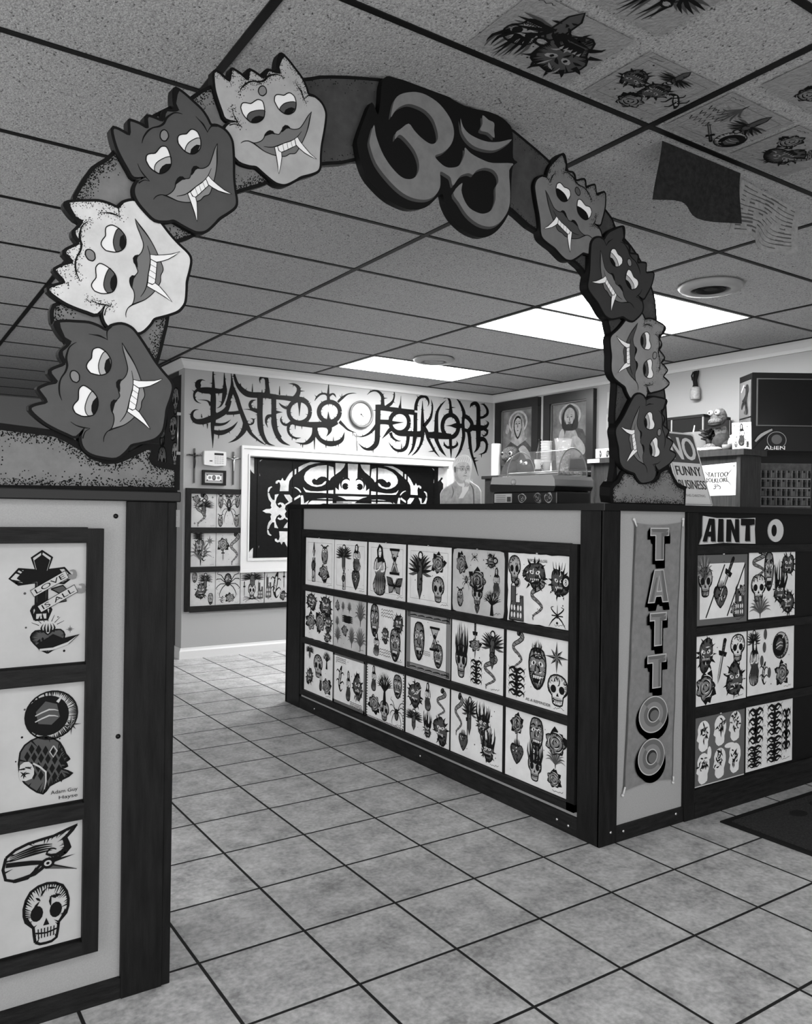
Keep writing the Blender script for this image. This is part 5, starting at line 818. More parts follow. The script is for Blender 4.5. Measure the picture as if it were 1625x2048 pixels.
f.build('frame', wn)
PANE = mat('bright_window_pane', 180, 0.3, 0.4, noise=(14, 158, 196))  # pale colour stands in for light coming from behind the cut-outs
DARKW = mat('black_window_panel', 9, 0.4, 0.15, noise=(40, 5, 16))
MB().fbox(FB, wx0, wz0, wx1, wz1, -0.075, -0.065, DARKW).build('dark_panel', wn)
cx, cz = DATA['WINC']; cxa = (wx0 + wx1) / 2; d = MB()
for sx in (1, -1):
    for sz in (1, -1):
        tr = lambda p: (cxa + sx * p[0] / 1000 * 1.0, cz + sz * p[1] / 1000) + ((p[2] / 1000,) if len(p) > 2 else ())
        for qd in DATA['WINL']:
            pts = [tr((0 if p[0] > -9 else p[0], 0 if p[1] < 9 else p[1])) for p in qd]; pts = [(min(max(x, wx0 + .013), wx1 - .013), min(max(z, wz0 + .013), wz1 - .013)) for x, z in pts]
            d.fill(FB, pts if area(pts) > 0 else pts[::-1], -0.0635, PANE)
        for qd in DATA['WINLS']: d.stroke(FB, [tr(p) for p in qd], -0.0633, PANE)
        for qd in DATA['WINDS']: d.stroke(FB, [tr(p) for p in qd], -0.0630, DARKW)
d.build('pale_cut_out_design', wn)
MB_ = MB()
for x in (cxa - 0.262, cxa + 0.262, cxa - 0.60, cxa + 0.60, cxa - 0.93, cxa + 0.93): MB_.fbox(FB, x - 0.009, wz0 + .012, x + 0.009, wz1 - .012, -0.0625, -0.0605, DARKW)
for z in (cz + 0.108, cz - 0.108): MB_.fbox(FB, wx0 + .6, z - 0.007, wx1 - .6, z + 0.007, -0.0625, -0.0605, DARKW)
MB_.build('leading', wn)

# ------------------------------------------------------------------ painted lettering, clock and small things on the back wall
LETM = mat('black_lettering_paint', 12, 0.5, 0.1)
lt = MB(); rr = random.Random(5)
for k, qd in enumerate(DATA['LET']):
    p = [(x / 1000, z / 1000, w_ / 1000) for x, z, w_ in qd]
    lt.bar(FB, p, 0.0, 0.0016 + 0.00025 * (k % 9), LETM, 4)
    if len(p) > 4:                                     # little thorns along the strokes
        q_ = spline(p, 3)
        for i in range(3, len(q_) - 3, 4):
            a, b_, c = q_[i - 1], q_[i], q_[i + 1]; dx, dy = c[0] - a[0], c[1] - a[1]; L_ = math.hypot(dx, dy) or 1
            if b_[2] < 0.012: continue
            s_ = rr.choice((-1, 1)); nx, ny = -dy / L_ * s_, dx / L_ * s_; ln = rr.uniform(0.012, 0.026)
            e0 = (b_[0] + nx * b_[2] * .45, b_[1] + ny * b_[2] * .45)
            lt.bar(FB, [(e0[0], e0[1], 0.011), (e0[0] + nx * ln * .4, e0[1] + ny * ln * .4, 0.004), (e0[0] + nx * ln, e0[1] + ny * ln, 0.0004)], 0.0, 0.0013, LETM, 1)
meta(lt.build('wall_lettering'), 'big thorny black lettering spelling the shop name high on the back wall', 'lettering')

ck = thing('wall_clock', 'round white wall clock with dark rim in the middle of the thorny lettering', 'clock', (1.725, YW, 1.97))
c0 = (1.725, YW, 2.098)
RIM = mat('dark_grey_rim', 84, 0.35, 0.4)
MB().lathe(c0, [(0.118, 0), (0.126, -0.030), (0.118, -0.036), (0.106, -0.030), (0.104, -0.018)], RIM, 48, 'y').build('rim', ck)
fc = MB(); fc.lathe(c0, [(0.001, -0.016), (0.107, -0.016), (0.107, 0)], WHITEP, 40, 'y'); FC = Fr((1.725, YW - 0.017, 2.098), (1, 0, 0), (0, 0, 1))
for k in range(12):
    a = k * math.pi / 6; fc.stroke(FC, [(0.088 * math.sin(a), 0.088 * math.cos(a), 0.004), (0.098 * math.sin(a), 0.098 * math.cos(a), 0.004)], 0.0006, G2)
fc.fill(FC, [(-0.022, 0.098), (0.022, 0.098), (0.0, 0.06)], 0.0006, G3)
fc.fill(FC, ell(0, -0.075, 0.014, 0.012, 14), 0.0006, G3); fc.fill(FC, ell(0, -0.078, 0.008, 0.008, 12), 0.0009, WHITEP)
put_text(fc, FC, 'TATTOO', -0.035, 0.042, 0.035, 0.054, 0.0007, G3)
put_text(fc, FC, 'FOLKLORE', -0.03, -0.045, 0.03, -0.035, 0.0007, G3)
fc.build('face', ck)
hd = MB(); hd.bar(FC, [(-0.006, 0.006, 0.005), (0.028, -0.022, 0.003)], 0.003, 0.005, INK, 1); hd.bar(FC, [(0.006, 0.006, 0.003), (-0.02, -0.012, 0.003)], 0.001, 0.003, INK, 1); hd.lathe((1.725, YW - 0.017, 2.098), [(0.001, -0.006), (0.005, -0.006), (0.005, 0)], INK, 12, 'y'); hd.build('hands', ck)
o = MB(); F = Fr((1.690, YW, 1.905), (1, 0, 0), (0, 0, 1))
o.fbox(F, -0.003, -0.10, 0.003, 0.0, 0, 0.006, G2).bar(F, [(-0.03, 0.012, 0.002), (-0.018, -0.002, 0.007), (0, -0.006, 0.009), (0.018, -0.002, 0.007), (0.03, 0.008, 0.002)], 0, 0.006, G2); o.fbox(F, -0.004, -0.006, 0.004, 0.016, 0, 0.006, G2)
meta(o.build('wall_ornament'), 'tiny sword-shaped metal ornament hanging on the wall below the round clock', 'ornament')

for x, z, zb, mt, lb in ((0.175, 1.70, 1.42, mat('bronze', 60, 0.35, 0.5, metallic=0.8), 'dark metal crucifix on the wall left of the alarm keypad'), (0.507, 1.69, 1.415, STEEL, 'bright metal crucifix on the wall between keypad and window')):
    t = thing('crucifix', lb, 'crucifix', (x, YW, zb), 'metal crucifixes on the back wall')
    F = Fr((x, YW, 0), (1, 0, 0), (0, 0, 1)); DK = t and mat('cross_metal', 70, 0.35, 0.5, metallic=0.8)
    k = MB(); k.fbox(F, -0.006, zb, 0.006, z, 0.003, 0.010, DK).fbox(F, -0.062, z - 0.062, 0.062, z - 0.050, 0.003, 0.010, DK); k.build('cross', t, bevel=0.0015)
    g_ = MB(); zc = z - 0.055
    g_.tube([F.P(-0.05, zc + 0.006, 0.014), F.P(-0.02, zc - 0.002, 0.015), F.P(0, zc - 0.01, 0.016), F.P(0.02, zc - 0.002, 0.015), F.P(0.05, zc + 0.006, 0.014)], [0.0025, 0.004, 0.006, 0.004, 0.0025], mt, 8)
    g_.tube([F.P(0, zc - 0.005, 0.015), F.P(0.001, zc - 0.03, 0.016), F.P(0.003, zc - 0.055, 0.016), F.P(0.002, zc - 0.085, 0.015), F.P(0, zc - 0.105, 0.013)], [0.008, 0.008, 0.007, 0.005, 0.003], mt, 8); g_.ball(F.P(0.001, zc + 0.012, 0.016), 0.008, mt, 10, 8); g_.build('figure', t)
kp = thing('alarm_keypad', 'white alarm keypad on the back wall between the two crucifixes', 'keypad', (0.343, YW, 1.565)); F = Fr((0.343, YW, 1.627), (1, 0, 0), (0, 0, 1))
k = MB(); k.prism(F, [(-0.092, -0.056), (0, -0.064), (0.092, -0.056), (0.095, 0), (0.092, 0.056), (0, 0.062), (-0.092, 0.056), (-0.095, 0)], 0, 0.026, WHITE); k.build('housing', kp, bevel=0.004)
k = MB(); k.fbox(F, -0.008, 0.026, 0.070, 0.044, 0.026, 0.0275, BLACKGLOSS); k.build('display', kp)
KEY = mat('key_rubber', 175, 0.6, 0.2)
for i in range(4):
    for j in range(4): MB().fbox(F, -0.004 + 0.021 * i, 0.008 - 0.017 * j, 0.010 + 0.021 * i, 0.017 - 0.017 * j, 0.026, 0.029, KEY).build('key', kp, bevel=0.001)
k = MB(); k.fbox(F, -0.048, -0.028, -0.024, -0.018, 0.026, 0.0275, G1); k.build('badge', kp)
bf = thing('framed_banknote', 'small dark frame holding a banknote below the alarm keypad', 'picture', (0.341, YW, 1.408)); F = Fr((0.341, YW, 1.468), (1, 0, 0), (0, 0, 1))
k = MB()
for a in ((-0.101, 0.043, 0.101, 0.061), (-0.101, -0.061, 0.101, -0.043), (-0.101, -0.043, -0.080, 0.043), (0.080, -0.043, 0.101, 0.043)): k.fbox(F, *a, 0, 0.018, BLACK)
k.build('frame', bf, bevel=0.002)
MB().fbox(F, -0.081, -0.044, 0.081, 0.044, 0.002, 0.006, PAPER_W).build('mount', bf)
k = MB(); k.fbox(F, -0.068, -0.029, 0.070, 0.029, 0.006, 0.0066, G3); k.fill(F, [(-0.062, -0.024), (0.064, -0.024), (0.064, 0.024), (-0.062, 0.024)], 0.0068, PAPER)
k.fill(F, ell(0, 0, 0.016, 0.022, 18), 0.0071, G1); k.fill(F, ell(0, 0.002, 0.008, 0.012, 12), 0.0073, G2)
for x in (-0.036, 0.038): k.fill(F, ell(x, 0, 0.012, 0.012, 16), 0.0071, G2)
for x in (-0.056, 0.058):
    for y in (-0.02, 0.02): k.fill(F, ell(x, y, 0.006, 0.005, 10), 0.0071, G1)
for a in ((-0.068, 0.024, 0.07, 0.029), (-0.068, -0.029, 0.07, -0.024)): k.fill(F, [(a[0], a[1]), (a[2], a[1]), (a[2], a[3]), (a[0], a[3])], 0.007, G1)
k.build('banknote', bf)

# dark poster and rod on the narrow hall wall
FH = Fr((XL, 0, 0), (0, -1, 0), (0, 0, 1))
POST = mat('dark_poster', 26, 0.4, 0.4)
o = MB(); o.fbox(FH, -0.75, 1.36, 0.08, 2.30, 0.001, 0.004, POST)
for kk, (a, z, w_, h_) in enumerate(((-0.05, 2.10, .2, .22), (-0.1, 1.88, .24, .2), (-0.05, 1.66, .18, .2), (-0.4, 1.95, .3, .4), (-0.4, 1.6, .3, .3))):
    I = Ink(o, FH, 0.004, a, z, w_, h_, 0, 200 + kk); I.paper = G2; d_skull(I)
meta(o.build('poster'), 'dark poster of grey skulls on the narrow wall left of the lettered wall', 'poster')
o = MB(); o.tube([(XL - 0.02, -0.075, 1.655), (XL - 0.02, -0.075, 1.985)], 0.006, STEEL, 10)
for z in (1.66, 1.98): o.box((XL - 0.028, -0.085, z - 0.012), (XL, -0.065, z + 0.012), TRIM)
meta(o.build('wall_rod'), 'thin pale upright rod fixed beside the dark skull poster', 'rod')
o = MB(); o.box((XL - 0.012, -0.09, 1.06), (XL, -0.02, 1.20), WHITE).box((XL - 0.018, -0.062, 1.11), (XL - 0.011, -0.048, 1.15), TRIM)
meta(o.build('light_switch'), 'pale wall switch seen past the left counter post', 'switch')

# ------------------------------------------------------------------ painted arch standing on both counters
A0 = Vector((0, -4.53, 1.243)); FA = Fr(A0, (1, 0, 0), (0, -0.0977, 1.0))
ar = thing('painted_arch', 'cut-out arch of eight fanged demon heads around a curved symbol, standing on both counters', 'arch', (-0.55, -4.53, 1.243))
EDGE = mat('black_painted_edge', 9, 0.6, 0.12)
BRD_L = mat('stippled_grey_paint', 112, 0.6, 0.25, noise=(25, 104, 120)); BRD_D = mat('dark_grey_paint', 56, 0.6, 0.25, noise=(25, 48, 64)); BASEP = mat('pedestal_grey_paint', 108, 0.6, 0.25, noise=(25, 102, 116))
def M3(l): return [tuple(v / 1000 for v in p) for p in l]
def seg_d(p, a, b):
    dx, dy = b[0] - a[0], b[1] - a[1]; L2 = dx * dx + dy * dy or 1e-12; t = max(0, min(1, ((p[0] - a[0]) * dx + (p[1] - a[1]) * dy) / L2))
    return math.hypot(p[0] - a[0] - t * dx, p[1] - a[1] - t * dy)
def inside(p, poly):
    c = False; j = len(poly) - 1
    for i in range(len(poly)):
        a, b = poly[i], poly[j]
        if (a[1] > p[1]) != (b[1] > p[1]) and p[0] < (b[0] - a[0]) * (p[1] - a[1]) / (b[1] - a[1]) + a[0]: c = not c
        j = i
    return c
def edist(p, poly): return min(seg_d(p, poly[i], poly[(i + 1) % len(poly)]) for i in range(len(poly)))
def stipple(mb, F, poly, c, mt, n, reach, rng, r0=0.0011, edges=None):
    xs = [p[0] for p in poly]; ys = [p[1] for p in poly]; k = 0; tries = 0
    while k < n and tries < n * 30:
        tries += 1; p = (rng.uniform(min(xs), max(xs)), rng.uniform(min(ys), max(ys)))
        if not inside(p, poly): continue
        d = edist(p, poly) if edges is None else min(seg_d(p, a, b) for a, b in edges)
        if rng.random() > math.exp(-(d / reach) ** 1.3 * 2.2) or d > reach * 1.6: continue
        r = r0 * rng.uniform(0.7, 1.6); a0 = rng.uniform(0, 1)
        mb.fill(F, [(p[0] + r * math.cos(a0 + i * 1.257), p[1] + r * math.sin(a0 + i * 1.257)) for i in range(5)], c, mt) if False else mb.add([F.P(p[0] + r * math.cos(a0 + i * 1.047), p[1] + r * math.sin(a0 + i * 1.047), c) for i in range(6)], [(0, 1, 2, 3, 4, 5)], mt)
        k += 1
def offset(poly, d):
    if area(poly) < 0: poly = poly[::-1]
    out = []; n = len(poly)
    for i in range(n):
        a, b, c = poly[i - 1], poly[i], poly[(i + 1) % n]
        n1 = (b[1] - a[1], a[0] - b[0]); n2 = (c[1] - b[1], b[0] - c[0]); l1 = math.hypot(*n1) or 1e-9; l2 = math.hypot(*n2) or 1e-9
        x, y = n1[0] / l1 + n2[0] / l2, n1[1] / l1 + n2[1] / l2; l = math.hypot(x, y) or 1e-9
        k = min(1.6, 2 / max(l, 0.5)) ; out.append((b[0] + x / l * d * k, b[1] + y / l * d * k))
    return out
board = M3(DATA['BOARD']); no = len(board) - 34
rng = random.Random(2)
bm = MB(); bm.prism(FA, spline(board, 2, True), -0.040, -0.014, EDGE)
OUT = board[:no]; INN = board[no:][::-1]
def near(lst, q): return min(range(len(lst)), key=lambda i: (lst[i][0] - q[0]) ** 2 + (lst[i][1] - q[1]) ** 2)
def band(xa, xb, mt, n, rng):
    """painted stretch of the board between two fractions of its length"""
    ia, ib = int(xa * (len(OUT) - 1)), int(xb * (len(OUT) - 1)); ja, jb = int(xa * (len(INN) - 1)), int(xb * (len(INN) - 1))
    o_ = OUT[ia:ib + 1]; i_ = INN[ja:jb + 1]; poly = spline(o_, 3) + spline(i_, 3)[::-1]; q = offset(poly, -0.009)
    bm.fill(FA, q if area(q) > 0 else q[::-1], -0.0134, mt)
    es = [(o_[i], o_[i + 1]) for i in range(len(o_) - 1)] + [(i_[i], i_[i + 1]) for i in range(len(i_) - 1)]
    stipple(bm, FA, q, -0.0130, INK, n, 0.03, rng, 0.0012, es)
band(0.0, 0.406, BRD_L, 4200, rng); band(0.406, 1.0, BRD_D, 1800, rng)
bm.build('arch_board', ar)

HM = {}
def headmat(k, v): 
    if k not in HM: HM[k] = mat('demon_face_paint_%s' % k, v, 0.55, 0.3, noise=(18, v * 0.95, min(v * 1.05, 255)))
    return HM[k]
FV = dict(A=70, B=200, C=66, D=160, E=104, F=44, G=122, H=58)
LIP = mat('lip_paint', 104, 0.55, 0.3); LIPL = mat('pale_lip_paint', 126, 0.55, 0.3); LIPD = mat('dark_lip_paint', 62, 0.55, 0.3)
EYEW = mat('eye_white_paint', 225, 0.5, 0.3); TOOTH = mat('tooth_paint', 228, 0.5, 0.3); IRL = mat('pale_iris_paint', 158, 0.55, 0.3); IRD = mat('dark_iris_paint', 72, 0.55, 0.3); DOTM = mat('forehead_dot_paint', 120, 0.55, 0.3)
HL = dict(A='dark grey', B='pale', C='dark grey', D='light grey', E='mid grey', F='near-black', G='mid grey', H='dark grey')
for hk in 'DBECGAFH':
    mtr = DATA['HEADS'][hk]; hgt = {'D': 0.0, 'B': 0.0, 'E': 0.0, 'G': 0.0}.get(hk, 0.005)
    def T(l, mtr=mtr):
        out = []
        for p in l:
            x, y = p[0] / 1000, p[1] / 1000
            q = (mtr[0] * x + mtr[1] * y + mtr[4], mtr[2] * x + mtr[3] * y + mtr[5])
            out.append(q + ((p[2] / 1000,) if len(p) > 2 else ()))
        return out
    HT, HS = DATA['HT'], DATA['HS']; fm = headmat(hk, FV[hk]); dark = FV[hk] < 90; right = hk in 'EFGH'
    face = spline(T(HT['face']), 3, True); h = MB()
    h.prism(FA, offset(face, 0.0065), -0.030, hgt, EDGE)
    h.fill(FA, face, hgt + 0.0006, fm) if area(face) > 0 else h.fill(FA, face[::-1], hgt + 0.0006, fm)
    for k in ('tip5', 'tip3', 'tip4'): h.fill(FA, T(HT[k]), hgt + 0.0010, EDGE)
    for k in ('brow', 'lobeL1', 'lobeL2', 'lobeR1', 'lobeR2', 'chin'): h.stroke(FA, T(HS[k]), hgt + 0.0012, EDGE, 4)
    # stippled shading along the hair, the brow and the temples
    rs = random.Random(ord(hk)); es = []
    for k in ('brow', 'lobeL1', 'lobeR1'):
        p = T(HS[k]); es += [(p[i], p[i + 1]) for i in range(len(p) - 1)]
    hp = T(HT['face'][0:22]); es += [(hp[i], hp[i + 1]) for i in range(len(hp) - 1)]
    if FV[hk] > 90: stipple(h, FA, face, hgt + 0.0009, EDGE, 700, 0.012, rs, 0.0009, es)
    ho = h.build('demon_head', ar); ho['label'] = '%s painted demon head' % HL[hk]
    for sd in 'LR':
        e = MB(); w_ = T(HT['eye' + sd]); e.fill(FA, w_, hgt + 0.0012, EYEW)
        if hk in 'EG': 
            e.fill(FA, T(HT['iris' + sd]), hgt + 0.0016, EDGE if hk == 'E' else IRD)
        else: e.fill(FA, T(HT['iris' + sd]), hgt + 0.0016, IRL if dark else IRD)
        e.fill(FA, T(HT['pupil' + sd]), hgt + 0.0020, EDGE)
        for nm, wd in (('eye', 0.0024), ('iris', 0.0018)):
            p = T(HT[nm + sd]); e.stroke(FA, [(x, y, wd) for x, y in p + [p[0]]], hgt + 0.0024, EDGE, 2)
        e.build('eye', ho)
    e = MB(); p = T(HT['dot']); e.fill(FA, p, hgt + 0.0014, DOTM if hk != 'E' else IRD); e.stroke(FA, [(x, y, 0.0026) for x, y in p + [p[0]]], hgt + 0.0018, EDGE, 1); e.build('forehead_dot', ho)
    e = MB(); e.fill(FA, T(HT['mouth']), hgt + 0.0012, (LIPL if dark else LIP) if not right else LIPD if hk in 'EG' else LIP)
    for k in ('noseL', 'noseR'): e.fill(FA, T(HT[k]), hgt + 0.0016, EDGE)
    for k in ('mouthup', 'mouthlow', 'lipline'): e.stroke(FA, T(HS[k]), hgt + 0.0018, EDGE, 4)
    e.build('mouth', ho)
    e = MB()
    for k in ('teeth', 'fangL', 'fangR'):
        p = T(HT[k]); e.fill(FA, p, hgt + 0.0022, TOOTH); e.stroke(FA, [(x, y, 0.0018) for x, y in p + [p[0]]], hgt + 0.0025, EDGE, 1)
    for k in ('t1', 't2', 't3'): e.stroke(FA, T(HS[k]), hgt + 0.0027, EDGE, 1)
    e.build('teeth', ho)['label'] = 'white teeth and fangs'
# symbol in the middle of the arch
om = MB(); om.prism(FA, spline(M3(DATA['OMBACK']), 3, True), -0.014, 0.012, EDGE); op = om.build('symbol_plaque', ar); op['label'] = 'black plaque behind the symbol'
OMM = mat('symbol_grey_paint', 106, 0.5, 0.3, noise=(30, 100, 113)); OMS = mat('symbol_side_paint', 52, 0.5, 0.3)
sy = MB()
for k in ('OM', 'CRES', 'DIAM'):
    p = spline(M3(DATA[k]), 3, True); sh_ = [(x - 0.006, y - 0.009) for x, y in p]
    sy.fill(FA, sh_ if area(sh_) > 0 else sh_[::-1], 0.0126, OMS); sy.fill(FA, p if area(p) > 0 else p[::-1], 0.0132, OMM)
sy.build('symbol', op)['label'] = 'mid grey curved symbol with crescent and diamond'
for k, lo in (('BASE1', -0.055), ('BASE2', -0.055)):
    p = M3(DATA[k]); p = [(x, max(y, 0.0)) for x, y in p]
    if k == 'BASE1': p = [((x if x > p[-1][0] + .01 else -1.80), y) for x, y in p]
    b = MB(); xm = max(x for x, y in p) + 0.004; b.prism(FA, [(min(x, xm), max(y, 0.0)) for x, y in offset(p, 0.011)], lo, -0.004, EDGE); q = offset(p, -0.005); b.fill(FA, q if area(q) > 0 else q[::-1], -0.0034, BASEP)
    stipple(b, FA, q, -0.003, INK, 1300, 0.022, rng, 0.0013); b.build('pedestal', ar)

# ------------------------------------------------------------------ banner and word sign on the counter front
bn = thing('banner', 'tall grey cloth banner reading TATTOO down the front of the right counter', 'banner', (0.48, CY, 0.17))
CLOTH = mat('banner_cloth', 118, 0.8, 0.15, noise=(40, 110, 126), bump=(350, 0.2)); CLOTHE = mat('banner_hem', 84, 0.8, 0.15)
cs = [(0.368, 1.174), (0.640, 1.176), (0.602, 0.176), (0.324, 0.180)]
NX, NZ = 12, 40; vs = []; fs = []
def ban(u, v, c=0.0):
    """u across, v down: a sagging cloth held at four corners"""
    a = [cs[0][i] * (1 - u) + cs[1][i] * u for i in (0, 1)]; b_ = [cs[3][i] * (1 - u) + cs[2][i] * u for i in (0, 1)]
    x = a[0] * (1 - v) + b_[0] * v; z = a[1] * (1 - v) + b_[1] * v
    sag = 4 * u * (1 - u); z -= 0.010 * sag * (1 - v) ** 6; z += 0.012 * sag * v ** 6; x += 0.006 * (u - .5) * -4 * v * (1 - v)
    return FF.P(x, z, 0.006 + 0.003 * math.sin(v * 26 + u * 2) * 0.4 + 0.004 * sag * (v * (1 - v)) + c)
for j in range(NZ + 1):
    for i in range(NX + 1): vs.append(ban(i / NX, j / NZ))
for j in range(NZ):
    for i in range(NX): a = j * (NX + 1) + i; fs.append((a, a + NX + 1, a + NX + 2, a + 1))
b = MB(); b.add(vs, fs, CLOTH, True)
n0 = len(vs); vb = [v - FF.n * 0.0012 for v in vs]; b.add(vb, [tuple(reversed(f)) for f in fs], CLOTH, True)
for u0, u1 in ((0.0, 0.022), (0.978, 1.0)):
    for j in range(NZ): b.add([ban(u0, j / NZ, .0006), ban(u0, (j + 1) / NZ, .0006), ban(u1, (j + 1) / NZ, .0006), ban(u1, j / NZ, .0006)], [(0, 1, 2, 3)], CLOTHE)
b.build('cloth', bn)
LET_O = mat('letter_outline', 178, 0.7, 0.2); LET_F = mat('letter_face', 96, 0.7, 0.2); LET_L = mat('letter_light_face', 122, 0.7, 0.2); LET_S = mat('letter_shadow', 38, 0.7, 0.2); LET_D = mat('letter_drop_shadow', 76, 0.7, 0.2)
def bl(pts, c, mt, mb): mb.fill(FF, pts if area(pts) > 0 else pts[::-1], 0.0108 + c, mt)
def tee(x0, y0, x1, y1):
    w_, h_ = x1 - x0, y1 - y0; bt = h_ * 0.25; s0, s1 = x0 + w_ * 0.27, x0 + w_ * 0.73
    return [(x0, y1), (x0, y1 - bt), (s0, y1 - bt), (s0, y0), (s1, y0), (s1, y1 - bt), (x1, y1 - bt), (x1, y1)]
def shift(p, dx, dy): return [(x + dx, y + dy) for x, y in p]
def extr(mb, p, dx, dy, c, mt):
    for i in range(len(p)):
        a, b_ = p[i], p[(i + 1) % len(p)]; bl([a, b_, (b_[0] + dx, b_[1] + dy), (a[0] + dx, a[1] + dy)], c, mt, mb)
    bl(shift(p, dx, dy), c, mt, mb)
for kind, x0, z1, x1, z0 in (('T', .447, 1.155, .556, 1.030), ('A', .437, .996, .558, .869), ('T', .450, .832, .548, .704), ('T', .439, .672, .549, .544), ('O', .395, .516, .560, .376), ('O', .393, .356, .546, .216)):
    l = MB(); 
    if kind == 'T': p = tee(x0, z0, x1, z1); hole = None
    elif kind == 'A':
        w_, h_ = x1 - x0, z1 - z0
        p = [(x0 + w_ * .30, z1), (x0 + w_ * .74, z1), (x1, z0), (x0 + w_ * .70, z0), (x0 + w_ * .64, z0 + h_ * .18), (x0 + w_ * .40, z0 + h_ * .18), (x0 + w_ * .33, z0), (x0, z0)]
        hole = [(x0 + w_ * .52, z0 + h_ * .78), (x0 + w_ * .44, z0 + h_ * .36), (x0 + w_ * .62, z0 + h_ * .36)]
    else: p = ell((x0 + x1) / 2, (z0 + z1) / 2, (x1 - x0) / 2, (z1 - z0) / 2, 32); hole = ell((x0 + x1) / 2, (z0 + z1) / 2, (x1 - x0) * .19, (z1 - z0) * .19, 20)
    extr(l, p, 0.008, -0.030, 0.0, LET_D); extr(l, p, -0.014, -0.014, 0.0005, LET_S)
    bl(p, 0.001, LET_O, l); q = offset(p, -0.004); bl(q, 0.0014, LET_L, l)
    xc, zc = (x0 + x1) / 2, (z0 + z1) / 2
    if kind == 'T': bl([(xc + .008, z0 + .004), (x1 - (x1 - x0) * .27 - .004, z0 + .004), (x1 - (x1 - x0) * .27 - .004, z1 - .034), (x1 - .005, z1 - .027), (x1 - .005, z1 - .016), (xc + .008, z1 - .02)], 0.0018, LET_F, l); bl([(x0 + .005, z1 - .005), (x1 - .005, z1 - .005), (x1 - .02, z1 - .018), (x0 + .012, z1 - .016)], 0.0017, LET_F, l)
    if kind == 'A': bl([(xc + .012, z1 - .004), (xc + .026, z1 - .004), (x1 - .006, z0 + .005), (x1 - .028, z0 + .005)], 0.0018, LET_F, l); bl([(x0 + .012, z0 + .005), (x0 + .03, z0 + .005), (xc - .006, z1 - .03), (xc - .014, z1 - .03)], 0.0017, LET_F, l)
    if kind == 'O':
        k = (z1 - z0) / (x1 - x0); r = (x1 - x0) / 2
        o1 = ell(xc, zc, r - .005, (r - .005) * k, 18, 0, -0.75, 2.35) + ell(xc, zc, r * .68, r * .68 * k, 18, 0, -0.75, 2.35)[::-1]; bl(o1, 0.0018, LET_F, l)
        o2 = ell(xc, zc, r * .66, r * .66 * k, 18, 0, 2.35, 5.53) + ell(xc, zc, r * .40, r * .40 * k, 18, 0, 2.35, 5.53)[::-1]; bl(o2, 0.0018, LET_F, l)
    if hole: bl(offset(hole, .004), 0.0022, LET_O, l); bl(hole, 0.0026, LET_S if kind == 'O' else CLOTH, l); (bl(shift(offset(hole, -.006), .004, -.004), 0.0029, LET_F, l) if kind == 'O' else None)
    l.build('letter', bn)
for (x, z), (dx, dz) in zip(cs, ((-.008, .012), (.006, .013), (.004, -.012), (-.006, -.014))):
    t_ = MB(); t_.tube([FF.P(x - dx * .3, z - dz * 1.2, 0.011), FF.P(x + dx, z + dz, 0.008)], 0.0032, WHITE, 8); t_.ball(FF.P(x + dx, z + dz, 0.006), 0.006, WHITE, 8, 6); t_.build('white_tie', bn)

sg = thing('word_sign', 'pale hand-lettered sign reading AINT at the top of the counter front', 'sign', (0.94, CY - 0.0042, 1.088))
F = Fr((0.747, CY - 0.0042, 1.088), (1, 0, 0), (0, 0, 1)); SGN = mat('sign_pale_paint', 186, 0.6, 0.25); SGG = mat('sign_grey_shade', 120, 0.6, 0.25)
b = MB(); b.prism(F, [(0.0, 0.0), (0.02, 0.035), (0.022, 0.115), (0.11, 0.107), (0.2, 0.108), (0.26, 0.106), (0.375, 0.11), (0.372, 0.06), (0.378, 0.0), (0.27, 0.002), (0.16, 0.006), (0.08, 0.002)], 0, 0.004, SGN); b.build('board', sg)
letters = [('A', [(0.018, 0.012), (0.058, 0.105), (0.094, 0.104), (0.102, 0.012), (0.072, 0.012), (0.071, 0.032), (0.052, 0.032), (0.046, 0.012)], [(0.058, 0.052), (0.070, 0.080), (0.070, 0.052)]),
 ('I', [(0.118, 0.014), (0.126, 0.014), (0.152, 0.104), (0.121, 0.104)], None), ('I', [(0.115, 0.010), (0.155, 0.010), (0.152, 0.104), (0.120, 0.104)], None),
 ('N', [(0.172, 0.010), (0.205, 0.010), (0.206, 0.060), (0.236, 0.008), (0.262, 0.008), (0.258, 0.104), (0.232, 0.104), (0.231, 0.058), (0.204, 0.102), (0.174, 0.102)], None),
 ('T', [(0.272, 0.106), (0.272, 0.078), (0.306, 0.078), (0.302, 0.012), (0.338, 0.012), (0.334, 0.078), (0.368, 0.082), (0.368, 0.106)], None)]
for nm, p, hole in letters[:1] + letters[2:]:
    l = MB(); s_ = shift(p, 0.006, -0.004); l.fill(F, s_ if area(s_) > 0 else s_[::-1], 0.0045, SGG); l.fill(F, p if area(p) > 0 else p[::-1], 0.005, INK)
    if hole: l.fill(F, hole if area(hole) > 0 else hole[::-1], 0.0056, SGN)
    l.build('letter', sg)
b = MB(); F2 = Fr((1.215, CY - 0.0042, 1.088), (1, 0, 0), (0, 0, 1)); b.prism(F2, ell(0.06, 0.056, 0.058, 0.05, 24), 0, 0.004, SGN); b.fill(F2, ell(0.045, 0.056, 0.02, 0.026, 16), 0.0046, INK)
meta(b.build('sign_medallion'), 'pale round painted piece right of the AINT sign, cut by the picture edge', 'sign')

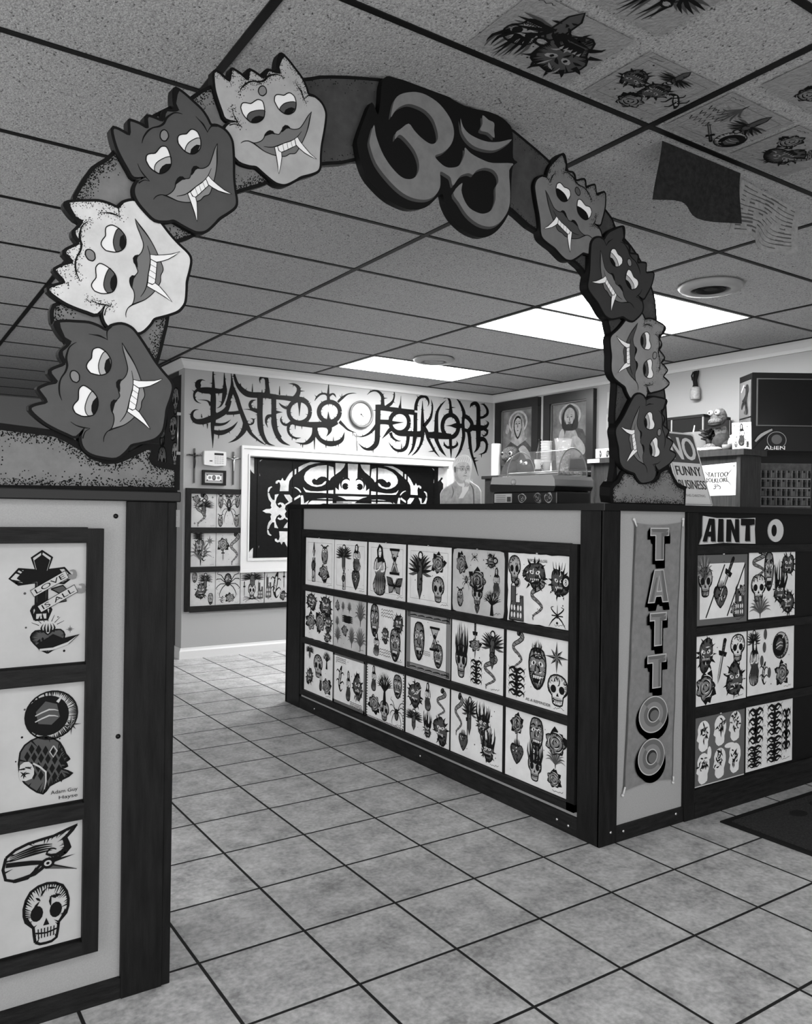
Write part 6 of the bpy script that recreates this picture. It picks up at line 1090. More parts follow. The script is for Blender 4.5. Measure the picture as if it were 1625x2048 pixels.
# ------------------------------------------------------------------ floor mat
RUG = mat('ribbed_dark_mat', 46, 0.9, 0.1, noise=(120, 34, 62), bump=(180, 0.5)); RUGB = mat('mat_border', 26, 0.8, 0.15)
b = MB(); b.box((0.785, -5.45, 0), (1.70, -4.615, 0.006), RUGB).box((0.815, -5.42, 0.006), (1.67, -4.645, 0.010), RUG)
FM = Fr((1.1, -4.74, 0.0102), (1, 0, 0), (0, 1, 0))
for x, y in ((0.02, 0.0), (0.10, -0.05), (0.2, 0.02), (0.3, -0.06), (0.42, 0.0)): b.fill(FM, ell(x, y, 0.045, 0.03, 14), 0.0004, RUGB)
meta(b.build('floor_mat'), 'dark ribbed floor mat lying in front of the right counter', 'mat')

# ------------------------------------------------------------------ sheets on the ceiling and cloth flags
CPAP = mat('ceiling_sheet_paper', 142, 0.85, 0.1, noise=(60, 132, 150), bump=(95, 0.4))
GC = 'drawings stuck to the ceiling tiles near the entrance'
FCe = lambda x, y: Fr((x, y, H - 0.0045), (-1, 0, 0), (0, 1, 0))     # faces down; a runs to -x
cs_ = [
 (-0.40, -5.16, 0.34, 0.25, [('beast', .3, .6, .55, .7), ('wing', .55, .3, .6, .6), ('flame', .75, .65, .4, .6)], 'ceiling drawing with the largest, darkest beast, left of the others'),
 (-0.025, -5.15, 0.30, 0.24, [('rose', .5, .82, .34, .3), ('beast', .78, .45, .34, .34), ('beast', .45, .5, .34, .34), ('lizard', .16, .5, .28, .4, 1.2), ('wing', .45, .16, .36, .3)], 'lightly framed ceiling drawing of five dark creatures around a pale smear'),
 (0.34, -5.15, 0.31, 0.24, [('wing', .3, .34, .4, .5), ('dagger', .52, .76, .2, .5, 1.0), ('squig', .8, .5, .3, .4), ('moon', .2, .74, .3, .36), ('fan', .66, .3, .3, .4)], 'ceiling drawing with a winged beast and a slim key-like dagger, above the dark cloth flag'),
 (0.68, -5.15, 0.31, 0.24, [('beast', .5, .6, .5, .5), ('snake', .3, .4, .3, .6), ('rose', .75, .3, .3, .36)], 'ceiling drawing nearest the right edge, with a beast and a coiled snake'),
 (0.37, -5.47, 0.31, 0.25, [('skull', .7, .35, .3, .4), ('beast', .3, .4, .36, .4), ('rose', .5, .8, .3, .3)], 'ceiling drawing in the row nearer the viewer, with skull and small beasts'),
 (-0.36, -5.45, 0.31, 0.24, [('flame', .5, .5, .6, .8), ('wing', .3, .4, .5, .5)], 'ceiling drawing in the row nearer the viewer, with flames'),
]
for i, (x, y, w_, h_, art, lb) in enumerate(cs_):
    sheet(FCe(x, y), w_, h_, art, lb, GC, seed=i + 120, paper=CPAP, border='line' if i in (1, 2) else None, name='ceiling_drawing', pin=False, cat='drawing')
def flag(name, x0, x1, y, zt0, zt1, zb0, zb1, mt, lb, drift, deco=None):
    NX, NZ = 14, 12; P = {}
    for c in (0, 1):
        for j in range(NZ + 1):
            for i in range(NX + 1):
                u, v = i / NX, j / NZ
                x = x0 + (x1 - x0) * u + drift * v; z = (zt0 + (zt1 - zt0) * u) * (1 - v) + (zb0 + (zb1 - zb0) * u) * v + 0.012 * math.sin(u * 5) * v
                P[c, i, j] = Vector((x, y + 0.022 * math.sin(u * 9 + v * 2) * v + 0.03 * v * math.sin(u * 3.1) - c * 0.001, z))
    m_ = MB(); k = lambda c, i, j: c * (NX + 1) * (NZ + 1) + j * (NX + 1) + i
    m_.add([P[c, i, j] for c in (0, 1) for j in range(NZ + 1) for i in range(NX + 1)], [(k(0, i, j), k(0, i + 1, j), k(0, i + 1, j + 1), k(0, i, j + 1)) for i in range(NX) for j in range(NZ)] + [(k(1, i, j), k(1, i, j + 1), k(1, i + 1, j + 1), k(1, i + 1, j)) for i in range(NX) for j in range(NZ)], mt, True)
    o = m_.build(name)
    if deco: 
        d = MB(); r_ = random.Random(9)
        for j in range(1, NZ):
            for i in range(1, NX - 1):
                if 4 < i < 10 and 3 < j < 9 and not ((i + j) % 3): continue
                if r_.random() < .8:
                    a = P[1, i, j] + Vector((0, -0.0006, 0)); b_ = P[1, i + 1, j] + Vector((0, -0.0006, 0)); dz = Vector((0, 0, r_.uniform(.003, .008)))
                    d.add([a, b_, b_ + dz, a + dz], [(0, 1, 2, 3)], G1)
        d.build('printed_text_lines', o)['label'] = 'faint printed lines'
    return meta(o, lb, 'flag', 'cloth prayer flags hung from the ceiling')
FLD = mat('dark_flag_cloth', 34, 0.85, 0.1, noise=(60, 26, 44), bump=(500, 0.3)); FLL = mat('pale_flag_cloth', 132, 0.85, 0.1, noise=(60, 118, 142))
flag('prayer_flag', 0.11, 0.53, -4.84, H - .004, H - .006, 2.225, 2.235, FLD, 'dark cloth flag hanging from the ceiling right of the arch', -0.02)
flag('prayer_flag', 0.55, 0.92, -4.83, H - .02, H - .05, 2.205, 2.20, FLL, 'pale printed cloth flag hanging from the ceiling, right of the dark one', -0.04, True)

# ------------------------------------------------------------------ things standing on the right counter
ZC = CT + 0.026
dc = thing('toy_grill', 'counter-top warmer with a clear domed lid standing on the side arm of the right counter', 'appliance', (0.40, -3.90, ZC))
FD = Fr((0.33, -3.90, ZC), (0, -1, 0), (0, 0, 1))      # a along the counter towards the viewer
CHR = mat('pale_grey_plastic', 165, 0.25, 0.5); DKP = mat('dark_plastic', 34, 0.3, 0.45)
b = MB(); b.box((0.30, -4.115, ZC), (0.50, -3.70, ZC + 0.055), DKP); b.build('base', dc, bevel=0.006)
b = MB(); b.fbox(Fr((0.30, -3.9, ZC), (0, -1, 0), (0, 0, 1)), -0.188, 0.008, -0.068, 0.048, 0, 0.001, PAPER_T); 
FL_ = Fr((0.30, -3.9, ZC), (0, -1, 0), (0, 0, 1)); 
for k in range(4): b.fill(FL_, [(-0.175, 0.014 + 0.008 * k), (-0.11, 0.014 + 0.008 * k), (-0.11, 0.017 + 0.008 * k), (-0.175, 0.017 + 0.008 * k)], 0.0014, G2)
b.fill(FL_, [(-0.10, 0.012), (-0.074, 0.012), (-0.074, 0.034), (-0.10, 0.034)], 0.0014, G1); b.build('label', dc)['label'] = 'pale printed label'
for k, a in enumerate((0.0, 0.10, 0.165)):
    b = MB(); b.prism(FL_, wob(random.Random(k + 4), 16, 0.024, 0.021, 0.25) and [(a + x, 0.028 + y) for x, y in wob(random.Random(k + 4), 16, 0.024, 0.021, 0.25)], 0, 0.002, G3 if k != 1 else G2)
    I = Ink(b, FL_, 0.002, a, 0.028, 0.045, 0.04, 0, k + 7); I.paper = PAPER; d_blob(I); b.build('badge', dc)
b = MB(); b.prism(Fr((0.29, -3.9, ZC), (0, -1, 0), (0, 0, 1)), [(-0.205, 0.055), (0.205, 0.055), (0.215, 0.075), (0.215, 0.09), (-0.19, 0.108), (-0.205, 0.1), (-0.21, 0.07)], -0.22, 0, DKP); b.build('body', dc, bevel=0.006)
b = MB(); b.prism(Fr((0.285, -3.9, ZC), (0, -1, 0), (0, 0, 1)), [(-0.20, 0.092), (0.218, 0.076), (0.214, 0.105), (0.20, 0.122), (-0.19, 0.124)], -0.23, 0.0, CHR); b.build('tray', dc, bevel=0.006)
b = MB(); b.ball((0.285, -3.86, ZC + 0.098), (0.012, 0.016, 0.014), CHR, 12, 8); b.build('knob', dc)
dm = MB(); r0 = 0.085; xs = 0.40; segs = 16; ya, yb = -3.75, -4.105
sec = [(math.cos(math.pi * k / segs), math.sin(math.pi * k / segs)) for k in range(segs + 1)]
rows = [(ya + 0.035, 0.15), (ya + 0.030, 0.45), (ya + 0.018, 0.75), (ya, 0.93), (ya - 0.03, 1.0), (yb + 0.1, 1.0), (yb, 1.0)]
vs = [(xs + r0 * c, y, ZC + 0.122 + (0.118 + 0.0 * k) * s_ * f) for y, f in rows for k, (c, s_) in enumerate(sec)]
n = segs + 1; dm.add(vs, [(i * n + k, i * n + k + 1, (i + 1) * n + k + 1, (i + 1) * n + k) for i in range(len(rows) - 1) for k in range(segs)], GLASS, True)
dm.fill(Fr((0, yb, 0), (1, 0, 0), (0, 0, 1)), [(xs + r0 * c, ZC + 0.122 + 0.118 * s_) for c, s_ in sec], 0, GLASS); dm.build('clear_lid', dc)['label'] = 'clear plastic domed lid'
rim = MB(); rim.tube([(xs + r0 * c, yb, ZC + 0.122 + 0.118 * s_) for c, s_ in sec], 0.0028, CHR, 8); rim.tube([(xs + r0 * c, ya - 0.03, ZC + 0.122 + 0.118 * s_) for c, s_ in sec], 0.002, CHR, 8)
for sx in (-1, 1): rim.tube([(xs + sx * r0, ya, ZC + 0.124), (xs + sx * r0, yb, ZC + 0.124)], 0.003, CHR, 8)
rim.build('lid_rim', dc)
b = MB()
for k in range(6): b.tube([(0.335 + 0.026 * k, -3.77, ZC + 0.135), (0.335 + 0.026 * k, -4.09, ZC + 0.135)], 0.008, STEEL, 8)
b.build('rollers', dc)

dc.location.x += 0.07

# printed cut-out of a person
pc = thing('portrait_cutout', 'printed bust cut-out of a white-haired person with hand at chin, on the right counter', 'cutout', (0.34, -3.53, ZC))
FP = Fr((0.335, -3.53, ZC), (0.35, -0.94, 0), (0, 0, 1))
PG = mat('print_light', 218, 0.6, 0.2); PM = mat('print_mid', 168, 0.6, 0.2, noise=(40, 148, 184)); PD = mat('print_grey_lines', 96, 0.6, 0.2); PFC = mat('print_face', 190, 0.6, 0.2, noise=(60, 176, 204))
out = [(-0.135, 0), (-0.137, 0.05), (-0.12, 0.075), (-0.07, 0.10), (-0.058, 0.115), (-0.062, 0.15), (-0.068, 0.185), (-0.055, 0.215), (-0.03, 0.232), (0.0, 0.236), (0.026, 0.222), (0.038, 0.195), (0.036, 0.155), (0.03, 0.125), (0.035, 0.108), (0.075, 0.085), (0.092, 0.06), (0.093, 0.0)]
b = MB(); b.prism(FP, out[:1] + spline(out[1:-1], 3) + out[-1:], -0.004, 0, PG); b.build('card', pc)
b = MB(); b.fill(FP, ([(-0.132, 0.002)] + spline([(-0.133, 0.05), (-0.116, 0.073), (-0.066, 0.098), (-0.05, 0.112), (-0.03, 0.09), (0.0, 0.085), (0.028, 0.105), (0.072, 0.082), (0.089, 0.058)], 3) + [(0.09, 0.002)])[::-1], 0.0004, PM)
b.stroke(FP, [(0.03, 0.1, 0.002), (0.05, 0.07, 0.007), (0.055, 0.0, 0.006)], 0.0008, PD); b.stroke(FP, [(-0.07, 0.09, 0.002), (-0.06, 0.06, 0.005), (-0.07, 0.03, 0.002)], 0.0008, PD); b.build('clothing', pc)
b = MB(); sc_ = lambda l: (lambda q: q if area(q) > 0 else q[::-1])(spline(l, 3, True))
b.fill(FP, sc_([(-0.048, 0.11), (-0.056, 0.15), (-0.05, 0.185), (-0.025, 0.2), (0.018, 0.196), (0.032, 0.165), (0.029, 0.13), (0.012, 0.105), (-0.02, 0.098)]), 0.0004, PFC)
b.fill(FP, sc_([(-0.048, 0.115), (-0.055, 0.15), (-0.048, 0.18), (-0.036, 0.17), (-0.038, 0.14), (-0.022, 0.118), (0.0, 0.106), (-0.02, 0.1)]), 0.0008, PM)
b.fill(FP, sc_([(-0.056, 0.155), (-0.058, 0.178), (-0.05, 0.18), (-0.047, 0.165), (-0.05, 0.152)]), 0.0012, PD)
for x in (-0.011, 0.019): b.fill(FP, ell(x, 0.168, 0.0115, 0.006, 14), 0.0012, PM); b.stroke(FP, [(p[0], p[1], 0.0014) for p in ell(x, 0.168, 0.0125, 0.008, 14)], 0.0016, PD); b.fill(FP, ell(x + .001, 0.168, 0.004, 0.003, 10), 0.0016, G1)
b.stroke(FP, [(-0.048, 0.172, 0.0015), (-0.023, 0.171, 0.002)], 0.0014, PD, 1); b.stroke(FP, [(-0.026, 0.178, 0.002), (-0.012, 0.181, 0.003), (0.002, 0.178, 0.002)], 0.0012, PD); b.stroke(FP, [(0.01, 0.178, 0.002), (0.02, 0.181, 0.003), (0.03, 0.178, 0.002)], 0.0012, PD)
b.stroke(FP, [(0.005, 0.166, 0.0016), (0.011, 0.150, 0.003), (0.004, 0.146, 0.002)], 0.0012, PD); b.stroke(FP, [(-0.008, 0.134, 0.001), (0.004, 0.1355, 0.0028), (0.016, 0.134, 0.001)], 0.0012, PD)
for k in range(7): b.stroke(FP, [(-0.05 + 0.012 * k, 0.2, 0.001), (-0.045 + 0.012 * k, 0.213, 0.0022), (-0.03 + 0.009 * k, 0.226, 0.001)], 0.0006, PM)
b.build('face', pc)
b = MB(); b.fill(FP, [(0.0, 0.105), (0.012, 0.12), (0.022, 0.118), (0.03, 0.1), (0.024, 0.07), (-0.005, 0.03), (-0.03, 0.028), (-0.012, 0.06), (-0.01, 0.09)], 0.0014, PG)
for k in range(4): b.stroke(FP, [(0.0 + 0.008 * k, 0.112 - 0.004 * k, 0.002), (0.005 + 0.007 * k, 0.092, 0.003), (0.0 + 0.006 * k, 0.082, 0.001)], 0.0018, PD)
b.build('hand', pc)
b = MB(); b.fbox(FP, -0.03, 0, 0.03, 0.12, -0.030, -0.004, WHITEP); b.build('stand', pc)
o = MB(); o.box((0.24, -2.98, ZC), (0.45, -2.55, ZC + 0.004), WHITEP).box((0.22, -2.62, ZC), (0.40, -2.40, ZC + 0.007), WHITEP).box((0.30, -2.42, ZC + 0.007), (0.36, -2.34, ZC + 0.02), PAPER_T)
meta(o.build('paper_pile'), 'loose white papers lying on the far end of the right counter top', 'papers')

# no funny business sign
sn = thing('notice_sign', 'leaning grey and white notice sign reading NO FUNNY BUSINESS beside the arch foot', 'sign', (0.91, -4.42, ZC))
up = Vector((0.0, 0.105, 0.317)); up_l = up.length; FN = Fr((0.777, -4.425, ZC + 0.001), (1, 0, 0), up)
SW_, SH_ = 0.205, up_l; SGW = mat('sign_white', 206, 0.4, 0.3); SGD = mat('sign_dark_band', 74, 0.4, 0.3); SGT = mat('sign_text_grey', 50, 0.4, 0.3)
b = MB(); rc_ = 0.012; rp = ell(rc_, SH_ - rc_, rc_, rc_, 5, 0, math.pi / 2, math.pi) + ell(rc_, rc_, rc_, rc_, 5, 0, math.pi, 1.5 * math.pi) + ell(SW_ - rc_, rc_, rc_, rc_, 5, 0, 1.5 * math.pi, 2 * math.pi) + ell(SW_ - rc_, SH_ - rc_, rc_, rc_, 5, 0, 0, math.pi / 2)
b.prism(FN, rp, -0.004, 0, SGW); b.build('plate', sn)
b = MB(); b.fill(FN, [(0.008, SH_ * .58), (SW_ - .008, SH_ * .58), (SW_ - .008, SH_ - .014), (SW_ - .02, SH_ - .008), (0.02, SH_ - .008), (0.008, SH_ - .014)], 0.0004, SGD); b.build('dark_band', sn)
b = MB()
for a in ((0.006, 0.006, SW_ - .006, 0.008), (0.006, 0.006, 0.008, SH_ * .58), (SW_ - .008, 0.006, SW_ - .006, SH_ * .58)): b.fill(FN, [(a[0], a[1]), (a[2], a[1]), (a[2], a[3]), (a[0], a[3])], 0.0004, SGT)
def bold(mb, F, t, x0, y0, x1, y1, c, mt, d):
    for dx in (-d, 0, d): put_text(mb, F, t, x0 + dx, y0, x1 + dx, y1, c + 0.0001 * dx / d, mt)
bold(b, FN, 'NO', 0.022, SH_ * .62, SW_ - .022, SH_ * .93, 0.0010, SGW, 0.004)
bold(b, FN, 'FUNNY', 0.02, SH_ * .405, SW_ - .02, SH_ * .53, 0.0008, SGT, 0.0012)
bold(b, FN, 'BUSINESS', 0.016, SH_ * .225, SW_ - .012, SH_ * .345, 0.0008, SGT, 0.0009)
put_text(b, FN, 'THIS CHRISTMAS', 0.04, SH_ * .12, SW_ - .035, SH_ * .155, 0.0008, G2)
b.build('lettering', sn)
b = MB(); b.box((0.88, -4.318, ZC), (0.95, -4.28, ZC + 0.24), WOOD); meta(b.build('prop_block'), 'dark wooden block propping up the notice sign from behind', 'block')

# ------------------------------------------------------------------ framed devotional pictures on the right wall
FRW = lambda y, z: Fr((XR, y, z), (0, -1, 0), (0, 0, 1))       # a towards the viewer's right, faces left
PBG = mat('print_background', 84, 0.35, 0.4, noise=(9, 62, 106)); PSK = mat('print_skin', 132, 0.35, 0.3, noise=(18, 116, 146)); PHL = mat('print_halo', 136, 0.35, 0.3, noise=(30, 122, 150)); PRB = mat('print_robe', 52, 0.35, 0.3, noise=(14, 36, 70)); PRL = mat('print_pale_robe', 118, 0.35, 0.3, noise=(16, 92, 142)); PDK = mat('print_dark', 22, 0.35, 0.3)
FRM = mat('dark_picture_frame', 24, 0.3, 0.45)
def picture(y, z0, w_, h_, lb, woman):
    t = thing('framed_picture', lb, 'picture', (XR, y - w_ / 2, z0), 'large framed devotional pictures on the right wall')
    F = FRW(y, z0); bd = 0.085
    for a in ((0, 0, w_, bd), (0, h_ - bd, w_, h_), (0, bd, bd, h_ - bd), (w_ - bd, bd, w_, h_ - bd)): MB().fbox(F, *a, 0.0, 0.045, FRM).build('frame_side', t, bevel=0.008)
    i = MB()
    for a in ((bd, bd, w_ - bd, bd + .012), (bd, h_ - bd - .012, w_ - bd, h_ - bd), (bd, bd, bd + .012, h_ - bd), (w_ - bd - .012, bd, w_ - bd, h_ - bd)): i.fbox(F, *a, 0.0, 0.03, RIM)
    i.build('inner_moulding', t)
    m_ = MB(); m_.fbox(F, bd, bd, w_ - bd, h_ - bd, 0.0, 0.012, PBG); c = 0.0124; X = lambda u: bd + u * (w_ - 2 * bd); Z = lambda v: bd + v * (h_ - 2 * bd)
    P = lambda l: [(X(a), Z(b_)) for a, b_ in l]
    def f(l, mt, k, s_=True): p = P(l); p = spline(p, 3, True) if s_ else p; m_.fill(F, p if area(p) > 0 else p[::-1], c + 0.0003 * k, mt)
    f([(.5 + .3 * math.cos(a * .5236), .76 + .21 * math.sin(a * .5236)) for a in range(12)], PHL, 0)
    f([(.5 + .25 * math.cos(a * .5236), .76 + .175 * math.sin(a * .5236)) for a in range(12)], PBG, 1)
    if woman:
        f([(.04, 0), (.06, .3), (.3, .44), (.5, .42), (.72, .44), (.95, .28), (.98, 0)], PRB, 2, False)
        f([(.28, .5), (.34, .8), (.5, .92), (.68, .8), (.72, .5), (.8, .46), (.55, .36), (.5, .34), (.44, .36), (.22, .46)], PRL, 3)
        f([(.38, .8), (.38, .62), (.5, .46), (.62, .62), (.62, .8), (.5, .88)], PDK, 4); f([(.41, .78), (.4, .66), (.5, .5), (.6, .64), (.6, .78), (.5, .84)], PSK, 5)
        f([(.5, .3), (.42, .24), (.5, .12), (.58, .24)], PDK, 5); f([(.55, .3), (.7, .34), (.88, .2), (.94, .04), (.84, .04), (.7, .18), (.56, .24)], PSK, 6)
        f([(.1, .6), (.14, .75), (.22, .7), (.2, .58)], PRL, 2)
    else:
        f([(.2, .3), (.24, .52), (.42, .58), (.6, .56), (.86, .5), (.98, .3), (1, 0), (.08, 0)], PRB, 2, False)
        f([(.3, .0), (.36, .42), (.5, .56), (.66, .5), (.8, .2), (.74, 0)], PRL, 3)
        f([(.3, .56), (.3, .8), (.5, .96), (.7, .8), (.72, .54), (.5, .5)], PDK, 4); f([(.37, .82), (.37, .66), (.5, .54), (.62, .66), (.63, .82), (.5, .9)], PSK, 5)
        f([(.375, .7), (.40, .57), (.5, .50), (.6, .57), (.625, .7), (.585, .625), (.56, .615), (.5, .632), (.44, .615), (.41, .625)], PDK, 6); f([(.45, .645), (.5, .655), (.55, .645), (.5, .637)], PDK, 8); f([(.2, .34), (.24, .5), (.32, .54), (.36, .44), (.3, .3)], PSK, 6); f([(.55, .36), (.7, .4), (.9, .24), (.92, .1), (.8, .08), (.66, .26)], PSK, 6)
        f([(.5, .38), (.44, .32), (.5, .22), (.56, .32)], PHL, 5)
    for a in (.45, .55):
        f([(a - .03, .738), (a, .748), (a + .03, .738), (a, .729)], PDK, 7); f([(a - .04, .765), (a, .777), (a + .04, .763), (a, .769)], PRB, 7)
    f([(.49, .74), (.50, .74), (.512, .672), (.488, .668)], PRB, 7, False); f([(.47, .612), (.5, .618), (.53, .612), (.5, .604)], PRB, 9)
    f([(.60, .82), (.62, .66), (.56, .56), (.585, .66), (.58, .8)], PRL, 6)
    m_.build('print', t)
picture(0.247 + 0.0, 1.70, 0.62, 0.615, '', True) if False else None
picture(-0.250, 1.60, 0.63, 0.725, 'dark-framed picture of a veiled woman with a halo, nearer the room corner', True)
picture(-0.955, 1.62, 0.63, 0.70, 'dark-framed picture of a bearded haloed man, right of the veiled woman', False)
for y, z, art, lb in ((-1.705, 2.13, [('rose', .5, .5, .6, .6), ('squig', .5, .15, .5, .2)], 'small wall drawing right of the framed pictures, upper one half behind the arch'), (-1.70, 1.94, [('skull', .3, .6, .4, .6), ('squig', .7, .4, .5, .5)], 'small wall drawing right of the framed pictures, lower one half behind the arch')):
    sheet(FRW(y, z), 0.16, 0.14, art, lb, 'small drawings on the right wall', seed=77, paper=PAPER_W, pin=False, name='wall_drawing', cat='drawing')
# bottle in a bag on the wall
bt = thing('hanging_bottle', 'white labelled bottle hung upside down in dark straps on the right wall', 'bottle', (XR - 0.04, -2.63, 2.10)); STR = mat('dark_strap', 22, 0.8, 0.15); LBL = mat('bottle_label', 150, 0.5, 0.3, noise=(60, 126, 168))
MB().lathe((XR - 0.04, -2.63, 2.10), [(0.001, 0), (0.034, 0.002), (0.037, 0.012), (0.037, 0.078), (0.033, 0.092), (0.02, 0.1), (0.001, 0.1)], LBL, 20).build('bottle_body', bt)
b = MB(); 
for dy, ty in ((-0.012, 0.006), (0.0, 0.02), (0.014, -0.012)): b.tube([(XR - 0.04, -2.63 + dy, 2.195), (XR - 0.035, -2.63 + dy * .5 + ty, 2.26), (XR - 0.02, -2.63 + ty, 2.325)], [0.012, 0.009, 0.007], STR, 8)
b.tube([(XR - 0.03, -2.605, 2.32), (XR - 0.035, -2.592, 2.29), (XR - 0.03, -2.598, 2.255)], 0.006, STR, 8); b.build('straps', bt)

# ------------------------------------------------------------------ dark cabinet in the corner and what stands on it
DKC = mat('dark_cabinet_wood', 28, 0.4, 0.35, noise=(12, 20, 36), stretch=(5, 5, 1))
k1 = thing('dark_cabinet', 'tall dark wooden cabinet in the far corner behind the right counter', 'cabinet', (3.02, -1.3, 0))
b = MB(); b.box((2.76, -1.91, 0), (3.28, -0.71, 1.525), DKC); b.build('carcass', k1, bevel=0.004)
b = MB(); b.box((2.735, -1.935, 1.525), (3.28, -0.685, 1.555), DKC); b.build('top', k1, bevel=0.006)
for y in (-1.90, -1.31): 
    b = MB(); b.box((2.745, y, 0.1), (2.76, y + 0.57, 1.50), DKC); d_ = b.build('door', k1, bevel=0.004)
    b = MB(); b.ball((2.738, y + (0.52 if y < -1.5 else 0.05), 0.85), 0.014, STEEL, 10, 8); b.build('knob', d_)
ZK = 1.555
o = MB(); o.lathe((2.84, -0.775, ZK), [(0.012, 0.001), (0.043, 0.001), (0.044, 0.01), (0.044, 0.295), (0.042, 0.30), (0.012, 0.30), (0.012, 0.001)], WHITEP, 28); meta(o.build('paper_towel_roll'), 'tall white paper towel roll at the far end of the dark cabinet', 'paper roll')
pl = thing('plush_creature', 'brown-grey wrinkled plush creature with a wide head beside the paper roll', 'toy', (2.86, -0.98, ZK)); PLU = mat('plush_grey', 66, 0.95, 0.1, noise=(70, 44, 92), bump=(220, 0.6)); PLB = mat('plush_dark', 32, 0.95, 0.1, bump=(200, 0.5))
b = MB(); b.ball((2.86, -0.985, ZK + 0.06), (0.07, 0.10, 0.075), PLB); b.build('body', pl); b = MB(); b.ball((2.85, -0.97, ZK + 0.195), (0.07, 0.098, 0.07), PLU, 20, 12); b.ball((2.80, -0.965, ZK + 0.16), (0.045, 0.05, 0.035), PLU); hd_ = b.build('head', pl)
for dy in (-0.056, 0.05):
    b = MB(); b.ball((2.795, -0.97 + dy, ZK + 0.195), (0.016, 0.02, 0.02), WHITE); b.ball((2.782, -0.975 + dy, ZK + 0.195), (0.008, 0.014, 0.014), BLACKGLOSS); b.build('eye', hd_)
b = MB(); b.tube([(2.84, -1.05, ZK + 0.08), (2.79, -1.075, ZK + 0.05), (2.77, -1.04, ZK + 0.02)], [0.026, 0.022, 0.018], PLB, 10); b.build('arm', pl)
bk = thing('toy_figure', 'round black toy with three white eyes between plush creature and stacked cups', 'toy', (2.84, -1.165, ZK)); b = MB(); b.ball((2.86, -1.165, ZK + 0.072), (0.07, 0.092, 0.072), BLACKGLOSS, 20, 12); bo = b.build('body', bk)
for dy, dz, r_ in ((-0.045, 0.018, 0.020), (0.0, 0.034, 0.016), (0.045, 0.005, 0.018)):
    b = MB(); b.ball((2.80 + abs(dy) * .35, -1.165 + dy, ZK + 0.078 + dz), (0.012, r_, r_), WHITE); b.ball((2.792 + abs(dy) * .35, -1.165 + dy, ZK + 0.078 + dz), (0.006, r_ * .45, r_ * .45), BLACK); b.build('eye', bo)
cp = thing('cup_stack', 'tall stack of white cups with a small black printed mark on the dark cabinet', 'cups', (2.84, -1.445, ZK)); 
for k in range(9):
    b = MB(); z = ZK + (0.0 if k == 0 else 0.088 + 0.024 * (k - 1)); h_ = 0.105 if k == 0 else 0.0235
    rb, rt = (0.036, 0.047) if k == 0 else (0.0455, 0.0485)
    b.lathe((2.84, -1.445, z), [(0.001, 0.001), (rb, 0.001), (rt, h_ - 0.004), (rt + 0.003, h_ - 0.002), (rt + 0.003, h_), (rt - 0.004, h_)], WHITEP, 24); b.build('cup', cp)
b = MB(); FCp = Fr((2.84 - 0.045, -1.445, ZK + 0.055), (0, -1, 0), (0, 0, 1)); I = Ink(b, FCp, 0.004, -0.004, 0.0, 0.045, 0.06, 0, 5); I.paper = WHITEP
for s_ in (-1, 1):
    for a in (.5, .15, -.3): I.line([(0, 0, .12), (.28 * s_, a * .8, .1), (.5 * s_, a, .01)], INK, 1)
I.fill(ell(0, .2, .12, .16, 8), INK, 1); b.build('printed_mark', cp)
o = MB(); o.lathe((2.79, -1.555, ZK), [(0.001, 0), (0.03, 0.0), (0.032, 0.004), (0.008, 0.006), (0.008, 0.055), (0.004, 0.062), (0.005, 0.078), (0.001, 0.09)], WHITEP, 14); meta(o.build('small_candle'), 'small white candle on a dish between cups and candy jar', 'candle')
jr = thing('candy_jar', 'wide-mouthed clear jar filled with wrapped candy on the dark cabinet', 'jar', (2.86, -1.625, ZK)); b = MB(); b.lathe((2.86, -1.625, ZK), [(0.001, 0.001), (0.05, 0.001), (0.053, 0.01), (0.068, 0.235), (0.078, 0.29), (0.076, 0.291), (0.064, 0.235), (0.049, 0.012), (0.001, 0.006)], GLASS, 28); b.build('glass', jr)
cm = [mat('candy_%d' % k, v, 0.35, 0.5) for k, v in enumerate((30, 70, 120, 165, 50))]; b = MB(); rq = random.Random(8)
for k in range(260):
    z = rq.uniform(0.014, 0.205); R = 0.040 + z * 0.062; a = rq.uniform(0, 6.28); r_ = R * math.sqrt(rq.uniform(.25, 1)); s_ = rq.uniform(0.007, 0.011)
    b.ball((2.86 + r_ * math.cos(a), -1.625 + r_ * math.sin(a), ZK + z), (s_, s_ * 1.3, s_ * rq.uniform(.6, 1)), rq.choice(cm), 7, 5)
c_ = b.build('candy', jr); c_['kind'] = 'stuff'
bo = thing('dark_bottle', 'dark bottle standing behind the cups against the framed pictures', 'bottle', (3.08, -1.10, ZK)); b = MB(); b.lathe((3.08, -1.10, ZK), [(0.001, 0), (0.045, 0.002), (0.047, 0.02), (0.047, 0.20), (0.02, 0.27), (0.016, 0.33), (0.018, 0.335), (0.001, 0.34)], BLACKGLOSS, 20); b.build('glass_body', bo); b = MB(); b.lathe((3.08, -1.10, ZK), [(0.0478, 0.06), (0.0478, 0.15), (0.047, 0.15)], PAPER_T, 20); b.build('label', bo)

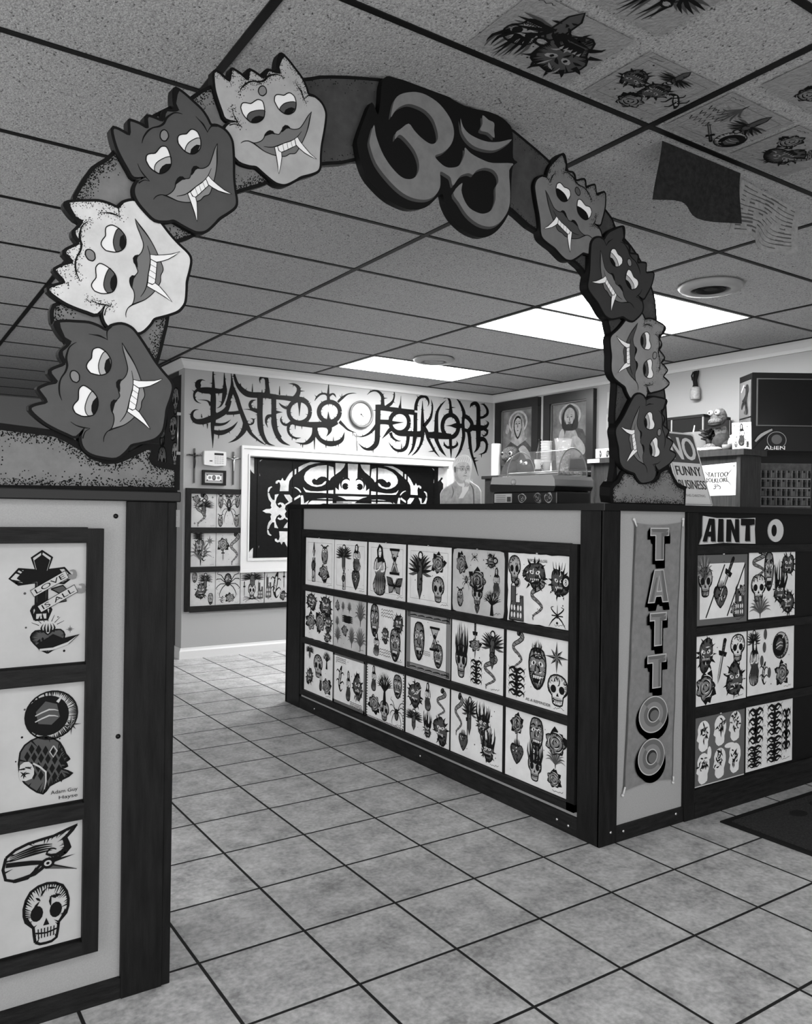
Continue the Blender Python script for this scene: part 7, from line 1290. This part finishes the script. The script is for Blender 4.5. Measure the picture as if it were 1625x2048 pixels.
# ------------------------------------------------------------------ long brown cabinet along the right wall
k2 = thing('wooden_cabinet', 'long brown wooden cabinet along the right wall behind the arch foot', 'cabinet', (2.9, -2.86, 0))
ZW = 1.632
FZ = Fr((0, 0, 0), (1, 0, 0), (0, 1, 0))
b = MB(); b.prism(FZ, [(2.565, -3.50), (2.775, -3.50), (2.775, -3.04), (3.28, -3.04), (3.28, -2.235), (2.565, -2.235)], 0, ZW - 0.038, WOODMID); b.build('carcass', k2, bevel=0.003)
b = MB(); b.prism(FZ, [(2.535, -3.535), (2.785, -3.535), (2.785, -3.02), (3.28, -3.02), (3.28, -2.20), (2.535, -2.20)], ZW - 0.038, ZW, WOODMID); b.build('top', k2, bevel=0.004)
for y0, y1 in ((-2.262, -2.235), (-3.50, -3.47)): 
    b = MB(); b.box((2.552, y0, 0.1), (2.566, y1, ZW - 0.038), WOODMID); b.build('stile', k2, bevel=0.002)
for z0, z1 in ((1.19, 1.235), (0.0, 0.1)): 
    b = MB(); b.box((2.553, -3.47, z0), (2.566, -2.262, z1), WOODMID); b.build('rail', k2, bevel=0.002)
b = MB(); b.box((2.5335, -2.335, ZW - 0.034), (2.5352, -2.215, ZW - 0.006), WHITEP); b.build('edge_label', k2)
FW2 = Fr((2.563, 0, 0), (0, -1, 0), (0, 0, 1)); 
ls = MB(); F = Fr((2.5645, -3.192, 1.338), (0, -1, 0), (0, 0, 1)); ls.prism(F, [(0.02, 0.0), (0.268, 0.004), (0.272, 0.212), (0.0, 0.200)], 0, 0.001, WHITEP)
wp = lambda x, y: (x, y + ((x - 0.136) ** 2) * 0.9)
for dx in (-.0016, 0, .0016): put_text(ls, F, 'TATTOO', 0.062 + dx, 0.120, 0.212 + dx, 0.151, 0.0016 + dx * .02, INK, wp); put_text(ls, F, 'FOLKLORE', 0.054 + dx, 0.086, 0.212 + dx, 0.115, 0.0016 + dx * .02, INK, wp)
for sx in (-1, 1):
    ls.stroke(F, [(0.136 + sx * 0.07, 0.136, 0.006), (0.136 + sx * 0.09, 0.155, 0.004), (0.136 + sx * 0.112, 0.178, 0.0005)], 0.0016, INK); ls.stroke(F, [(0.136 + sx * 0.07, 0.098, 0.006), (0.136 + sx * 0.09, 0.08, 0.004), (0.136 + sx * 0.112, 0.05, 0.0005)], 0.0016, INK)
for l in ([(0.105, 0.066, .002), (0.12, 0.073, .005), (0.124, 0.064, .004), (0.114, 0.062, .004), (0.126, 0.054, .005), (0.112, 0.046, .006), (0.10, 0.052, .001)], [(0.126, 0.06, .004), (0.14, 0.066, .006), (0.156, 0.06, .005), (0.158, 0.048, .005), (0.142, 0.046, .001)], [(0.12, 0.079, .001), (0.136, 0.075, .004), (0.152, 0.079, .001)]): ls.stroke(F, l, 0.0016, INK)
for x in (0.018, 0.255): ls.fill(F, ell(x, 0.19, 0.005, 0.004, 10), 0.0016, INK)
meta(ls.build('shop_paper'), 'white paper with spiky black shop lettering pinned to the brown cabinet', 'paper')
# on its far end
bx = thing('picture_card', 'white printed card with small dark figures standing at the far end of the brown cabinet', 'card', (2.60, -2.36, ZW)); b = MB(); F = Fr((2.60, -2.235, ZW), (0, -1, 0), (0, 0, 1)); b.fbox(F, 0, 0, 0.27, 0.075, -0.05, 0, WHITEP); b.build('card', bx)
b = MB()
for k, (x, s_) in enumerate(((0.05, .03), (0.12, .04), (0.16, .045), (0.2, .05), (0.235, .05))): I = Ink(b, F, 0.0002, x, 0.035, s_, 0.06, 0, k + 30); I.paper = WHITEP; d_beast(I)
b.build('printed_figures', bx)
o = MB(); o.prism(Fr((2.74, -2.28, ZW), (0, -1, 0), (0, 0, 1)), spline([(0, 0), (0, 0.10), (0.03, 0.125), (0.14, 0.125), (0.165, 0.10), (0.19, 0.0)], 2, False), -0.12, 0, BLACK); meta(o.build('black_box'), 'black rounded case behind the white printed card', 'case', )
gl = MB(); gl.tube([(2.72, -2.50, ZW + .003), (2.71, -2.485, ZW + 0.10), (2.72, -2.46, ZW + 0.15)], [0.03, 0.026, 0.014], G1, 10); gl.tube([(2.72, -2.51, ZW + .003), (2.73, -2.53, ZW + 0.09), (2.73, -2.545, ZW + 0.13)], [0.022, 0.02, 0.012], G1, 10); meta(gl.build('grey_glove'), 'grey forked object leaning on the wall right of the black case', 'ornament')
# aquarium like dark box
tk = thing('glass_tank', 'dark rectangular glass tank on the brown cabinet right of the arch', 'tank', (3.09, -2.66, ZW)); b = MB(); b.box((2.94, -2.94, ZW), (3.26, -2.40, ZW + 0.02), BLACK).box((2.94, -2.94, ZW + 0.285), (3.26, -2.40, ZW + 0.305), BLACK)
for x in (2.94, 3.25):
    for y in (-2.94, -2.67, -2.41): b.box((x, y, ZW + .02), (x + .01, y + .01, ZW + .285), G2)
b.build('rim', tk); b = MB(); b.box((2.945, -2.935, ZW + .02), (3.255, -2.405, ZW + .285), mat('tank_dark_glass', 26, 0.12, 0.5)); b.build('glass', tk)
b = MB()
for y, h_ in ((-2.50, .09), (-2.55, .12), (-2.86, .2), (-2.89, .15)): b.tube([(2.942, y, ZW + .03), (2.941, y + .012, ZW + .03 + h_ * .5), (2.942, y - .006, ZW + .03 + h_)], [.012, .008, .004], G3, 8)
b.build('pale_plants', tk)
o = MB(); o.prism(Fr((2.80, 0, 0), (0, -1, 0), (0, 0, 1)), [(2.78, ZW), (3.05, ZW), (3.10, ZW + 0.165), (2.78, ZW + 0.165)], -0.12, 0, GREYCARD); meta(o.build('cardboard_box'), 'open grey cardboard box behind the notice sign', 'box')
# creature bust
cb = thing('creature_bust', 'warty creature bust with bulging white eyes on the brown cabinet', 'ornament', (2.72, -3.25, ZW)); CRE = mat('creature_skin', 66, 0.6, 0.3, noise=(75, 28, 104), bump=(120, 0.9)); CRD = mat('creature_cloth', 32, 0.8, 0.15, noise=(40, 20, 46))
b = MB(); b.tube([(2.73, -3.245, ZW + .06), (2.725, -3.24, ZW + .13), (2.715, -3.235, ZW + .17)], [.05, .042, .04], CRE, 16); b.ball((2.70, -3.235, ZW + .235), (.05, .055, .055), CRE, 18, 12); b.ball((2.67, -3.23, ZW + .205), (.035, .052, .024), CRE, 14, 8); b.ball((2.69, -3.245, ZW + .255), (.042, .045, .04), CRE, 14, 8); b.build('head', cb)
b = MB(); b.tube([(2.655, -3.19, ZW + .185), (2.645, -3.235, ZW + .178), (2.66, -3.28, ZW + .185)], [.008, .012, .008], BLACK, 8); b.build('mouth', cb)
for dy in (-.026, .026): 
    b = MB(); b.ball((2.652, -3.232 + dy, ZW + .262), .017, WHITE, 12, 8); b.ball((2.638, -3.232 + dy, ZW + .262), .007, BLACK, 8, 6); b.build('eye', cb)
b = MB(); b.ball((2.71, -3.255, ZW + .06), (.06, .07, .07), CRD, 18, 10); b.ball((2.66, -3.20, ZW + .030), (.045, .05, .03), CRE, 14, 8); b.ball((2.70, -3.31, ZW + .04), (.045, .04, .04), CRD, 14, 8); b.build('body', cb)
o = MB(); rq = random.Random(12)
for k in range(60):
    a = rq.uniform(0, 6.28); e_ = rq.uniform(0, 1.5); r_ = rq.uniform(.05, .085); p_ = (2.762, -3.135, ZW + .10)
    o.tube([p_, (p_[0] + r_ * .6 * math.cos(a) * math.cos(e_), p_[1] + r_ * .6 * math.sin(a) * math.cos(e_), p_[2] + r_ * .7 * math.sin(e_)), (p_[0] + r_ * math.cos(a), p_[1] + r_ * math.sin(a), p_[2] + r_ * math.sin(e_) * .9)], [.018, .014, .004], BLACK, 5)
o.lathe((2.755, -3.13, ZW), [(.001, .001), (.02, .001), (.026, .06), (.03, .1), (.001, .11)], BLACK, 14)
meta(o.build('dark_bushy_plant'), 'dark bushy dried plant behind the warty creature bust', 'plant')
jl = thing('lidded_jar', 'silver-grey round jar with a white knobbed lid on the brown cabinet', 'jar', (2.68, -3.375, ZW)); JM = mat('grey_glaze', 90, 0.2, 0.6, noise=(25, 110, 160))
b = MB(); b.lathe((2.68, -3.375, ZW), [(.001, .001), (.03, .001), (.045, .03), (.048, .06), (.04, .085), (.03, .092), (.001, .092)], JM, 24); b.build('jar_body', jl); b = MB(); b.lathe((2.68, -3.375, ZW), [(.034, .092), (.036, .1), (.02, .11), (.008, .114), (.012, .124), (.001, .132)], WHITE, 20); b.build('lid', jl)
for k, (y, x, s_) in enumerate(((-3.20, 2.60, .05), (-3.27, 2.59, .042))):
    o = MB(); rq = random.Random(k + 3)
    for j in range(6): o.ball((x + rq.uniform(-.02, .03), y + rq.uniform(-s_, s_), ZW + .014), (.03, .028, .0135), WHITEP, 12, 8)
    meta(o.build('crumpled_cloth'), ('larger' if k == 0 else 'smaller') + ' crumpled white cloth at the front edge of the brown cabinet, ' + ('beside the notice sign' if k == 0 else 'below the lidded jar'), 'cloth', 'crumpled white cloths on the brown cabinet')
o = MB(); o.lathe((2.61, -3.365, ZW), [(.001, .001), (.03, .001), (.034, .038), (.03, .038), (.026, .006), (.001, .006)], GREYCARD, 18); meta(o.build('small_bowl'), 'small pale bowl in front of the lidded jar', 'bowl')
hn = thing('hand_ornament', 'pale hand-shaped ornament on a slender wrist beside the lidded jar', 'ornament', (2.63, -3.43, ZW)); b = MB()
b.tube([(2.62, -3.38, ZW + .042), (2.63, -3.42, ZW + .055), (2.64, -3.455, ZW + .085)], [.022, .018, .012], G2, 12); b.build('palm', hn)
for k in range(4): 
    b = MB(); b.tube([(2.615 + .008 * k, -3.385, ZW + .045), (2.605 + .01 * k, -3.36, ZW + .03), (2.60 + .01 * k, -3.35, ZW + .012)], [.007, .006, .004], G2, 8); b.build('finger', hn)
b = MB(); b.tube([(2.64, -3.41, ZW + .05), (2.645, -3.40, ZW + .02), (2.645, -3.395, ZW + .005)], [.008, .006, .004], G2, 8); b.build('thumb', hn)

# ------------------------------------------------------------------ arcade machine at the right
am = thing('arcade_machine', 'black arcade machine with pale side art standing at the right behind the counter', 'arcade machine', (3.0, -3.45, 0))
rgt = Vector((0.832, -0.555, 0)); fwd = Vector((0.555, 0.832, 0)); p0 = Vector((2.81, -3.405, 0)); zk = lambda z: 1.196 + (z - 1.196) * 1.043
FAM = Fr(p0, rgt, (0, 0, 1)); FSD = Fr(p0 + fwd * 0.20, -fwd, (0, 0, 1))
b = MB(); b.fbox(FAM, 0, 1.64, 0.42, 2.155, -0.20, 0, BLACKGLOSS); b.build('backbox', am, bevel=0.004)
b = MB(); b.fbox(FAM, 0.012, 0.0, 0.41, 1.64, -0.19, -0.012, BLACK); b.build('cabinet', am, bevel=0.004)
SCR = mat('dark_screen', 14, 0.12, 0.5); b = MB(); b.fbox(FAM, 0.037, 1.81, 0.395, 2.11, 0, 0.004, SCR); b.build('screen', am)
b = MB()
for a in ((0.030, 1.803, 0.402, 1.81), (0.030, 2.11, 0.402, 2.117), (0.030, 1.81, 0.037, 2.11), (0.395, 1.81, 0.402, 2.11)): b.fbox(FAM, *a, 0, 0.006, G1)
b.build('screen_trim', am)
ART = mat('side_art_print', 84, 0.35, 0.3, noise=(8, 74, 96)); ARD = mat('side_art_shadow', 22, 0.35, 0.4)
for z0, z1 in ((1.87, 2.112), (1.66, 1.86)):
    b = MB(); b.fbox(FSD, 0.010, z0, 0.186, z1, 0, 0.002, ART)
    I = Ink(b, FSD, 0.002, 0.10, (z0 + z1) / 2, 0.16, (z1 - z0) * .9, 0, 3); I.paper = ART
    I.fill(spline([(.1, .45), (.3, .4), (.34, .2), (.2, .1), (.22, -.2), (.3, -.45), (.05, -.48), (.0, -.3), (-.1, -.15), (-.3, -.3), (-.42, -.2), (-.2, .02), (.0, .15), (.02, .35)], 2, True), ARD, 0); I.hatch(8, .25, .35, INK, .06, .25); I.line([(-.4, .25, .05), (-.12, .45, .05)], WHITEP, 3, 1)
    for a in ((0.006, z0 - .004, 0.190, z0), (0.006, z1, 0.190, z1 + .004)): b.fill(FSD, [(a[0], a[1]), (a[2], a[1]), (a[2], a[3]), (a[0], a[3])], 0.0024, INK)
    b.build('side_art_panel', am)
b = MB(); b.prism(FAM, [(0.0, 1.64), (0.42, 1.64), (0.42, 1.795), (0.14, 1.795)], 0, 0.012, BLACKGLOSS); sp = b.build('speaker_panel', am)
b = MB(); b.stroke(FAM, ell(0.16, 1.71, 0.062, 0.055, 24)[0:0] or [(x, z, 0.004) for x, z in ell(0.16, 1.71, 0.062, 0.055, 24) + [ell(0.16, 1.71, 0.062, 0.055, 24)[0]]], 0.013, G2, 1); b.fill(FAM, ell(0.16, 1.715, 0.035, 0.032, 16), 0.0132, G1); b.build('round_emblem', sp)
b = MB(); put_text(b, FAM, 'ALIEN', 0.08, 1.648, 0.215, 1.672, 0.0135, WHITEP); b.build('lettering', sp)
b = MB(); b.stroke(FAM, [(0.02, 1.70, .012), (0.06, 1.742, .02), (0.13, 1.78, .012)], 0.013, G2); b.build('speaker_stripe', sp)
pf = MB(); FPf = Fr(p0 - FAM.n * 0.0105, rgt, (0, 0, 1)); pf.fbox(FPf, 0.03, 1.0, 0.40, 1.56, 0, 0.006, mat('dark_chart', 44, 0.5, 0.3, noise=(26, 26, 62)))
rq = random.Random(4)
for r_ in range(5):
    for c in range(11):
        if r_ < 4:
            x, z = 0.046 + 0.034 * c, 1.49 - 0.06 * r_; I = Ink(pf, FPf, 0.006, x, z, 0.03, 0.05, 0, r_ * 20 + c); I.paper = G2
            I.fill(ell(0, .3, .2, .16, 8), INK, 1); I.fill([(-.3, .15), (.3, .15), (.2, -.5), (-.2, -.5)], INK if (r_ + c) % 3 else G1, 1); I.line([(-.4, .45, .06), (-.4, -.5, .06)], G2, 0, 1)
    pf.fill(FPf, [(0.035, 1.455 - 0.06 * r_), (0.395, 1.455 - 0.06 * r_), (0.395, 1.459 - 0.06 * r_), (0.035, 1.459 - 0.06 * r_)], 0.0066, G2)
for k in range(4): I = Ink(pf, FPf, 0.006, 0.08 + 0.09 * k, 1.15, 0.1, 0.16, 0, k); I.paper = G2; d_figure(I)
meta(pf.build('figure_chart'), 'dark chart with rows of small figures propped below the arcade machine emblem', 'poster')
FLn = Fr(Vector((2.575, -3.425, ZW)), (0.30, -0.95, 0), (-0.08, -0.02, 1)); sheet(FLn, 0.118, 0.170, [('figure', .5, .55, .4, .7), ('squig', .16, .6, .2, .3), ('squig', .84, .5, .2, .3), ('owl', .2, .2, .2, .2), ('star', .8, .84, .14, .1), ('tribal', .8, .18, .2, .2)], 'white sheet with a standing figure leaning against the arcade machine side', None, seed=210, paper=WHITEP, pin=False, name='leaning_drawing', cat='drawing')
cd = MB(); cd.tube([(2.70, -2.02, 1.44), (2.68, -2.035, 1.40), (2.69, -2.01, 1.34), (2.68, -2.03, 1.28), (2.69, -2.01, 1.2), (2.69, -2.02, 1.0), (2.69, -2.02, 0.004)], 0.012, WHITEP, 8); cd.tube([(2.68, -2.0, 1.44), (2.66, -2.02, 1.36), (2.67, -1.99, 1.26), (2.67, -2.0, 0.004)], 0.008, BLACK, 8); cd.box((2.66, -2.06, 1.44), (2.72, -1.98, 1.475), BLACK)
meta(cd.build('cord_bundle'), 'black and white cords hanging from a plug in the gap between the two cabinets', 'cord')
